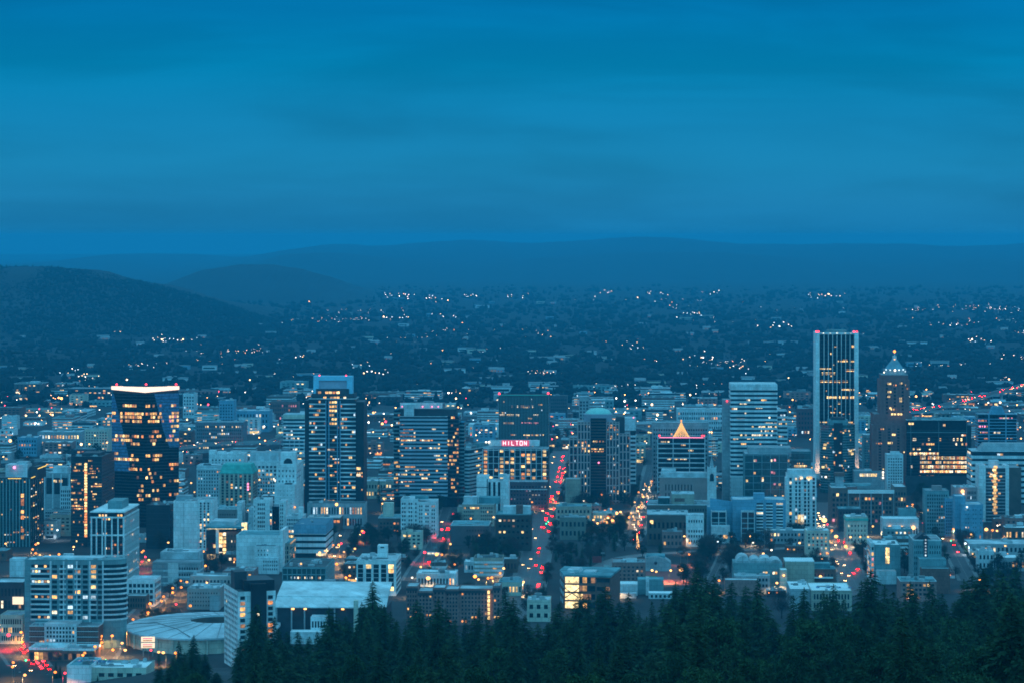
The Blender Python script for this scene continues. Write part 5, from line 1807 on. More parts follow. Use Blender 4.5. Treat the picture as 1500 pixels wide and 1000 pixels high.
b = Bld('office_block', 'black glass office block with four full rows of gold-lit windows', 'office', 1326, 1424, 724, anchor='gold-rowed black office', py=660)
k = b.blk('wall', GLD, 1328, 1417, 614, None, 0, 40, ROOFT, .6, PALE)
b.bands(k, 22, BLACKW, .3, (0, .9), .12)
b.piers(k, 'F', 3, TEALW, .35, .25, (.07, .99), (0, .98))
b.part('side_wing', MB().box(k.x1, k.x1 + 5, 6, 42, 0, b.Z(622, 6)), BLACKW)
b.part('floor_line', MB().box(k.x0, k.x1, -.25, .1, b.Z(632.5) - .3, b.Z(632.5) + .3), TEALW)
for py, a, c, p in ((620, .03, .12, 1), (622, .6, .64, 1), (637, .9, .98, 1), (643, .1, .95, .15), (650, .18, .46, .8), (650, .6, 1, .4), (657, .1, .4, .7), (657, .5, .62, .5), (664, .05, .53, .95), (670, .22, .99, .95), (676.5, .22, .99, .97), (683, .22, .99, .96), (689.5, .22, .99, .96), (697, .2, .8, .2), (670, .05, .1, .6), (683, .03, .1, .6)):
    b.row(k, 'F', b.Z(py), max(2, int((c - a) * 32)), (a, c), 3.0 if 640 < py < 693 and c > .5 else 2.2, p, [L_GOLD, L_WARM, L_ORANGE, L_PALE] if py < 693 else [L_DIM, L_COOL])
kb = b.blk('base', DARKW, 1326, 1420, 697, None, -5, -.2, ROOFD, .6)
b.units(k, 6)
b.done()

b = Bld('office_tower', 'blue banded office tower with a raised roof house, half hidden', 'tower', 1431, 1492, 690, anchor='roof-housed banded tower', py=630)
k = b.blk('wall', GLD, 1433, 1489, 606, None, 0, 30, ROOFG, .6, BLUEW)
b.bands(k, 17, BLUEW, .28, (.05, .97), .35)
for px in (1448.5, 1473.5):
    b.part('pier', MB().box(b.X(px) - .8, b.X(px) + .8, -.6, .3, 0, k.z1), BLUEW)
b.part('roof_house', MB().prism([(b.X(1450, 6), 6), (b.X(1473, 6), 6), (b.X(1473, 6), 20), (b.X(1450, 6), 20)], k.z1, 0, None, lambda P: [(x * .6 + b.X(1461, 6) * .4, y, b.Z(595, 6)) for x, y in P]), BLUEW)
for py, a, c, mx in ((612, .55, .9, [L_PALE, L_PINK]), (615.5, 0, .25, [L_PINK, L_ORANGE]), (624, 0, .25, [LAMP_PINK, L_ORANGE]), (632.5, .02, .25, [L_WARM, L_PINK]), (633, .4, .6, [L_PALE]), (641.5, .15, .25, [L_ORANGE]), (641, .75, .9, [L_WARM]), (653, .05, .15, [L_PALE])):
    b.row(k, 'F', b.Z(py), 8, (a, c), 1.9, .8, mx)
b.done()

b = Bld('office_block', 'wide pale banded block with slanted left end behind gold-stair tower', 'office', 1423, 1512, 738, anchor='wide banded block', py=690)
k = b.blk('wall', GL, 1424, 1515, 660, None, 0, 40, ROOFP, .6, PALE)
b.bands(k, 9, PALE, .56, (.03, .97), .8)
b.part('roof_house', MB().prism([(b.X(1434, 6), 6), (b.X(1510, 6), 6), (b.X(1510, 6), 34), (b.X(1434, 6), 34)], k.z1, 0, None, lambda P: [(P[0][0] + 6, 10, b.Z(649, 10)), (P[1][0], 10, b.Z(649, 10)), (P[2][0], 30, b.Z(649, 10)), (P[3][0] + 6, 30, b.Z(649, 10))]), GREYW)
b.glow(k, 'F', 9, 20, .56, .05, LITOFF, (.03, .97))
b.glow(k, 'L', 9, 8, .56, .05, LITOFF, (.03, .97))
b.done()

b = Bld('apartment_tower', 'apartment tower with white end walls and a zigzag gold-lit stair', 'tower', 1433, 1496, 764, anchor='gold-stair tower', py=715)
k = b.blk('wall', DARKW, 1444, 1473, 684, None, 1, 30, ROOFP, .7, PALE)
b.blk('end_wall', WHITE, 1434, 1444, 681, None, 0, 30, ROOFP, .5)
b.blk('end_wall', WHITE, 1473, 1478, 681, None, 0, 30, ROOFP, .5)
b.blk('side_wing', BROWN, 1478, 1496, 684, None, 22, 60, ROOFG, .6)
b.bands(k, 16, GREYW, .3, (0, .97), .5, name='balcony')
for i in range(17):
    z = b.Z(683.5 + i * 4.2)
    b.pane(k, 'F', .46 + .03 * (-1) ** i, z, 3.4, 2.3, L_GOLD if i % 2 else L_WARM, 'stair_window', None, .9)
for px, py in ((1449, 692), (1451, 697), (1452, 694), (1466, 697), (1454, 703), (1463, 703), (1464, 722), (1450, 731)):
    b.pane(k, 'F', (px - 1444) / 29, b.Z(py), 2.2, 1.5, R.choice([L_PALE, L_WARM, L_ORANGE]), 'lit_window', k.o, .6)
b.part('roof_house', MB().box(b.X(1449, 6), b.X(1463, 6), 6, 16, k.z1, b.Z(673.5, 6)), PALE)
b.done()

b = Bld('apartment_block', 'long brick block with a white roof fascia and mixed lit windows', 'apartments', 1216, 1330, 768, anchor='white-fascia brick block', py=735)
DB = mat('dim_brown_brick', (.14, .11, .095), var=.2)
k = b.blk('wall', DB, 1217, 1242, 714, None, 0, 40, ROOFP, .7)
k2 = b.blk('wall', DB, 1242, 1310, 721, None, 2, 40, ROOFW, .6)
k3 = b.blk('wall', DB, 1310, 1328, 712, None, 0, 40, ROOFP, .7)
b.part('fascia', MB().box(b.X(1242), b.X(1310), -.6, 2.2, b.Z(722), b.Z(717)), ROOFW)
b.part('parapet_wall', MB().box(b.X(1217, 28), b.X(1276, 28), 28, 44, k.z1, b.Z(708.5, 28)), TEALW)
b.part('chimney_house', MB().box(b.X(1224, 20), b.X(1236, 20), 20, 30, k.z1, b.Z(697, 20)), GREYW)
b.part('red_cap', MB().box(b.X(1223, 19), b.X(1237, 19), 19, 31, b.Z(697, 20), b.Z(692, 20)), BRICK)
for kk, c in ((k, 4), (k2, 12), (k3, 4)):
    b.win(kk, 'F', c, 6, (.06, .95), (.05, .9), .62, .6, p=.24, mix=[L_ORANGE, L_WARM, L_DIM, L_PINK, L_DIM, L_GOLD])
b.piers(k2, 'F', 5, GREYW, 1.2, .5, (.01, .99))
b.done()

b = Bld('house', 'tan building with a green cornice and white roof units beside right-hand street', 'building', 1237, 1272, 797, anchor='green-corniced tan building', py=770)
k = b.blk('wall', CREAM, 1239, 1271, 756, None, 0, 24, ROOFW, .7)
b.part('cornice', MB().box(k.x0 - .5, k.x1 + .5, -.6, 24.4, b.Z(762), b.Z(758.5)), COPPER)
b.win(k, 'F', 6, 4, (.06, .95), (.08, .78), .35, .45, p=.05)
b.units(k, 9, 1.0, ROOFP)
b.done()

b = Bld('low_building', 'low teal-roofed building in front of white-fascia brick block', 'building', 1227, 1262, 778)
k = b.blk('wall', DARKW, 1228, 1261, 744, None, 0, 22, ROOFT, .7, TEALW)
b.win(k, 'F', 7, 4, p=.1)
b.units(k, 5, .9)
b.done()

b = Bld('low_building', 'pale low building with three bright wall lamps', 'building', 1292, 1348, 787, anchor='three-lamp pale building', py=768)
k = b.blk('wall', PALE, 1293, 1346, 759, None, 0, 26, ROOFW, 1, PALE)
b.piers(k, 'F', 14, PALE, .5, .3, (.02, .98), (.2, 1))
b.win(k, 'F', 13, 1, (.02, .98), (.15, .6), .5, .7, p=0)
for px in (1303.5, 1320.5, 1338):
    b.beacon(px, 772, -1.2, 1.7, LAMP_WARM, 'wall_lamp')
k2 = b.blk('rear_wing', TEALW, 1317, 1342, 745, None, 30, 46, ROOFT, .6)
b.units(k2, 3)
b.done()

b = Bld('apartment_block', 'dark teal balconied apartments between gold-rowed black office and blue box building', 'apartments', 1355, 1398, 785)
k = b.blk('wall', TEALW, 1356, 1390, 718, None, 4, 34, ROOFG, .7)
b.win(k, 'F', 9, 11, (.05, .95), (.05, .95), .5, .55, p=.05)
k2 = b.blk('wall', BLUEW, 1384, 1408, 729, None, 0, 26, ROOFG, .7)
b.win(k2, 'F', 7, 11, (.05, .95), (.05, .95), .45, .5, p=.08)
b.part('roof_house', MB().box(b.X(1366, 14), b.X(1380, 14), 14, 24, k.z1, b.Z(711, 14)), mat('mauve_render', (.26, .20, .20)))
b.done()

b = Bld('low_building', 'blue-grey box building with a few small windows', 'building', 1399, 1442, 792, anchor='blue box building', py=760)
k = b.blk('wall', BLUEW, 1408, 1440, 738, None, 0, 30, ROOFP, .7)
b.win(k, 'F', 8, 6, (.05, .95), (.2, .93), .3, .3, p=.1, skip=lambda c, r: (c * 7 + r * 3) % 3 == 0)
k2 = b.blk('wall', BLUEW, 1399, 1414, 726, None, 8, 28, ROOFP, .6)
b.row(k, 'F', 4, 12, (.1, .9), 3, .4, [L_DIM])
b.beacon(1416.5, 742, -.8, .8, LAMP_COOL, 'wall_lamp')
b.done()

b = Bld('low_building', 'beige block with one bright floodlight behind blue box building', 'building', 1397, 1434, 770)
k = b.blk('wall', mat('dusty_mauve_wall', (.33, .27, .27), var=.15), 1398, 1432, 713, None, 0, 30, ROOFP, .8)
b.win(k, 'F', 6, 7, (.55, .95), p=.08)
b.beacon(1410, 719, -1, 1.7, LAMP_WARM, 'floodlight')
b.beacon(1411, 723, -1, 1.0, LAMP_WHITE, 'floodlight')
b.units(k, 4)
b.done()

# ------------------------------------------------------------------ lower right
b = Bld('apartment_block', 'dark teal block with a gold-lit stair slot and orange-lit left edge', 'apartments', 1274, 1324, 852, anchor='gold-slot teal block', py=820)
k = b.blk('wall', TEALW, 1281, 1319, 797, None, 0, 40, ROOFW, .7)
k2 = b.blk('wall', WHITE, 1275.5, 1281, 795, None, 2, 40, ROOFP, .7)
b.win(k2, 'F', 1, 6, (.1, .9), (.1, .95), .6, .6, p=.8, mix=[L_ORANGE, L_WARM, L_PINK])
b.win(k2, 'L', 6, 6, p=.4)
for i in range(6):
    for dx in (-1.5, 1.5):
        b.pane(k, 'F', (1300 - 1281) / 38 + dx / 38, b.Z(803 + i * 4), 1.5, 1.9, L_GOLD if R.random() < .8 else L_WARM, 'stair_window')
k3 = b.blk('podium', PALE, 1285, 1313, 836, None, -14, -.2, ROOFP, .5)
b.units(k, 5)
b.done()

b = Bld('apartment_block', 'teal block with a white parapet line and a dark window column', 'apartments', 1336, 1394, 862, anchor='white-parapet teal block', py=815)
k = b.blk('wall', TEALW, 1338, 1379, 790, None, 0, 40, ROOFG, .8, WHITE)
b.part('core', MB().box(b.X(1353), b.X(1358.5), -.7, 10, 0, b.Z(784)), BLACKW)
for i in range(6):
    b.pane(Blk(b.X(1353), b.X(1358.5), -.7, 1, 0, 1), 'F', .5, b.Z(790 + i * 4.5), 1.2, 1.2, L_COOL, 'stair_window')
b.win(k, 'F', 5, 6, (.02, .34), (.25, .93), .4, .5, p=.05)
b.win(k, 'F', 5, 6, (.56, .98), (.25, .93), .4, .5, p=.03)
k2 = b.blk('podium', TEALW, 1347, 1386, 818, None, -18, -.2, ROOFT, .6)
b.win(k2, 'F', 8, 3, (.1, .95), (.1, .7), .4, .5, p=.05)
k3 = b.blk('podium', BRICK, 1350, 1392, 832, None, -30, -18.2, ROOFT, .5)
b.part('gable', MB().prism([(b.X(1340, 10), 10), (b.X(1364, 10), 10), (b.X(1364, 10), 26), (b.X(1340, 10), 26)], k.z1, 0, None, lambda P: [(b.X(1352, 10), 10, b.Z(780, 10)), (b.X(1353, 10), 10, b.Z(780, 10)), (b.X(1353, 10), 26, b.Z(780, 10)), (b.X(1352, 10), 26, b.Z(780, 10))]), DARKW)
b.done()

b = Bld('market_hall', 'low market hall with long pale vaulted roofs and terraces above pines', 'hall', 1070, 1198, 868, anchor='vaulted market hall', py=830)
for j, (a, c, t) in enumerate(((1078, 1098, 812), (1098, 1114, 815), (1112, 1130, 814), (1128, 1144, 817))):
    x0, x1 = b.X(a, 8), b.X(c, 8)
    zr, zt_ = b.Z(824, 8), b.Z(t + 2, 8)
    pts2 = [(x0 + (x1 - x0) * (1 - math.cos(u)) / 2, zr + (zt_ - zr) * math.sin(u)) for u in np.linspace(0, math.pi, 9)]
    q = MB()
    q.face([(x, 8, z) for x, z in pts2])
    q.face([(x, 34, z) for x, z in reversed(pts2)])
    for (xa, za), (xb, zb_) in zip(pts2[:-1], pts2[1:]):
        q.face([(xa, 8, za), (xa, 34, za), (xb, 34, zb_), (xb, 8, zb_)])
    b.part('vaulted_roof', q, ROOFP)
    b.part('roof_rib', MB().tube((x0 + 1, 7.8, zr + 1), (x1 - 1, 7.8, zr + 1), .25).tube(((x0 + x1) / 2, 7.8, zr), ((x0 + x1) / 2, 7.8, zt_), .2), METAL)
k = b.blk('wall', TEALW, 1074, 1146, 824, None, 7.9, 36)
k2 = b.blk('white_roof_wing', TAN, 1150, 1193, 821, None, 8, 34, ROOFW, .5, WHITE)
k3 = b.blk('terrace', GREYW, 1076, 1128, 842, None, -6, 5.9, ROOFP, .6, PALE)
b.win(k3, 'F', 9, 2, (.1, .95), (.3, .95), .6, .5, p=.4, mix=[L_WARM, L_PALE, L_DIM])
k4 = b.blk('terrace', PINKB, 1062, 1110, 849, None, -20, -6.1, ROOFP, .5)
k5 = b.blk('link_wing', CREAM, 1143, 1153, 834, None, -8, 6, ROOFW, .4)
b.beacon(1148, 842, -9, .8, LAMP_WARM, 'wall_lamp')
b.row(k, 'F', b.Z(839, 6), 6, (.6, .9), 2, .7, [L_WARM, L_PALE])
b.units(k3, 5)
b.done()

b = Bld('low_building', 'low brick shop with a long teal roof and pale awning', 'building', 1168, 1226, 862, anchor='teal-roofed brick shop', py=842)
k = b.blk('wall', BRICK, 1169, 1224, 832, None, 0, 22, ROOFT, .5, TEALW)
b.part('roof_band', MB().box(b.X(1169, 6), b.X(1216, 6), 6, 20, k.z1, b.Z(825, 6)), ROOFT)
b.part('awning', MB().box(b.X(1172), b.X(1220), -3, 0, b.Z(846), b.Z(844)), ROOFW)
b.win(k, 'F', 10, 1, (.05, .95), (.45, .9), .4, .4, p=.15)
b.beacon(1202, 844, -1, 1.2, LAMP_WARM, 'wall_lamp')
b.done()

b = Bld('warehouse', 'white flat-roofed warehouse with skylights just above pines', 'warehouse', 1155, 1252, 893, anchor='skylit white warehouse', py=865)
k = b.blk('wall', GREYW, 1157, 1187, 862, None, 0, 50, ROOFW, .6)
k2 = b.blk('wall', TAN, 1188, 1248, 864, None, -4, 46, ROOFW, .6)
b.win(k2, 'F', 12, 2, p=.06)
for i in range(4):
    b.part('skylight', MB().box(k2.x0 + 5 + i * 8, k2.x0 + 7.5 + i * 8, 14, 18, k2.z1 + .1, k2.z1 + .8), GLB)
b.units(k, 4)
b.units(k2, 3)
b.done()

b = Bld('school_building', 'brick corner building with a teal roof and a huge gold-lit glazed corner', 'school', 789, 896, 893, yaw=-10, anchor='gold-cornered brick hall', py=860)
k = Blk(b.X(826), b.X(894), 0, 54, 0, b.Z(844))
b.part('wall', MB().box(k.x0, k.x1, k.y0, k.y1, 0, k.z1), BRICK)
FOOT.append((b.x + 4, b.Y + 26, 30, 30))
q = MB().prism([(k.x0 - 8, 30), (k.x0, -.6), (k.x1 + .6, -.6), (k.x1 + .6, 54), (k.x0 - 8, 54)], k.z1, k.z1 + 1.4)
b.part('roof', q, ROOFT)
b.part('wall', MB().prism([(k.x0 - 7.6, 30), (k.x0 - .05, .3), (k.x0 - .05, 53.5), (k.x0 - 7.6, 53.5)], 0, k.z1 - .05), BRICK)
for r in range(4):
    z0, z1 = b.Z(890 - r * 12.2), b.Z(880.5 - r * 12.2)
    if r == 0:
        z0 = max(z0, .5)
    b.part('lit_window', MB().box(b.X(828), b.X(848), -.25, .2, z0, z1), HALL_L)
    for c in range(4):
        b.pane(k, 'F', .36 + c * .09, (z0 + z1) / 2, 3.2, (z1 - z0) * .85, R.choice([L_GOLD, L_WARM, L_DIM, GL]) if r < 3 else R.choice([L_DIM, GL, L_WARM]))
    for c in range(3):
        b.pane(k, 'F', .76 + c * .09, (z0 + z1) / 2, 3.4, (z1 - z0) * .6, GL if R.random() < .8 else L_DIM)
b.part('brace', MB().tube((b.X(828), -.5, b.Z(875)), (b.X(848), -.5, b.Z(861)), .35).tube((b.X(828), -.5, b.Z(861)), (b.X(848), -.5, b.Z(875)), .35), BROWN)
for r in range(4):
    for c in range(9):
        t = (c + .5) / 9
        x, y = k.x0 - 7.6 + 7.55 * (1 - t) * 1.0, 30 - 29.7 * (1 - t)
        xx, yy = k.x0 - 7.6 * t, .3 + 29.7 * t
        b.part('window', MB().prism([(xx - .5, yy + 1.0 - .1), (xx - .1, yy - 1.0 - .1), (xx + .3, yy - 1.0), (xx - .1, yy + 1.0)], b.Z(885 - r * 12), b.Z(879 - r * 12)), PALE if (r + c) % 4 else GL)
xa, xb = b.X(832, 24), b.X(852, 24)
q = MB()
q.prism([(xa, 14), (xb, 14), (xb, 32), (xa, 32)], k.z1 + 1.3, k.z1 + 3.4, None, lambda P: [(x * .8 + (xa + xb) * .1, y, k.z1 + 3.6) for x, y in P])
b.part('roof_skylight', q, ROOFP)
b.part('roof_skylight', MB().box(xb + 3, xb + 12, 12, 26, k.z1 + 1.3, k.z1 + 2.7), ROOFP)
b.part('roof_unit', MB().box(xa + 4, xa + 8, 4, 9, k.z1 + 1.3, k.z1 + 2.5), ROOFP)
b.done()

b = Bld('shed', 'dark arched equipment shed beside red running track', 'shed', 943, 987, 836, anchor='dark arched shed', py=822)
x0, x1 = b.X(945), b.X(983)
zt_ = b.Z(814)
q = MB()
pp = [(x0, 0)] + [(x0 + (x1 - x0) * t, zt_ - 3.5 * (2 * t - .7) ** 2) for t in np.linspace(0, 1, 10)] + [(x1, 0)]
q.face([(x, 0, z) for x, z in pp])
q.face([(x, 22, z) for x, z in reversed(pp)])
for (xa, za), (xb, zb_) in zip(pp[:-1], pp[1:]):
    q.face([(xa, 0, za), (xa, 22, za), (xb, 22, zb_), (xb, 0, zb_)])
b.part('wall', q, GREYW)
b.part('vent', MB().ball(((x0 + x1) / 2 - 2, 0, zt_ * .55), 1.4, sq=1), DARKW)
b.part('roof_skin', MB().box(x0 + 1, x1 - 5, 3, 20, zt_ - 1.5, zt_ + .2), ROOFT)
b.done()

b = Bld('shed', 'white storage sheds in front of green sports turf', 'shed', 893, 985, 872, anchor='white storage sheds', py=862)
k = b.blk('wall', PALE, 905, 934, 855, None, 0, 20, ROOFW, .4)
k2 = b.blk('wall', TEALW, 934, 972, 848, None, 8, 26, ROOFT, .4)
k3 = b.blk('wall', PALE, 946, 951, 845, None, 2, 8)
k4 = b.blk('wall', PALE, 950, 985, 868, None, -18, -4, ROOFW, .4)
k5 = b.blk('wall', PALE, 893, 932, 869, None, -16, -2, ROOFP, .4)
b.win(k4, 'F', 5, 1, p=.5)
b.done()

b = Bld('apartment_block', 'pale pink L-shaped building left of white pine-fringed slab', 'building', 273, 322, 892, anchor='pale pink building', py=860)
k = b.blk('wall', mat('pale_pink_wall', (.42, .33, .31), var=.15), 274, 322, 861, None, 0, 36, ROOFP, .6)
b.win(k, 'F', 11, 4, (.05, .95), (.1, .9), .35, .4, p=.03)
k2 = b.blk('upper_storey', mat('pale_pink_wall', (.42, .33, .31)), 278, 346, 843, None, 37, 60, ROOFP, .7)
b.win(k2, 'F', 12, 3, p=.05)
k3 = b.blk('grey_tower', GREYW, 307, 321, 873, None, -6, -.2, ROOFG, .5)
b.beacon(303, 853, 36, .8, LAMP_WARM, 'wall_lamp')
b.units(k2, 5)
b.units(k, 6)
b.done()

b = Bld('warehouse', 'long grey-roofed building with a white end wall behind pale pink building', 'building', 222, 296, 858, anchor='grey-roofed long building', py=825)
k = b.blk('wall', GREYW, 223, 292, 823, None, 0, 24, ROOFG, .6)
k2 = b.blk('upper_storey', ROOFP, 235, 290, 808, None, 24, 52, ROOFP, .6)
b.part('white_wall', MB().box(b.X(246), b.X(261), -.3, .3, 0, k.z1), WHITE)
b.bands(k, 3, PALE, .25, (.1, .9), .25)
b.win(k, 'F', 8, 3, (.56, .98), (.1, .9), .5, .4, p=.04)
b.units(k2, 4)
b.done()

b = Bld('apartment_block', 'small white framed apartment house between rounded teal apartments and street lamps', 'apartments', 185, 236, 888, anchor='small white-framed house', py=855)
k = b.blk('wall', WHITE, 186, 226, 849, None, 0, 30, ROOFP, .7)
b.win(k, 'F', 6, 4, (.05, .97), (.05, .93), .72, .62, p=.08)
b.win(k, 'R', 6, 4, p=.08)
k2 = b.blk('front_wing', BROWN, 185, 214, 872, None, -14, -.2, ROOFP, .5)
b.win(k2, 'F', 7, 2, p=.06)
b.done()
# ------------------------------------------------------------------ streets
ASPH = mat('asphalt', (0.055, 0.058, 0.062), var=.35, scale=.15, rough=.75)
WETA = mat('pale_street', (0.075, 0.078, 0.082), var=.3, scale=.12, rough=.55)
PAVE = mat('pavement', (0.16, 0.16, 0.16), var=.3, scale=.2)
KERB = mat('kerb_stone', (0.25, 0.25, 0.25))
PAINT = mat('road_paint', (0.30, 0.30, 0.28), var=.3, scale=.5)


def G(px, py, z=0.0):
    Y = YB(py, z)
    return (PX(px, Y), Y)


def polyline(pts, step=12.0):
    P = np.array(pts, float)
    seg = np.hypot(*np.diff(P, axis=0).T)
    s = np.concatenate([[0], np.cumsum(seg)])
    n = max(2, int(s[-1] / step))
    t = np.linspace(0, s[-1], n)
    Q = np.stack([np.interp(t, s, P[:, 0]), np.interp(t, s, P[:, 1])], -1)
    for _ in range(6):
        Q[1:-1] = (Q[:-2] + 2 * Q[1:-1] + Q[2:]) / 4
    return Q


def normals(Q):
    d = np.gradient(Q, axis=0)
    d /= np.linalg.norm(d, axis=1)[:, None]
    return np.stack([-d[:, 1], d[:, 0]], -1), d


def ribbon(mb, Q, a, b_, z0, z1=None, m=None):
    """A strip along Q between the offsets a and b_; z1 gives it thickness."""
    N, _ = normals(Q)
    A, B_ = Q + N * a, Q + N * b_
    for i in range(len(Q) - 1):
        p = [(*A[i], z0), (*A[i + 1], z0), (*B_[i + 1], z0), (*B_[i], z0)]
        mb.face(p if b_ < a else p[::-1], m)
        if z1 is not None:
            for (c, d) in ((A[i], A[i + 1]), (B_[i + 1], B_[i])):
                mb.face([(*c, z1), (*d, z1), (*d, z0), (*c, z0)], m)
            mb.face([(*A[i], z1), (*B_[i], z1), (*B_[i + 1], z1), (*A[i + 1], z1)], m)


ROADS = {}


def road(key, pts, w, phrase, m=ASPH, walk=4.0, lanes=4):
    Q = polyline([G(*p) for p in pts])
    ROADS[key] = (Q, w, phrase)
    mb = MB()
    ribbon(mb, Q, w / 2, -w / 2, .02, None, m)
    tag(mb.build('road', m), kind='structure')
    mb = MB()
    ribbon(mb, Q, w / 2 + walk, w / 2, .15, 0)
    ribbon(mb, Q, -w / 2, -w / 2 - walk, .15, 0)
    tag(mb.build('pavement', PAVE), kind='structure')
    mb = MB()
    N, D = normals(Q)
    for k in range(1, lanes):
        o = -w / 2 + w * k / lanes
        for i in range(0, len(Q) - 1):
            p = Q[i] + N[i] * o
            q = Q[i] + D[i] * (11.5 if k == lanes // 2 else 4) + N[i] * o
            n = N[i] * .09
            mb.face([(*(p - n), .026), (*(p + n), .026), (*(q + n), .026), (*(q - n), .026)][::-1])
    tag(mb.build('road_markings', PAINT), kind='structure')
    for i in range(0, len(Q), 2):
        FOOT.append((Q[i][0], Q[i][1], w / 2 + 1, 13))


road('avenue', [(745, 905), (766, 880), (776, 850), (783, 815), (789, 785), (797, 755), (805, 725), (812, 700), (824, 660)], 22, 'red-lit avenue', WETA)
road('street', [(1262, 872), (1246, 840), (1231, 805), (1216, 778), (1204, 757), (1197, 735)], 20, 'gold-lit street', WETA)
road('boulevard', [(916, 800), (930, 780), (938, 755), (946, 725), (952, 700), (957, 680)], 15, 'bauble-lit boulevard')
road('highway', [(-60, 872), (-20, 893), (4, 918), (22, 945), (44, 975), (66, 1005), (100, 1050)], 24, 'red highway at the corner', ASPH, 2.5, 6)
road('lamp_street', [(150, 965), (180, 925), (205, 900), (232, 872), (262, 845), (290, 822), (306, 800)], 13, 'lamp-lined street', ASPH, 3, 2)
road('side_street', [(486, 850), (495, 815), (503, 785), (514, 755), (523, 735)], 12, 'narrow side street', ASPH, 3, 2)
road('middle_street', [(606, 850), (618, 828), (634, 808), (648, 780), (656, 757), (662, 738)], 16, 'tree-shaded street', ASPH, 3, 2)
road('far_street', [(1420, 850), (1408, 828), (1396, 806), (1384, 785), (1368, 765), (1354, 750)], 13, 'narrow street of red lights', ASPH, 3, 2)
road('curved_lane', [(870, 835), (900, 819), (930, 812), (975, 809), (1060, 806), (1130, 803), (1190, 801)], 12, 'curved lane', mat('pink_lit_paving', (.17, .15, .15), var=.2, rough=.6), 2, 2)
road('depot_lane', [(1040, 862), (1046, 845), (1056, 825), (1062, 808)], 9, 'depot lane', ASPH, 2, 2)
for px in (250, 345):
    pass

# sports ground: red running track round green turf
TR = mat('red_track', (.30, .075, .07), var=.15, scale=.3)
TURF = mat('sports_turf', (.05, .20, .10), var=.2, scale=.3)
q = MB()
x0, y0 = G(893, 856)
x1, y1 = G(1000, 826)
q.face([(x0, y0, .012), (x1 + 6, y0, .012), (x1 + 10, y1, .012), (x0 + 4, y1, .012)])
tag(q.build('running_track', TR), kind='structure')
q = MB()
x0, y0 = G(894, 853)
x1, y1 = G(960, 843)
q.face([(x0, y0, .02), (x1, y0, .02), (x1 + 1, y1, .02), (x0 + 1, y1, .02)])
tag(q.build('sports_turf', TURF), kind='structure')
q = MB()
for (a, b_, py) in ((885, 950, 829.5), (890, 945, 833)):
    xa, ya = G(a, py)
    xb, _ = G(b_, py)
    q.box(xa, xb, ya, ya + .5, 0, 1.4)
tag(q.build('track_wall', mat('pale_concrete', (.42, .42, .40))), 'long pale concrete wall along the red running track', 'wall')
tag(MB().box(*[G(868, 826)[0], G(881, 826)[0]], G(868, 826)[1], G(868, 826)[1] + .5, 1.5, 7).build('scoreboard', mat('scoreboard_red', (.25, .03, .03))), 'dark red scoreboard beside the running track', 'scoreboard')

# ------------------------------------------------------------------ cars
def make_car(paint, lab):
    t = tag(empty('car'), lab, 'car')
    q = MB()
    q.prism([(-.95, -2.3), (.95, -2.3), (.95, 2.3), (-.95, 2.3)], .35, .95, None, lambda P: [(x * .96, y * .98, .95) for x, y in P])
    q.build('body', paint, t)
    q = MB()
    q.prism([(-.86, -1.7), (.86, -1.7), (.86, .9), (-.86, .9)], .95, 1.5, None, lambda P: [(-.7, -1.2, 1.5), (.7, -1.2, 1.5), (.7, .3, 1.5), (-.7, .3, 1.5)])
    q.build('cabin', GLD, t)
    MB().prism([(-.7, -1.2), (.7, -1.2), (.7, .3), (-.7, .3)], 1.5, 1.53).build('roof', paint, t)
    w = MB()
    w.tube((-.12, 0, 0), (.12, 0, 0), .34, n=10)
    wm = w.mesh('wheel', mat('tyre', (.02, .02, .02)))
    for x in (-.86, .86):
        for y in (-1.4, 1.4):
            link('wheel', wm, t).location = (x, y, .34)
    h = MB().box(-.24, .24, -.06, .06, -.13, .13)
    tm, hm_ = h.mesh('tail_light', TAIL), MB().box(-.26, .26, -.06, .06, -.14, .14).mesh('headlight', HEAD)
    for x in (-.66, .66):
        link('tail_light', tm, t).location = (x, -2.31, .8)
        link('headlight', hm_, t).location = (x, 2.31, .72)
    return t


TAIL = lit('tail_light_red', (1.0, .0, .0), 230, .4, sample=True, inner=False)
TAIL.node_tree.nodes['Principled BSDF'].inputs['Emission Color'].default_value = (1, .0005, .0009, 1)
HEAD = lit('headlight_white', (1.0, .62, .28), 22, .4, sample=True, inner=False)
PAINTS = [('silver', mat('silver_paint', (.5, .52, .54), rough=.3, var=.05, metal=.3)), ('black', mat('black_paint', (.02, .02, .025), rough=.3, var=.1)),
          ('white', mat('white_paint', (.75, .76, .76), rough=.3, var=.05)), ('dark blue', mat('blue_paint', (.03, .05, .12), rough=.3, var=.1)), ('red', mat('red_paint', (.3, .03, .03), rough=.3, var=.1))]
PROTO = {}
AUTO = []        # things whose label is written at the end: (object, words, px, py, group)


def scr(o):
    x, y, z = o.location
    return 750 + x / y * FOC, YH + (H - z) / y * FOC


def car(pt, rz, away, phrase):
    name, pm = R.choice(PAINTS)
    if name not in PROTO:
        PROTO[name] = make_car(pm, name + ' car')
        o = PROTO[name]
        o.location, o.rotation_euler = (*pt, .03), (0, 0, rz)
    else:
        o = dup(PROTO[name], (*pt, .03), rz)
    o['group'] = 'cars on the ' + phrase
    AUTO.append((o, f"{name} car showing {'red tail lights' if away else 'white headlights'}", phrase))
    return o


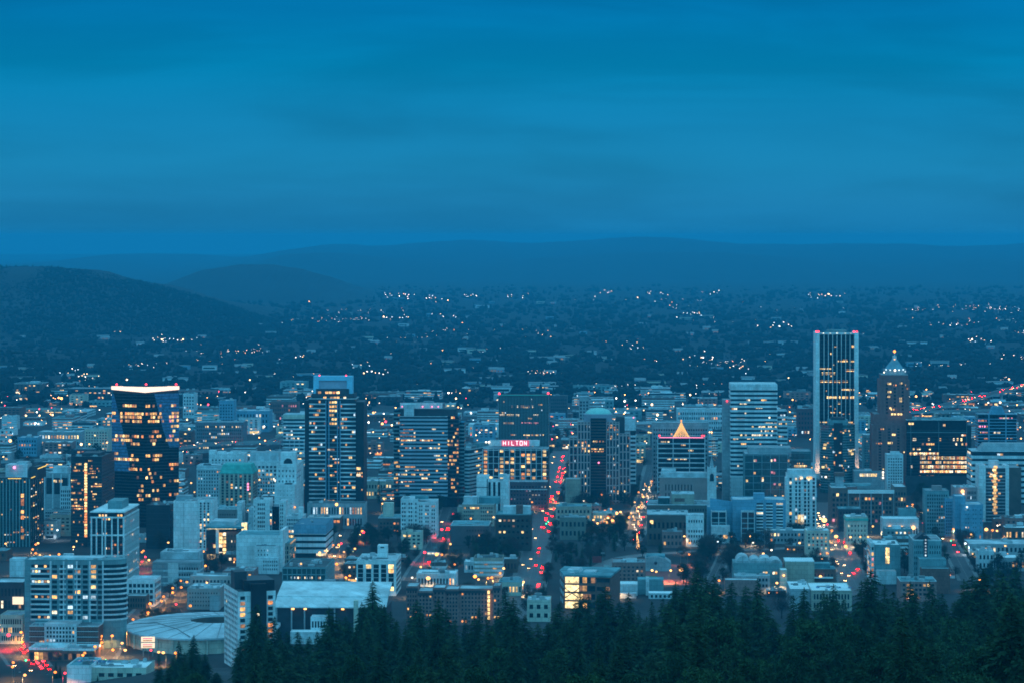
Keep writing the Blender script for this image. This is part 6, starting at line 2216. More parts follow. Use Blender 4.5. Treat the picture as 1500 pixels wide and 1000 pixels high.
def traffic(key, n, pa, t0=0.0, t1=1.0, lanes=4, jam=1.0):
    """n cars along a street; pa is the share driving away from us.  Right
    lanes drive away (traffic keeps right)."""
    Q, w, phrase = ROADS[key]
    N, D = normals(Q)
    used = []
    tries = 0
    while n > 0 and tries < 4000:
        tries += 1
        t = t0 + (t1 - t0) * R.random() ** jam
        i = min(len(Q) - 1, int(t * (len(Q) - 1)))
        f = R.random()
        base = Q[i] + D[i] * (f * 11)
        away = R.random() < pa
        lane = R.randint(0, lanes // 2 - 1)
        dy = D[i][1] > 0
        off = -(lane + .5) * w / lanes * (1 if away == dy else -1)
        p = base + N[i] * off
        if any(abs(p[0] - u[0]) < 2.4 and abs(p[1] - u[1]) < 5.8 for u in used):
            continue
        used.append(p)
        ang = math.atan2(D[i][1], D[i][0]) - math.pi / 2
        if not (away == dy):
            ang += math.pi
        car((float(p[0]), float(p[1])), ang, away, phrase)
        n -= 1


traffic('avenue', 52, .78, .08, .95, 4, .9)
traffic('street', 26, .25, .1, .95, 4)
traffic('highway', 84, .95, .05, .84, 6)
traffic('lamp_street', 7, .4, .2, .95, 2)
traffic('boulevard', 9, .4, .05, 1, 2)
traffic('far_street', 12, .85, .3, 1, 2, .7)
traffic('middle_street', 5, .6, .1, .9, 2)
traffic('side_street', 5, .6, .1, .9, 2)

# a lit bus crossing the tree-shaded street
t = tag(empty('bus', (*G(636, 813), .03), math.radians(80)), 'lit city bus crossing the tree-shaded street', 'bus')
MB().box(-1.25, 1.25, -6, 6, .4, 3.1).build('body', PAINTS[2][1], t)
MB().box(-1.28, 1.28, -5.6, 5.6, 1.5, 2.6).build('window', L_PALE, t)
for x in (-1.05, 1.05):
    for y in (-3.6, 3.9):
        MB().tube((x - .15, y, .5), (x + .15, y, .5), .5, n=10).build('wheel', MATS['tyre'], t)
MB().box(-1, 1, 6, 6.1, 2.5, 2.9).build('destination_sign', L_GOLD, t)

# ------------------------------------------------------------------ lamps
def make_lamp(name, m, r):
    t = empty(name)
    MB().tube((0, 0, 0), (0, 0, 9.2), .16, .09).build('pole', METAL, t)
    MB().tube((0, 0, 9.1), (1.6, 0, 9.6), .07).build('arm', METAL, t)
    MB().ball((1.7, 0, 9.45), r, sq=.8).build('lamp_head', m, t)
    return t


LPROTO = {}
GLOW = {'amber': ((1, .45, .12), LAMP_ORANGE), 'warm': ((1, .62, .3), LAMP_WARM), 'white': ((1, .9, .75), LAMP_WHITE), 'cool': ((.7, .88, 1), LAMP_COOL), 'red': ((1, .04, .04), LAMP_RED)}
LAMPDATA = {}


def lamp(px, py, tint='amber', size=1.0, glow=0.0, rz=None, at=None):
    """A street lamp whose head shows at (px, py)."""
    zl = 9.45
    if at is None:
        Y = YB(py, zl)
        at = (PX(px, Y), Y)
    key = (tint, round(size * 2))
    if key not in LPROTO:
        LPROTO[key] = make_lamp('street_lamp', GLOW[tint][1], .82 * size)
        o = LPROTO[key]
    else:
        o = dup(LPROTO[key], (0, 0, 0))
    o.location = (*at, float(ground_z(at[0], at[1])))
    o.rotation_euler = (0, 0, R.uniform(0, 6.28) if rz is None else rz)
    o['category'] = 'lamp'
    o['group'] = f'{tint} street lamps'
    AUTO.append((o, f"{'big ' if size > 1.4 else ''}{tint} street lamp", None))
    if glow:
        kk = (tint, glow)
        if kk not in LAMPDATA:
            L = bpy.data.lights.new('lamp_light', 'SPOT')
            L.color = GLOW[tint][0]
            L.energy = glow * 8500
            L.shadow_soft_size = .35
            L.spot_size = math.radians(152)
            L.spot_blend = .35
            LAMPDATA[kk] = L
        lo = bpy.data.objects.new('lamp_light', LAMPDATA[kk])
        COL.objects.link(lo)
        lo.location = (1.7, 0, 8.2)
        lo.parent = o
    return o


for px, py, tint, s, g in (
        (1205, 761, 'warm', 3.2, 6), (1209, 756, 'white', 1.6, 2), (1222, 785, 'warm', 2.2, 4), (1238, 800, 'warm', 2.2, 4), (1217, 776, 'amber', 1.4, 2), (1243, 786, 'warm', 1.3, 2), (1259, 786, 'warm', 1.3, 2), (1271, 786, 'warm', 1.2, 2), (1207, 818, 'warm', 1.2, 2), (1158, 820, 'amber', 1.2, 2),
        (866, 749, 'amber', 2.0, 5), (874, 752, 'amber', 1.8, 4), (884, 748, 'amber', 2.0, 5), (893, 745, 'amber', 1.5, 3), (901, 751, 'warm', 1.8, 4), (871, 761, 'warm', 1.6, 3), (897, 761, 'warm', 2.0, 4), (878, 745, 'warm', 1.2, 3), (890, 756, 'amber', 1.5, 3), (911, 749, 'warm', 1.3, 2),
        (922, 751, 'warm', 1.2, 2), (919, 757, 'amber', 1.1, 2), (934, 742, 'warm', 1.1, 2), (943, 727, 'warm', 1.0, 2), (949, 713, 'warm', 1.0, 2), (953, 704, 'amber', 1.0, 0), (931, 735, 'warm', 1, 2), (937, 720, 'amber', 1, 0),
        (826, 690, 'warm', 1.6, 3), (922, 709, 'warm', 1.4, 2), (906, 693, 'amber', 1.1, 2), (816, 722, 'amber', 1.3, 2), (811, 730, 'amber', 1.5, 3), (835, 680, 'warm', 1, 1),
        (999, 833, 'warm', 2.4, 5), (980, 835, 'warm', 1.2, 2), (957, 835, 'warm', 1.0, 2), (962, 837, 'warm', 1, 2), (897, 859, 'warm', 1.3, 2), (1051, 850, 'amber', 1.0, 2), (1099, 785, 'warm', 1.7, 3), (1116, 810, 'warm', 1.4, 2), (1101, 794, 'white', 1.1, 1), (1060, 777, 'warm', 1, 1), (1012, 795, 'amber', 1, 1), (1053, 793, 'cool', .9, 0), (1041, 793, 'warm', .9, 1), (1076, 835, 'warm', 1, 1), (1077, 846, 'amber', 1, 2), (1135, 853, 'warm', 1.2, 2), (1003, 785, 'warm', 1.1, 1),
        (1394, 774, 'amber', 1.2, 2), (1446, 775, 'warm', 2.0, 4), (1452, 776, 'amber', 1.4, 3), (1462, 777, 'warm', 1.7, 3), (1498, 764, 'amber', 1.5, 2), (1412, 795, 'cool', 1.3, 1), (1478, 811, 'warm', 1.1, 1), (1438, 848, 'amber', 1.1, 2), (1387, 914, 'warm', .8, 1), (1333, 760, 'cool', 1, 0), (1276, 770, 'warm', 1.3, 2), (1425, 782, 'warm', .9, 1), (1437, 762, 'amber', 1, 1),
        (630, 846, 'warm', 2.0, 4), (740, 832, 'warm', 1.7, 3), (697, 844, 'amber', 2.0, 4), (712, 846, 'amber', 1.6, 4), (722, 845, 'amber', 1.6, 4), (704, 848, 'warm', 1.2, 2), (637, 811, 'warm', 1.8, 4), (646, 812, 'amber', 1.3, 2), (615, 830, 'warm', 1.1, 1), (657, 796, 'warm', 1.4, 2), (596, 857, 'warm', 1.1, 1), (604, 845, 'white', .9, 0), (780, 735, 'amber', 1.0, 1), (764, 852, 'warm', 1.4, 2),
        (528, 777, 'amber', 1.7, 3), (497, 797, 'amber', 1.4, 2), (499, 815, 'amber', 1.2, 2), (503, 808, 'warm', 1.2, 2), (494, 825, 'amber', 1.3, 2), (507, 845, 'amber', 1.2, 2), (513, 843, 'amber', 1.1, 2), (517, 803, 'warm', 1.0, 1), (470, 809, 'warm', 1.4, 2), (479, 806, 'warm', 1.0, 1), (489, 798, 'amber', 1.2, 2), (530, 755, 'amber', 1.2, 2),
        (268, 850, 'amber', 1.2, 2), (252, 861, 'amber', 1.2, 2), (243, 873, 'amber', 1.4, 3), (234, 880, 'amber', 1.2, 2), (221, 883, 'amber', 1.3, 2), (213, 896, 'amber', 1.4, 3), (194, 907, 'amber', 1.1, 2), (277, 887, 'amber', 1.3, 3), (256, 867, 'amber', 1.0, 1), (265, 860, 'amber', 1.1, 1), (271, 852, 'amber', 1.2, 1), (304, 828, 'amber', 1, 1), (180, 922, 'amber', 1, 2), (151, 940, 'amber', 1.2, 2), (152, 931, 'amber', 1.1, 1), (123, 957, 'amber', 1.2, 2), (176, 941, 'warm', 1, 2), (169, 951, 'amber', 1.1, 2), (183, 951, 'warm', .9, 0), (164, 930, 'amber', 1, 1), (139, 947, 'amber', 1, 1), (120, 962, 'amber', 1.1, 1),
        (233, 956, 'warm', 1.1, 2), (243, 957, 'warm', 1.3, 2), (258, 958, 'amber', 1.2, 2), (218, 952, 'red', 1.0, 1),
        (52, 810, 'amber', 1.5, 3), (45, 804, 'amber', 1.2, 2), (58, 812, 'warm', 1.4, 2), (84, 811, 'amber', 1.3, 2), (76, 813, 'warm', 1.1, 1), (30, 826, 'warm', 1.3, 2), (24, 834, 'amber', 1.2, 2), (85, 776, 'cool', 1.5, 1), (54, 797, 'amber', 1.1, 1), (12, 905, 'amber', 1.4, 3), (22, 921, 'red', 1.6, 4), (4, 922, 'red', 1.6, 4), (14, 930, 'red', 1.3, 4), (34, 925, 'amber', 1.2, 2), (30, 940, 'amber', 1.2, 2), (21, 983, 'amber', 1.2, 2), (33, 998, 'warm', 1.3, 2), (18, 975, 'amber', 1.0, 1), (205, 808, 'amber', 1.2, 2), (295, 807, 'amber', 1.1, 2), (293, 813, 'warm', 1, 1), (77, 993, 'amber', 1.1, 1), (92, 996, 'red', 1.2, 2),
        (210, 815, 'red', 1, 1), (205, 822, 'red', 1.2, 2), (213, 806, 'amber', 1, 1), (663, 752, 'red', 1.4, 2), (646, 775, 'red', 1.6, 2), (621, 808, 'red', 1.4, 2), (531, 779, 'red', 1.5, 2), (774, 790, 'red', 1.3, 2), (1418, 765, 'amber', .9, 1), (1236, 733, 'amber', 1, 1), (1336, 738, 'amber', 1.2, 1), (1330, 741, 'amber', 1, 1)):
    lamp(px, py, tint, s, g)


# signals at crossings
def make_signal():
    t = empty('traffic_signal')
    MB().tube((0, 0, 0), (0, 0, 6.2), .11).build('pole', METAL, t)
    MB().tube((0, 0, 6), (4.5, 0, 6.2), .08).build('arm', METAL, t)
    MB().box(4.2, 4.8, -.2, .2, 5.3, 6.9).build('signal_head', BLACKW, t)
    return t


SIG = None
for px, py, m, nm in ((803, 763, LAMP_GREEN, 'green'), (800, 766, LAMP_GREEN, 'green'), (1393, 791, LAMP_GREEN, 'green'), (155, 966, LAMP_GREEN, 'green'), (38, 966, LAMP_GREEN, 'green'), (793, 771, LAMP_RED, 'red'), (1212, 767, LAMP_RED, 'red'), (500, 795, LAMP_RED, 'red'), (258, 884, LAMP_RED, 'red'), (1352, 765, LAMP_RED, 'red'), (1358, 763, LAMP_RED, 'red'), (1363, 770, LAMP_RED, 'red')):
    Y = YB(py, 6.3)
    loc = (PX(px, Y) - 4.5, Y, 0)
    t = make_signal()
    t.location = loc
    MB().ball((4.5, -.3, 6.2), .75, n=10).build('lit_lens', m, t)
    tag(t, None, 'traffic light', f'traffic lights showing {nm}')
    AUTO.append((t, f'traffic light showing {nm}', None))
# ------------------------------------------------------------------ low blocks between the landmarks
RNG = random.Random(21)
WALLS = [('white', WHITE), ('pale grey', PALE), ('grey', GREYW), ('tan', TAN), ('cream', CREAM), ('brick', BRICK), ('pink brick', PINKB), ('dark', DARKW), ('brown', BROWN), ('teal', TEALW), ('blue-grey', BLUEW)]
ROOFS = [('pale', ROOFP), ('pale', ROOFP), ('white', ROOFW), ('grey', ROOFG), ('dark', ROOFD), ('teal', ROOFT), ('grey', ROOFG)]
HEROES = [(h.pl, h.pr, h.pb, h.Y) for h in BLDS]
NUMW = ['', 'one', 'two', 'three', 'four', 'five', 'six', 'seven', 'eight', 'nine', 'ten']


def clash(x, y, rx, ry, pad=2.0):
    for (fx, fy, frx, fry) in FOOT:
        if abs(x - fx) < rx + frx + pad and abs(y - fy) < ry + fry + pad:
            return True
    return False


def low(x, y, w, d, h, wn, wm, rn, rm, litp, floors, group, cat='building', detail=1.0, name='low_building'):
    """A low building: its front centre stands at (x, y)."""
    px = 750 + x / y * FOC
    b = Bld.__new__(Bld)
    b.Y, b.x, b.c, b.s = y, x, math.cos(YAW), math.sin(YAW)
    b.root = empty(name, (x, y, 0), YAW)
    b.n, b.rest = 0, MB()
    k = Blk(-w / 2, w / 2, 0, d, 0, h)
    k.o = b.part('wall', MB().box(k.x0, k.x1, 0, d, 0, h), wm)
    b.roof(k, rm, RNG.uniform(.4, 1.0), wm if RNG.random() < .7 else PALE)
    FOOT.append((x, y + d / 2, w / 2, d / 2))
    if detail > 0:
        ppm = FOC / y
        cols = max(2, min(9, int(w * ppm / 6.5)))
        st = R.getstate()
        style = RNG.random()
        g = GL if wn not in ('dark',) else GLD
        if style < .3:
            b.bands(k, floors, wm if wn in ('white', 'pale grey') else PALE, .55, (.08, .94), .18)
            for f in range(floors):
                b.row(k, 'F', h * (.08 + .86 * (f + .78) / floors), cols, (.04, .96), h * .26 / floors, litp, LITMIX)
        else:
            lower = .34 if floors < 3 else .26
            b.win(k, 'F', cols, max(1, floors - 1), (.05, .95), (lower, .93), RNG.uniform(.38, .62), RNG.uniform(.42, .58), g, litp)
            if RNG.random() < .55:
                b.win(k, 'F', max(2, cols // 2), 1, (.04, .96), (.03, lower * .8), .82, .85, g, min(1, litp * 3.5), LITHOT + [L_PALE, L_GOLD])
        b.units(k, RNG.randint(3, 7), RNG.uniform(.7, 1.3))
        for _ in range(RNG.choice([0, 1, 2, 2, 3])):
            b.part('wall_lamp', MB().ball((RNG.uniform(-.48, .48) * w, -.7, RNG.uniform(2.6, 3.6)), RNG.uniform(.45, .8), 7, 4), RNG.choice([LAMP_ORANGE, LAMP_WARM, LAMP_WARM, LAMP_ORANGE, LAMP_WHITE]))
        if RNG.random() < .3 and w > 18:
            u = RNG.uniform(-.2, .2) * w
            b.part('roof_house', MB().box(u - w * .16, u + w * .16, d * .3, d * .65, k.z1, k.z1 + RNG.uniform(2.2, 4)), RNG.choice([wm, PALE, ROOFG]))
        b.done()
    tag(b.root, None, cat, group)
    lt = ' with lit windows' if litp > .2 else ''
    AUTO.append((b.root, f"{wn} {NUMW[floors]}-storey building, {rn} roof" if floors < 11 else f"{wn} building", None))
    return b


def headroom(px0, px1, y):
    """Highest row a filler may reach here without covering a landmark."""
    lim = 300
    for (pl, pr, pb, Y) in HEROES:
        if Y > y and pr > px0 - 2 and pl < px1 + 2:
            lim = max(lim, pb - 12)
    return lim


TREEZONES = [(455, 560, 782, 806), (556, 600, 800, 822), (640, 770, 792, 836), (835, 930, 768, 802), (848, 926, 718, 742), (1060, 1080, 790, 830), (1440, 1500, 822, 860), (1322, 1350, 800, 838), (604, 634, 770, 800), (560, 668, 738, 770), (1150, 1215, 782, 806)]


def in_zone(px, py):
    return any(a < px < c and t < py < d for (a, c, t, d) in TREEZONES)


count = 0
CAND = [(Yr, xr) for Yr in np.arange(1900, 4300, 30) for xr in np.arange(-790 / FOC * Yr, 790 / FOC * Yr, 34)]
RNG.shuffle(CAND)
for Yr, xr in CAND:
    if True:
        if count >= 270:
            break
        x = xr + RNG.uniform(-6, 6) + (Yr - 2800) * .0436
        y = Yr + RNG.uniform(-6, 6)
        px = 750 + x / y * FOC
        py = YH + H / y * FOC
        if y < 2150 and px > 225 or px > 300 and py > 885 or py > 905 and px > 30 and px < 90:
            continue
        if in_zone(px, py) or RNG.random() < .08:
            continue
        w, d = RNG.uniform(20, 38), RNG.uniform(18, 34)
        if clash(x, y + d / 2, w / 2, d / 2):
            w, d = w * .62, d * .62
            if clash(x, y + d / 2, w / 2, d / 2, .8):
                w, d = w * .66, d * .66
                if clash(x, y + d / 2, w / 2, d / 2, .5):
                    continue
        S = FOC / y
        floors = RNG.choice([1, 2, 2, 3, 3, 4, 5, 6])
        h = floors * 3.5 + 1.5
        lim = headroom(px - w / 2 * S, px + w / 2 * S, y)
        top = py - h * S
        if top < lim:
            h = (py - lim) / S
            floors = int(h / 3.6)
            if h < 3.4:
                continue
            floors = max(1, floors)
            h = min(h, floors * 3.5 + 1)
        left = px < 500
        wn, wm = RNG.choice(WALLS[:9] if left else WALLS[2:] + WALLS[5:9] + WALLS[5:9] + WALLS[5:9])
        rn, rm = RNG.choice(ROOFS + ROOFS[3:])
        low(x, y, w, d, h, wn, wm, rn, rm, RNG.choice([.1, .18, .3, .45]), floors, 'low buildings between the towers')
        count += 1
SC['fill'] = count

# the flat quarter beyond the river: sheds, warehouses and shops
east = 0
for i in range(2600):
    if east >= 115:
        break
    py = RNG.uniform(572, 640)
    y = YB(py)
    px = RNG.uniform(-15, 1515)
    x = PX(px, y)
    w, d = RNG.uniform(22, 85), RNG.uniform(24, 60)
    if clash(x, y + d / 2, w / 2, d / 2, 6):
        continue
    floors = RNG.choice([1, 1, 2, 2, 3, 4])
    wn, wm = RNG.choice(WALLS[2:10] + WALLS[5:9])
    rn, rm = RNG.choice(ROOFS[:5] + ROOFS[3:])
    b = low(x, y, w, d, floors * 4 + 1, wn, wm, rn, rm, RNG.choice([.15, .3, .5]), floors, 'buildings beyond the river', detail=.6 if i % 2 else 1, name='commercial_building')
    east += 1



# a few larger blocks that stand out beyond the river
def far_block(name, label, pl, pr, pt, pb, m, rm, cols, floors, p, depth=30, mix=None, cat='building', band=None):
    b = Bld(name, label, cat, pl, pr, pb)
    k = b.blk('wall', m, pl, pr, pt, None, 0, depth, rm, .8)
    if band:
        b.bands(k, floors, band, .5, (.05, .95), .3)
        b.glow(k, 'F', floors, cols, .5, p, mix or LITMIX, (.05, .95))
    else:
        b.win(k, 'F', cols, floors, (.03, .97), (.1, .93), .5, .5, p=p, mix=mix)
    b.units(k, 3, 1.5)
    b.done()
    return b, k


far_block('office_block', 'grey riverside block with rows of small windows behind elevated ramp', 286, 356, 618, 662, mat('slate_wall', (.14, .16, .18)), ROOFG, 22, 7, .16, 40, [L_PALE, L_COOL, L_GOLD])
far_block('tower', 'slim blue-grey tower behind grey riverside block', 321, 342, 586, 640, BLUEW, ROOFP, 5, 10, .05)
far_block('apartment_block', 'small white gridded block right of white-crowned glass tower', 268, 285, 576, 612, PALE, ROOFP, 4, 6, .1)
far_block('office_block', 'blue shed with a bright green-lit corner beyond elevated ramp', 345, 394, 601, 632, BLUEW, ROOFP, 10, 3, .4, 40, [L_COOL, L_PALE])
far_block('office_block', 'dark brick riverside block beyond elevated ramp', 395, 436, 588, 618, BRICK, ROOFD, 12, 4, .3, 30, [L_PINK, L_ORANGE])
far_block('office_block', 'long office with a glowing top row behind golden roof-tree office', 991, 1060, 598, 640, PALE, ROOFP, 20, 5, .12)
far_block('apartment_block', 'tan eight-storey apartment house left of white-crowned glass tower', 124, 158, 628, 662, CREAM, ROOFG, 8, 7, .12)
far_block('hall', 'long hall with a brightly lit glass front behind black brick tower', 55, 118, 632, 656, GREYW, ROOFP, 14, 2, .75, 40, LITOFF)
far_block('office_block', 'pale blue civic block left of long lit hall', 26, 54, 640, 668, BLUEW, ROOFP, 7, 4, .15)
far_block('office_block', 'dark red brick block left of tallest white-edged tower', 1168, 1196, 598, 640, mat('deep_red_brick', (.13, .05, .05), var=.2), ROOFG, 6, 5, .05)
far_block('office_block', 'plain dark brick block just beyond fine-mullioned dark slab', 806, 831, 579, 622, mat('dim_slate_brick', (.08, .075, .085), var=.2), ROOFD, 8, 7, .08)
far_block('hall', 'teal hall with a pale roof behind dark plum brick tower', 1060, 1090, 595, 620, TEALW, ROOFP, 6, 2, .3)
far_block('hall', 'pale-roofed hall behind green dome', 865, 899, 585, 600, TEALW, ROOFW, 6, 2, .2)
far_block('hall', 'lit supermarket with a white canopy left of fine-mullioned dark slab', 686, 730, 621, 640, PALE, ROOFW, 8, 2, .85, 40, LITOFF)
far_block('hall', 'gold-lit library behind cypress tree, between dark and banded towers', 534, 579, 704, 730, CREAM, ROOFP, 10, 2, .8, 30, [L_GOLD, L_GOLD, L_PALE])
far_block('office_block', 'tan stone block with a pale sawtooth roof right of red-lit avenue', 814, 866, 741, 772, TAN, ROOFT, 9, 3, .06, 34)
far_block('office_block', 'stone block with tall dark windows below tan sawtooth-roofed block', 820, 858, 757, 790, mat('olive_stone', (.2, .19, .16)), ROOFG, 6, 2, .2, 24)
far_block('hotel', 'gold-glowing pavilion among lamps above dark park trees', 868, 902, 750, 770, CREAM, ROOFP, 7, 2, 1.0, 20, [L_GOLD, L_ORANGE, L_WARM])
far_block('low_building', 'pale roofed shop row along right frame edge', 1420, 1512, 796, 812, GREYW, ROOFP, 14, 1, .2, 40)
far_block('low_building', 'white low shop with a glowing front near right frame edge', 1472, 1515, 772, 792, BROWN, ROOFW, 9, 1, .4, 24)
far_block('low_building', 'pale flat-roofed studio below shop row', 1433, 1456, 806, 836, PALE, ROOFW, 4, 2, .1, 18)
far_block('low_building', 'low white-roofed store with lit front below shop row', 1452, 1512, 816, 836, GREYW, ROOFW, 12, 1, .3, 26)
far_block('low_building', 'white terrace with flat roofs above curved lane', 1120, 1206, 776, 796, mat('dusk_render', (.3, .32, .34)), ROOFW, 16, 2, .2, 16)
far_block('low_building', 'white shop row with vents, behind pink brick apartments', 610, 668, 839, 862, PALE, ROOFW, 12, 1, .15, 26)
far_block('low_building', 'white pavilion with roof vents among dark trees', 680, 716, 822, 838, PALE, ROOFW, 8, 1, .1, 20)
far_block('low_building', 'grey-roofed lodge with a lamp beside red-lit avenue', 727, 758, 818, 838, BROWN, ROOFG, 6, 1, .3, 20)
far_block('restaurant', 'gold-lit corner restaurant with broad eaves left of red-lit avenue', 730, 765, 852, 872, CREAM, ROOFT, 7, 1, 1.0, 24, [L_GOLD, L_WARM])
far_block('low_building', 'white walled house half hidden by trees left of gold-cornered brick hall', 772, 806, 878, 910, CREAM, ROOFP, 3, 2, .05, 24)
far_block('building', 'brick shop with pale roof above curved lane', 970, 1000, 778, 802, PINKB, ROOFG, 5, 2, .3, 18)

# a floodlit pink tree and a gold-strung tree are built with the trees

# lamps in the side streets
SR = random.Random(3)
k = 0
while k < 105:
    py = 655 + 240 * SR.random() ** 1.1
    px = SR.uniform(0, 1500)
    if py > 850 and px > 300 or py > 880 and px > 180:
        continue
    Y = YB(py)
    if clash(PX(px, Y), Y, .8, .8, .4):
        continue
    lamp(px, py - 9.4 / Y * FOC, SR.choice(['amber', 'amber', 'warm', 'warm', 'white']), SR.uniform(.8, 1.25), 1 if k % 2 else 0)
    k += 1
# ------------------------------------------------------------------ elevated roads
CONC = mat('viaduct_concrete', (.30, .31, .32), var=.2, scale=.1)


def viaduct(label, pts, w, zs, lamps=0, cars=None):
    Q = polyline([(PX(px, YB(py, z)), YB(py, z)) for (px, py), z in zip(pts, zs)], 18)
    zz = np.interp(np.linspace(0, 1, len(Q)), np.linspace(0, 1, len(zs)), zs)
    N, D = normals(Q)
    t = tag(empty('viaduct', (*Q[0], 0)), label, 'viaduct')
    deck, rail, road_ = MB(), MB(), MB()
    o = np.array([*Q[0], 0])

    def strip(mb, a, b_, dz0, dz1):
        for i in range(len(Q) - 1):
            c = []
            for (j, off) in ((i, a), (i + 1, a), (i + 1, b_), (i, b_)):
                p = Q[j] + N[j] * off
                c.append((p[0] - o[0], p[1] - o[1], zz[j]))
            up = [(x, y, z + dz1) for x, y, z in c]
            lo = [(x, y, z + dz0) for x, y, z in c]
            mb.face(up[::-1])
            mb.face(lo)
            mb.face([lo[0], up[0], up[1], lo[1]])
            mb.face([lo[2], up[2], up[3], lo[3]])
    strip(deck, w / 2, -w / 2, -1.6, 0)
    strip(road_, w / 2 - .6, -w / 2 + .6, .005, .03)
    strip(rail, w / 2 - .02, w / 2 - .4, 0.01, 1.0)
    strip(rail, -w / 2 + .4, -w / 2 + .02, 0.01, 1.0)
    deck.build('deck', CONC, t)
    road_.build('carriageway', ASPH, t)
    rail.build('railing', CONC, t)
    for i in range(1, len(Q) - 1, 3):
        p = Q[i] - o[:2]
        MB().tube((p[0], p[1], 0), (p[0], p[1], zz[i] - 1.6), 1.1, n=8).build('pier', CONC, t)
    return Q, zz, N, D


def ramp_cars(V, n, phrase, away):
    Q, zz, N, D = V
    for _ in range(n):
        i = R.randint(0, len(Q) - 2)
        p = Q[i] + D[i] * R.uniform(0, 15) + N[i] * R.choice([-3, 3])
        ang = math.atan2(D[i][1], D[i][0]) - math.pi / 2
        aw = away
        if (D[i][1] < 0) == aw:
            ang += math.pi
        o = car((float(p[0]), float(p[1])), ang, aw, phrase)
        o.location.z = zz[i] + .04


V1 = viaduct('long curved freeway ramp behind black brick tower and green copper roof', [(255, 656), (290, 652), (330, 647), (375, 645), (420, 648), (450, 650)], 15, [14, 14, 14, 14, 13, 12])
ramp_cars(V1, 7, 'curved freeway ramp', False)
V2 = viaduct('lower freeway ramp with bright traffic just below the long curved ramp', [(268, 662), (310, 660), (350, 655), (388, 650), (405, 642), (440, 632)], 13, [8, 8, 9, 10, 12, 14])
ramp_cars(V2, 8, 'lower freeway ramp', False)
V3 = viaduct('freeway climbing to the frame edge with streaming traffic', [(1340, 600), (1375, 594), (1410, 586), (1450, 576), (1485, 567), (1530, 555)], 22, [12, 14, 16, 18, 20, 22])
ramp_cars(V3, 26, 'climbing freeway', True)
ramp_cars(V3, 20, 'climbing freeway', False)
V4 = viaduct('level freeway behind gold-rowed black office', [(1255, 608), (1320, 604), (1380, 601), (1440, 600), (1520, 600)], 20, [14, 14, 14, 14, 14])
ramp_cars(V4, 8, 'level freeway', False)
V5 = viaduct('bridge approach right of fine-mullioned dark slab', [(803, 613), (820, 617), (845, 623), (870, 630)], 14, [16, 16, 15, 14])
ramp_cars(V5, 5, 'bridge approach', False)
V6 = viaduct('straight riverside freeway behind the three-bay grey office', [(-20, 676), (40, 674), (100, 671), (160, 668), (230, 664)], 16, [6, 6, 6, 6, 6])
V7 = viaduct('freeway deck between green-domed tower and golden roof-tree office', [(920, 622), (945, 626), (965, 632), (1000, 640)], 14, [10, 10, 10, 10])

# ------------------------------------------------------------------ woods and houses out to the hills
def ico(sub=1):
    import bmesh
    bm = bmesh.new()
    bmesh.ops.create_icosphere(bm, subdivisions=sub, radius=1.0)
    v = np.array([x.co[:] for x in bm.verts])
    f = np.array([[y.index for y in x.verts] for x in bm.faces])
    bm.free()
    return v, f


def scatter_mesh(name, items, m):
    """items: list of (verts, faces) arrays -> one object."""
    nv = 0
    V, Fs = [], []
    for v, f in items:
        V.append(v)
        Fs.append(f + nv)
        nv += len(v)
    V, Fs = np.concatenate(V), np.concatenate(Fs)
    me = bpy.data.meshes.new(name)
    me.vertices.add(len(V))
    me.vertices.foreach_set('co', V.astype(np.float32).ravel())
    k = Fs.shape[1]
    me.loops.add(len(Fs) * k)
    me.loops.foreach_set('vertex_index', Fs.astype(np.int32).ravel())
    me.polygons.add(len(Fs))
    me.polygons.foreach_set('loop_start', np.arange(0, len(Fs) * k, k, dtype=np.int32))
    me.polygons.foreach_set('loop_total', np.full(len(Fs), k, dtype=np.int32))
    me.materials.append(m)
    me.update(calc_edges=True)
    return me


def wood_mat(name, a, b_, scale):
    m = bpy.data.materials.new(name)
    m.use_nodes = True
    nt = m.node_tree
    p = nt.nodes['Principled BSDF']
    p.inputs['Roughness'].default_value = .95
    p.inputs['Specular IOR Level'].default_value = .1
    g = nd(nt, 'ShaderNodeTexCoord')
    n = nd(nt, 'ShaderNodeTexNoise')
    n.inputs['Scale'].default_value = scale
    n.inputs['Detail'].default_value = 5
    nt.links.new(g.outputs['Object'], n.inputs['Vector'])
    r = nd(nt, 'ShaderNodeValToRGB')
    r.color_ramp.elements[0].position, r.color_ramp.elements[1].position = .35, .65
    r.color_ramp.elements[0].color, r.color_ramp.elements[1].color = (*a, 1), (*b_, 1)
    nt.links.new(n.outputs['Fac'], r.inputs['Fac'])
    nt.links.new(r.outputs['Color'], p.inputs['Base Color'])
    return m


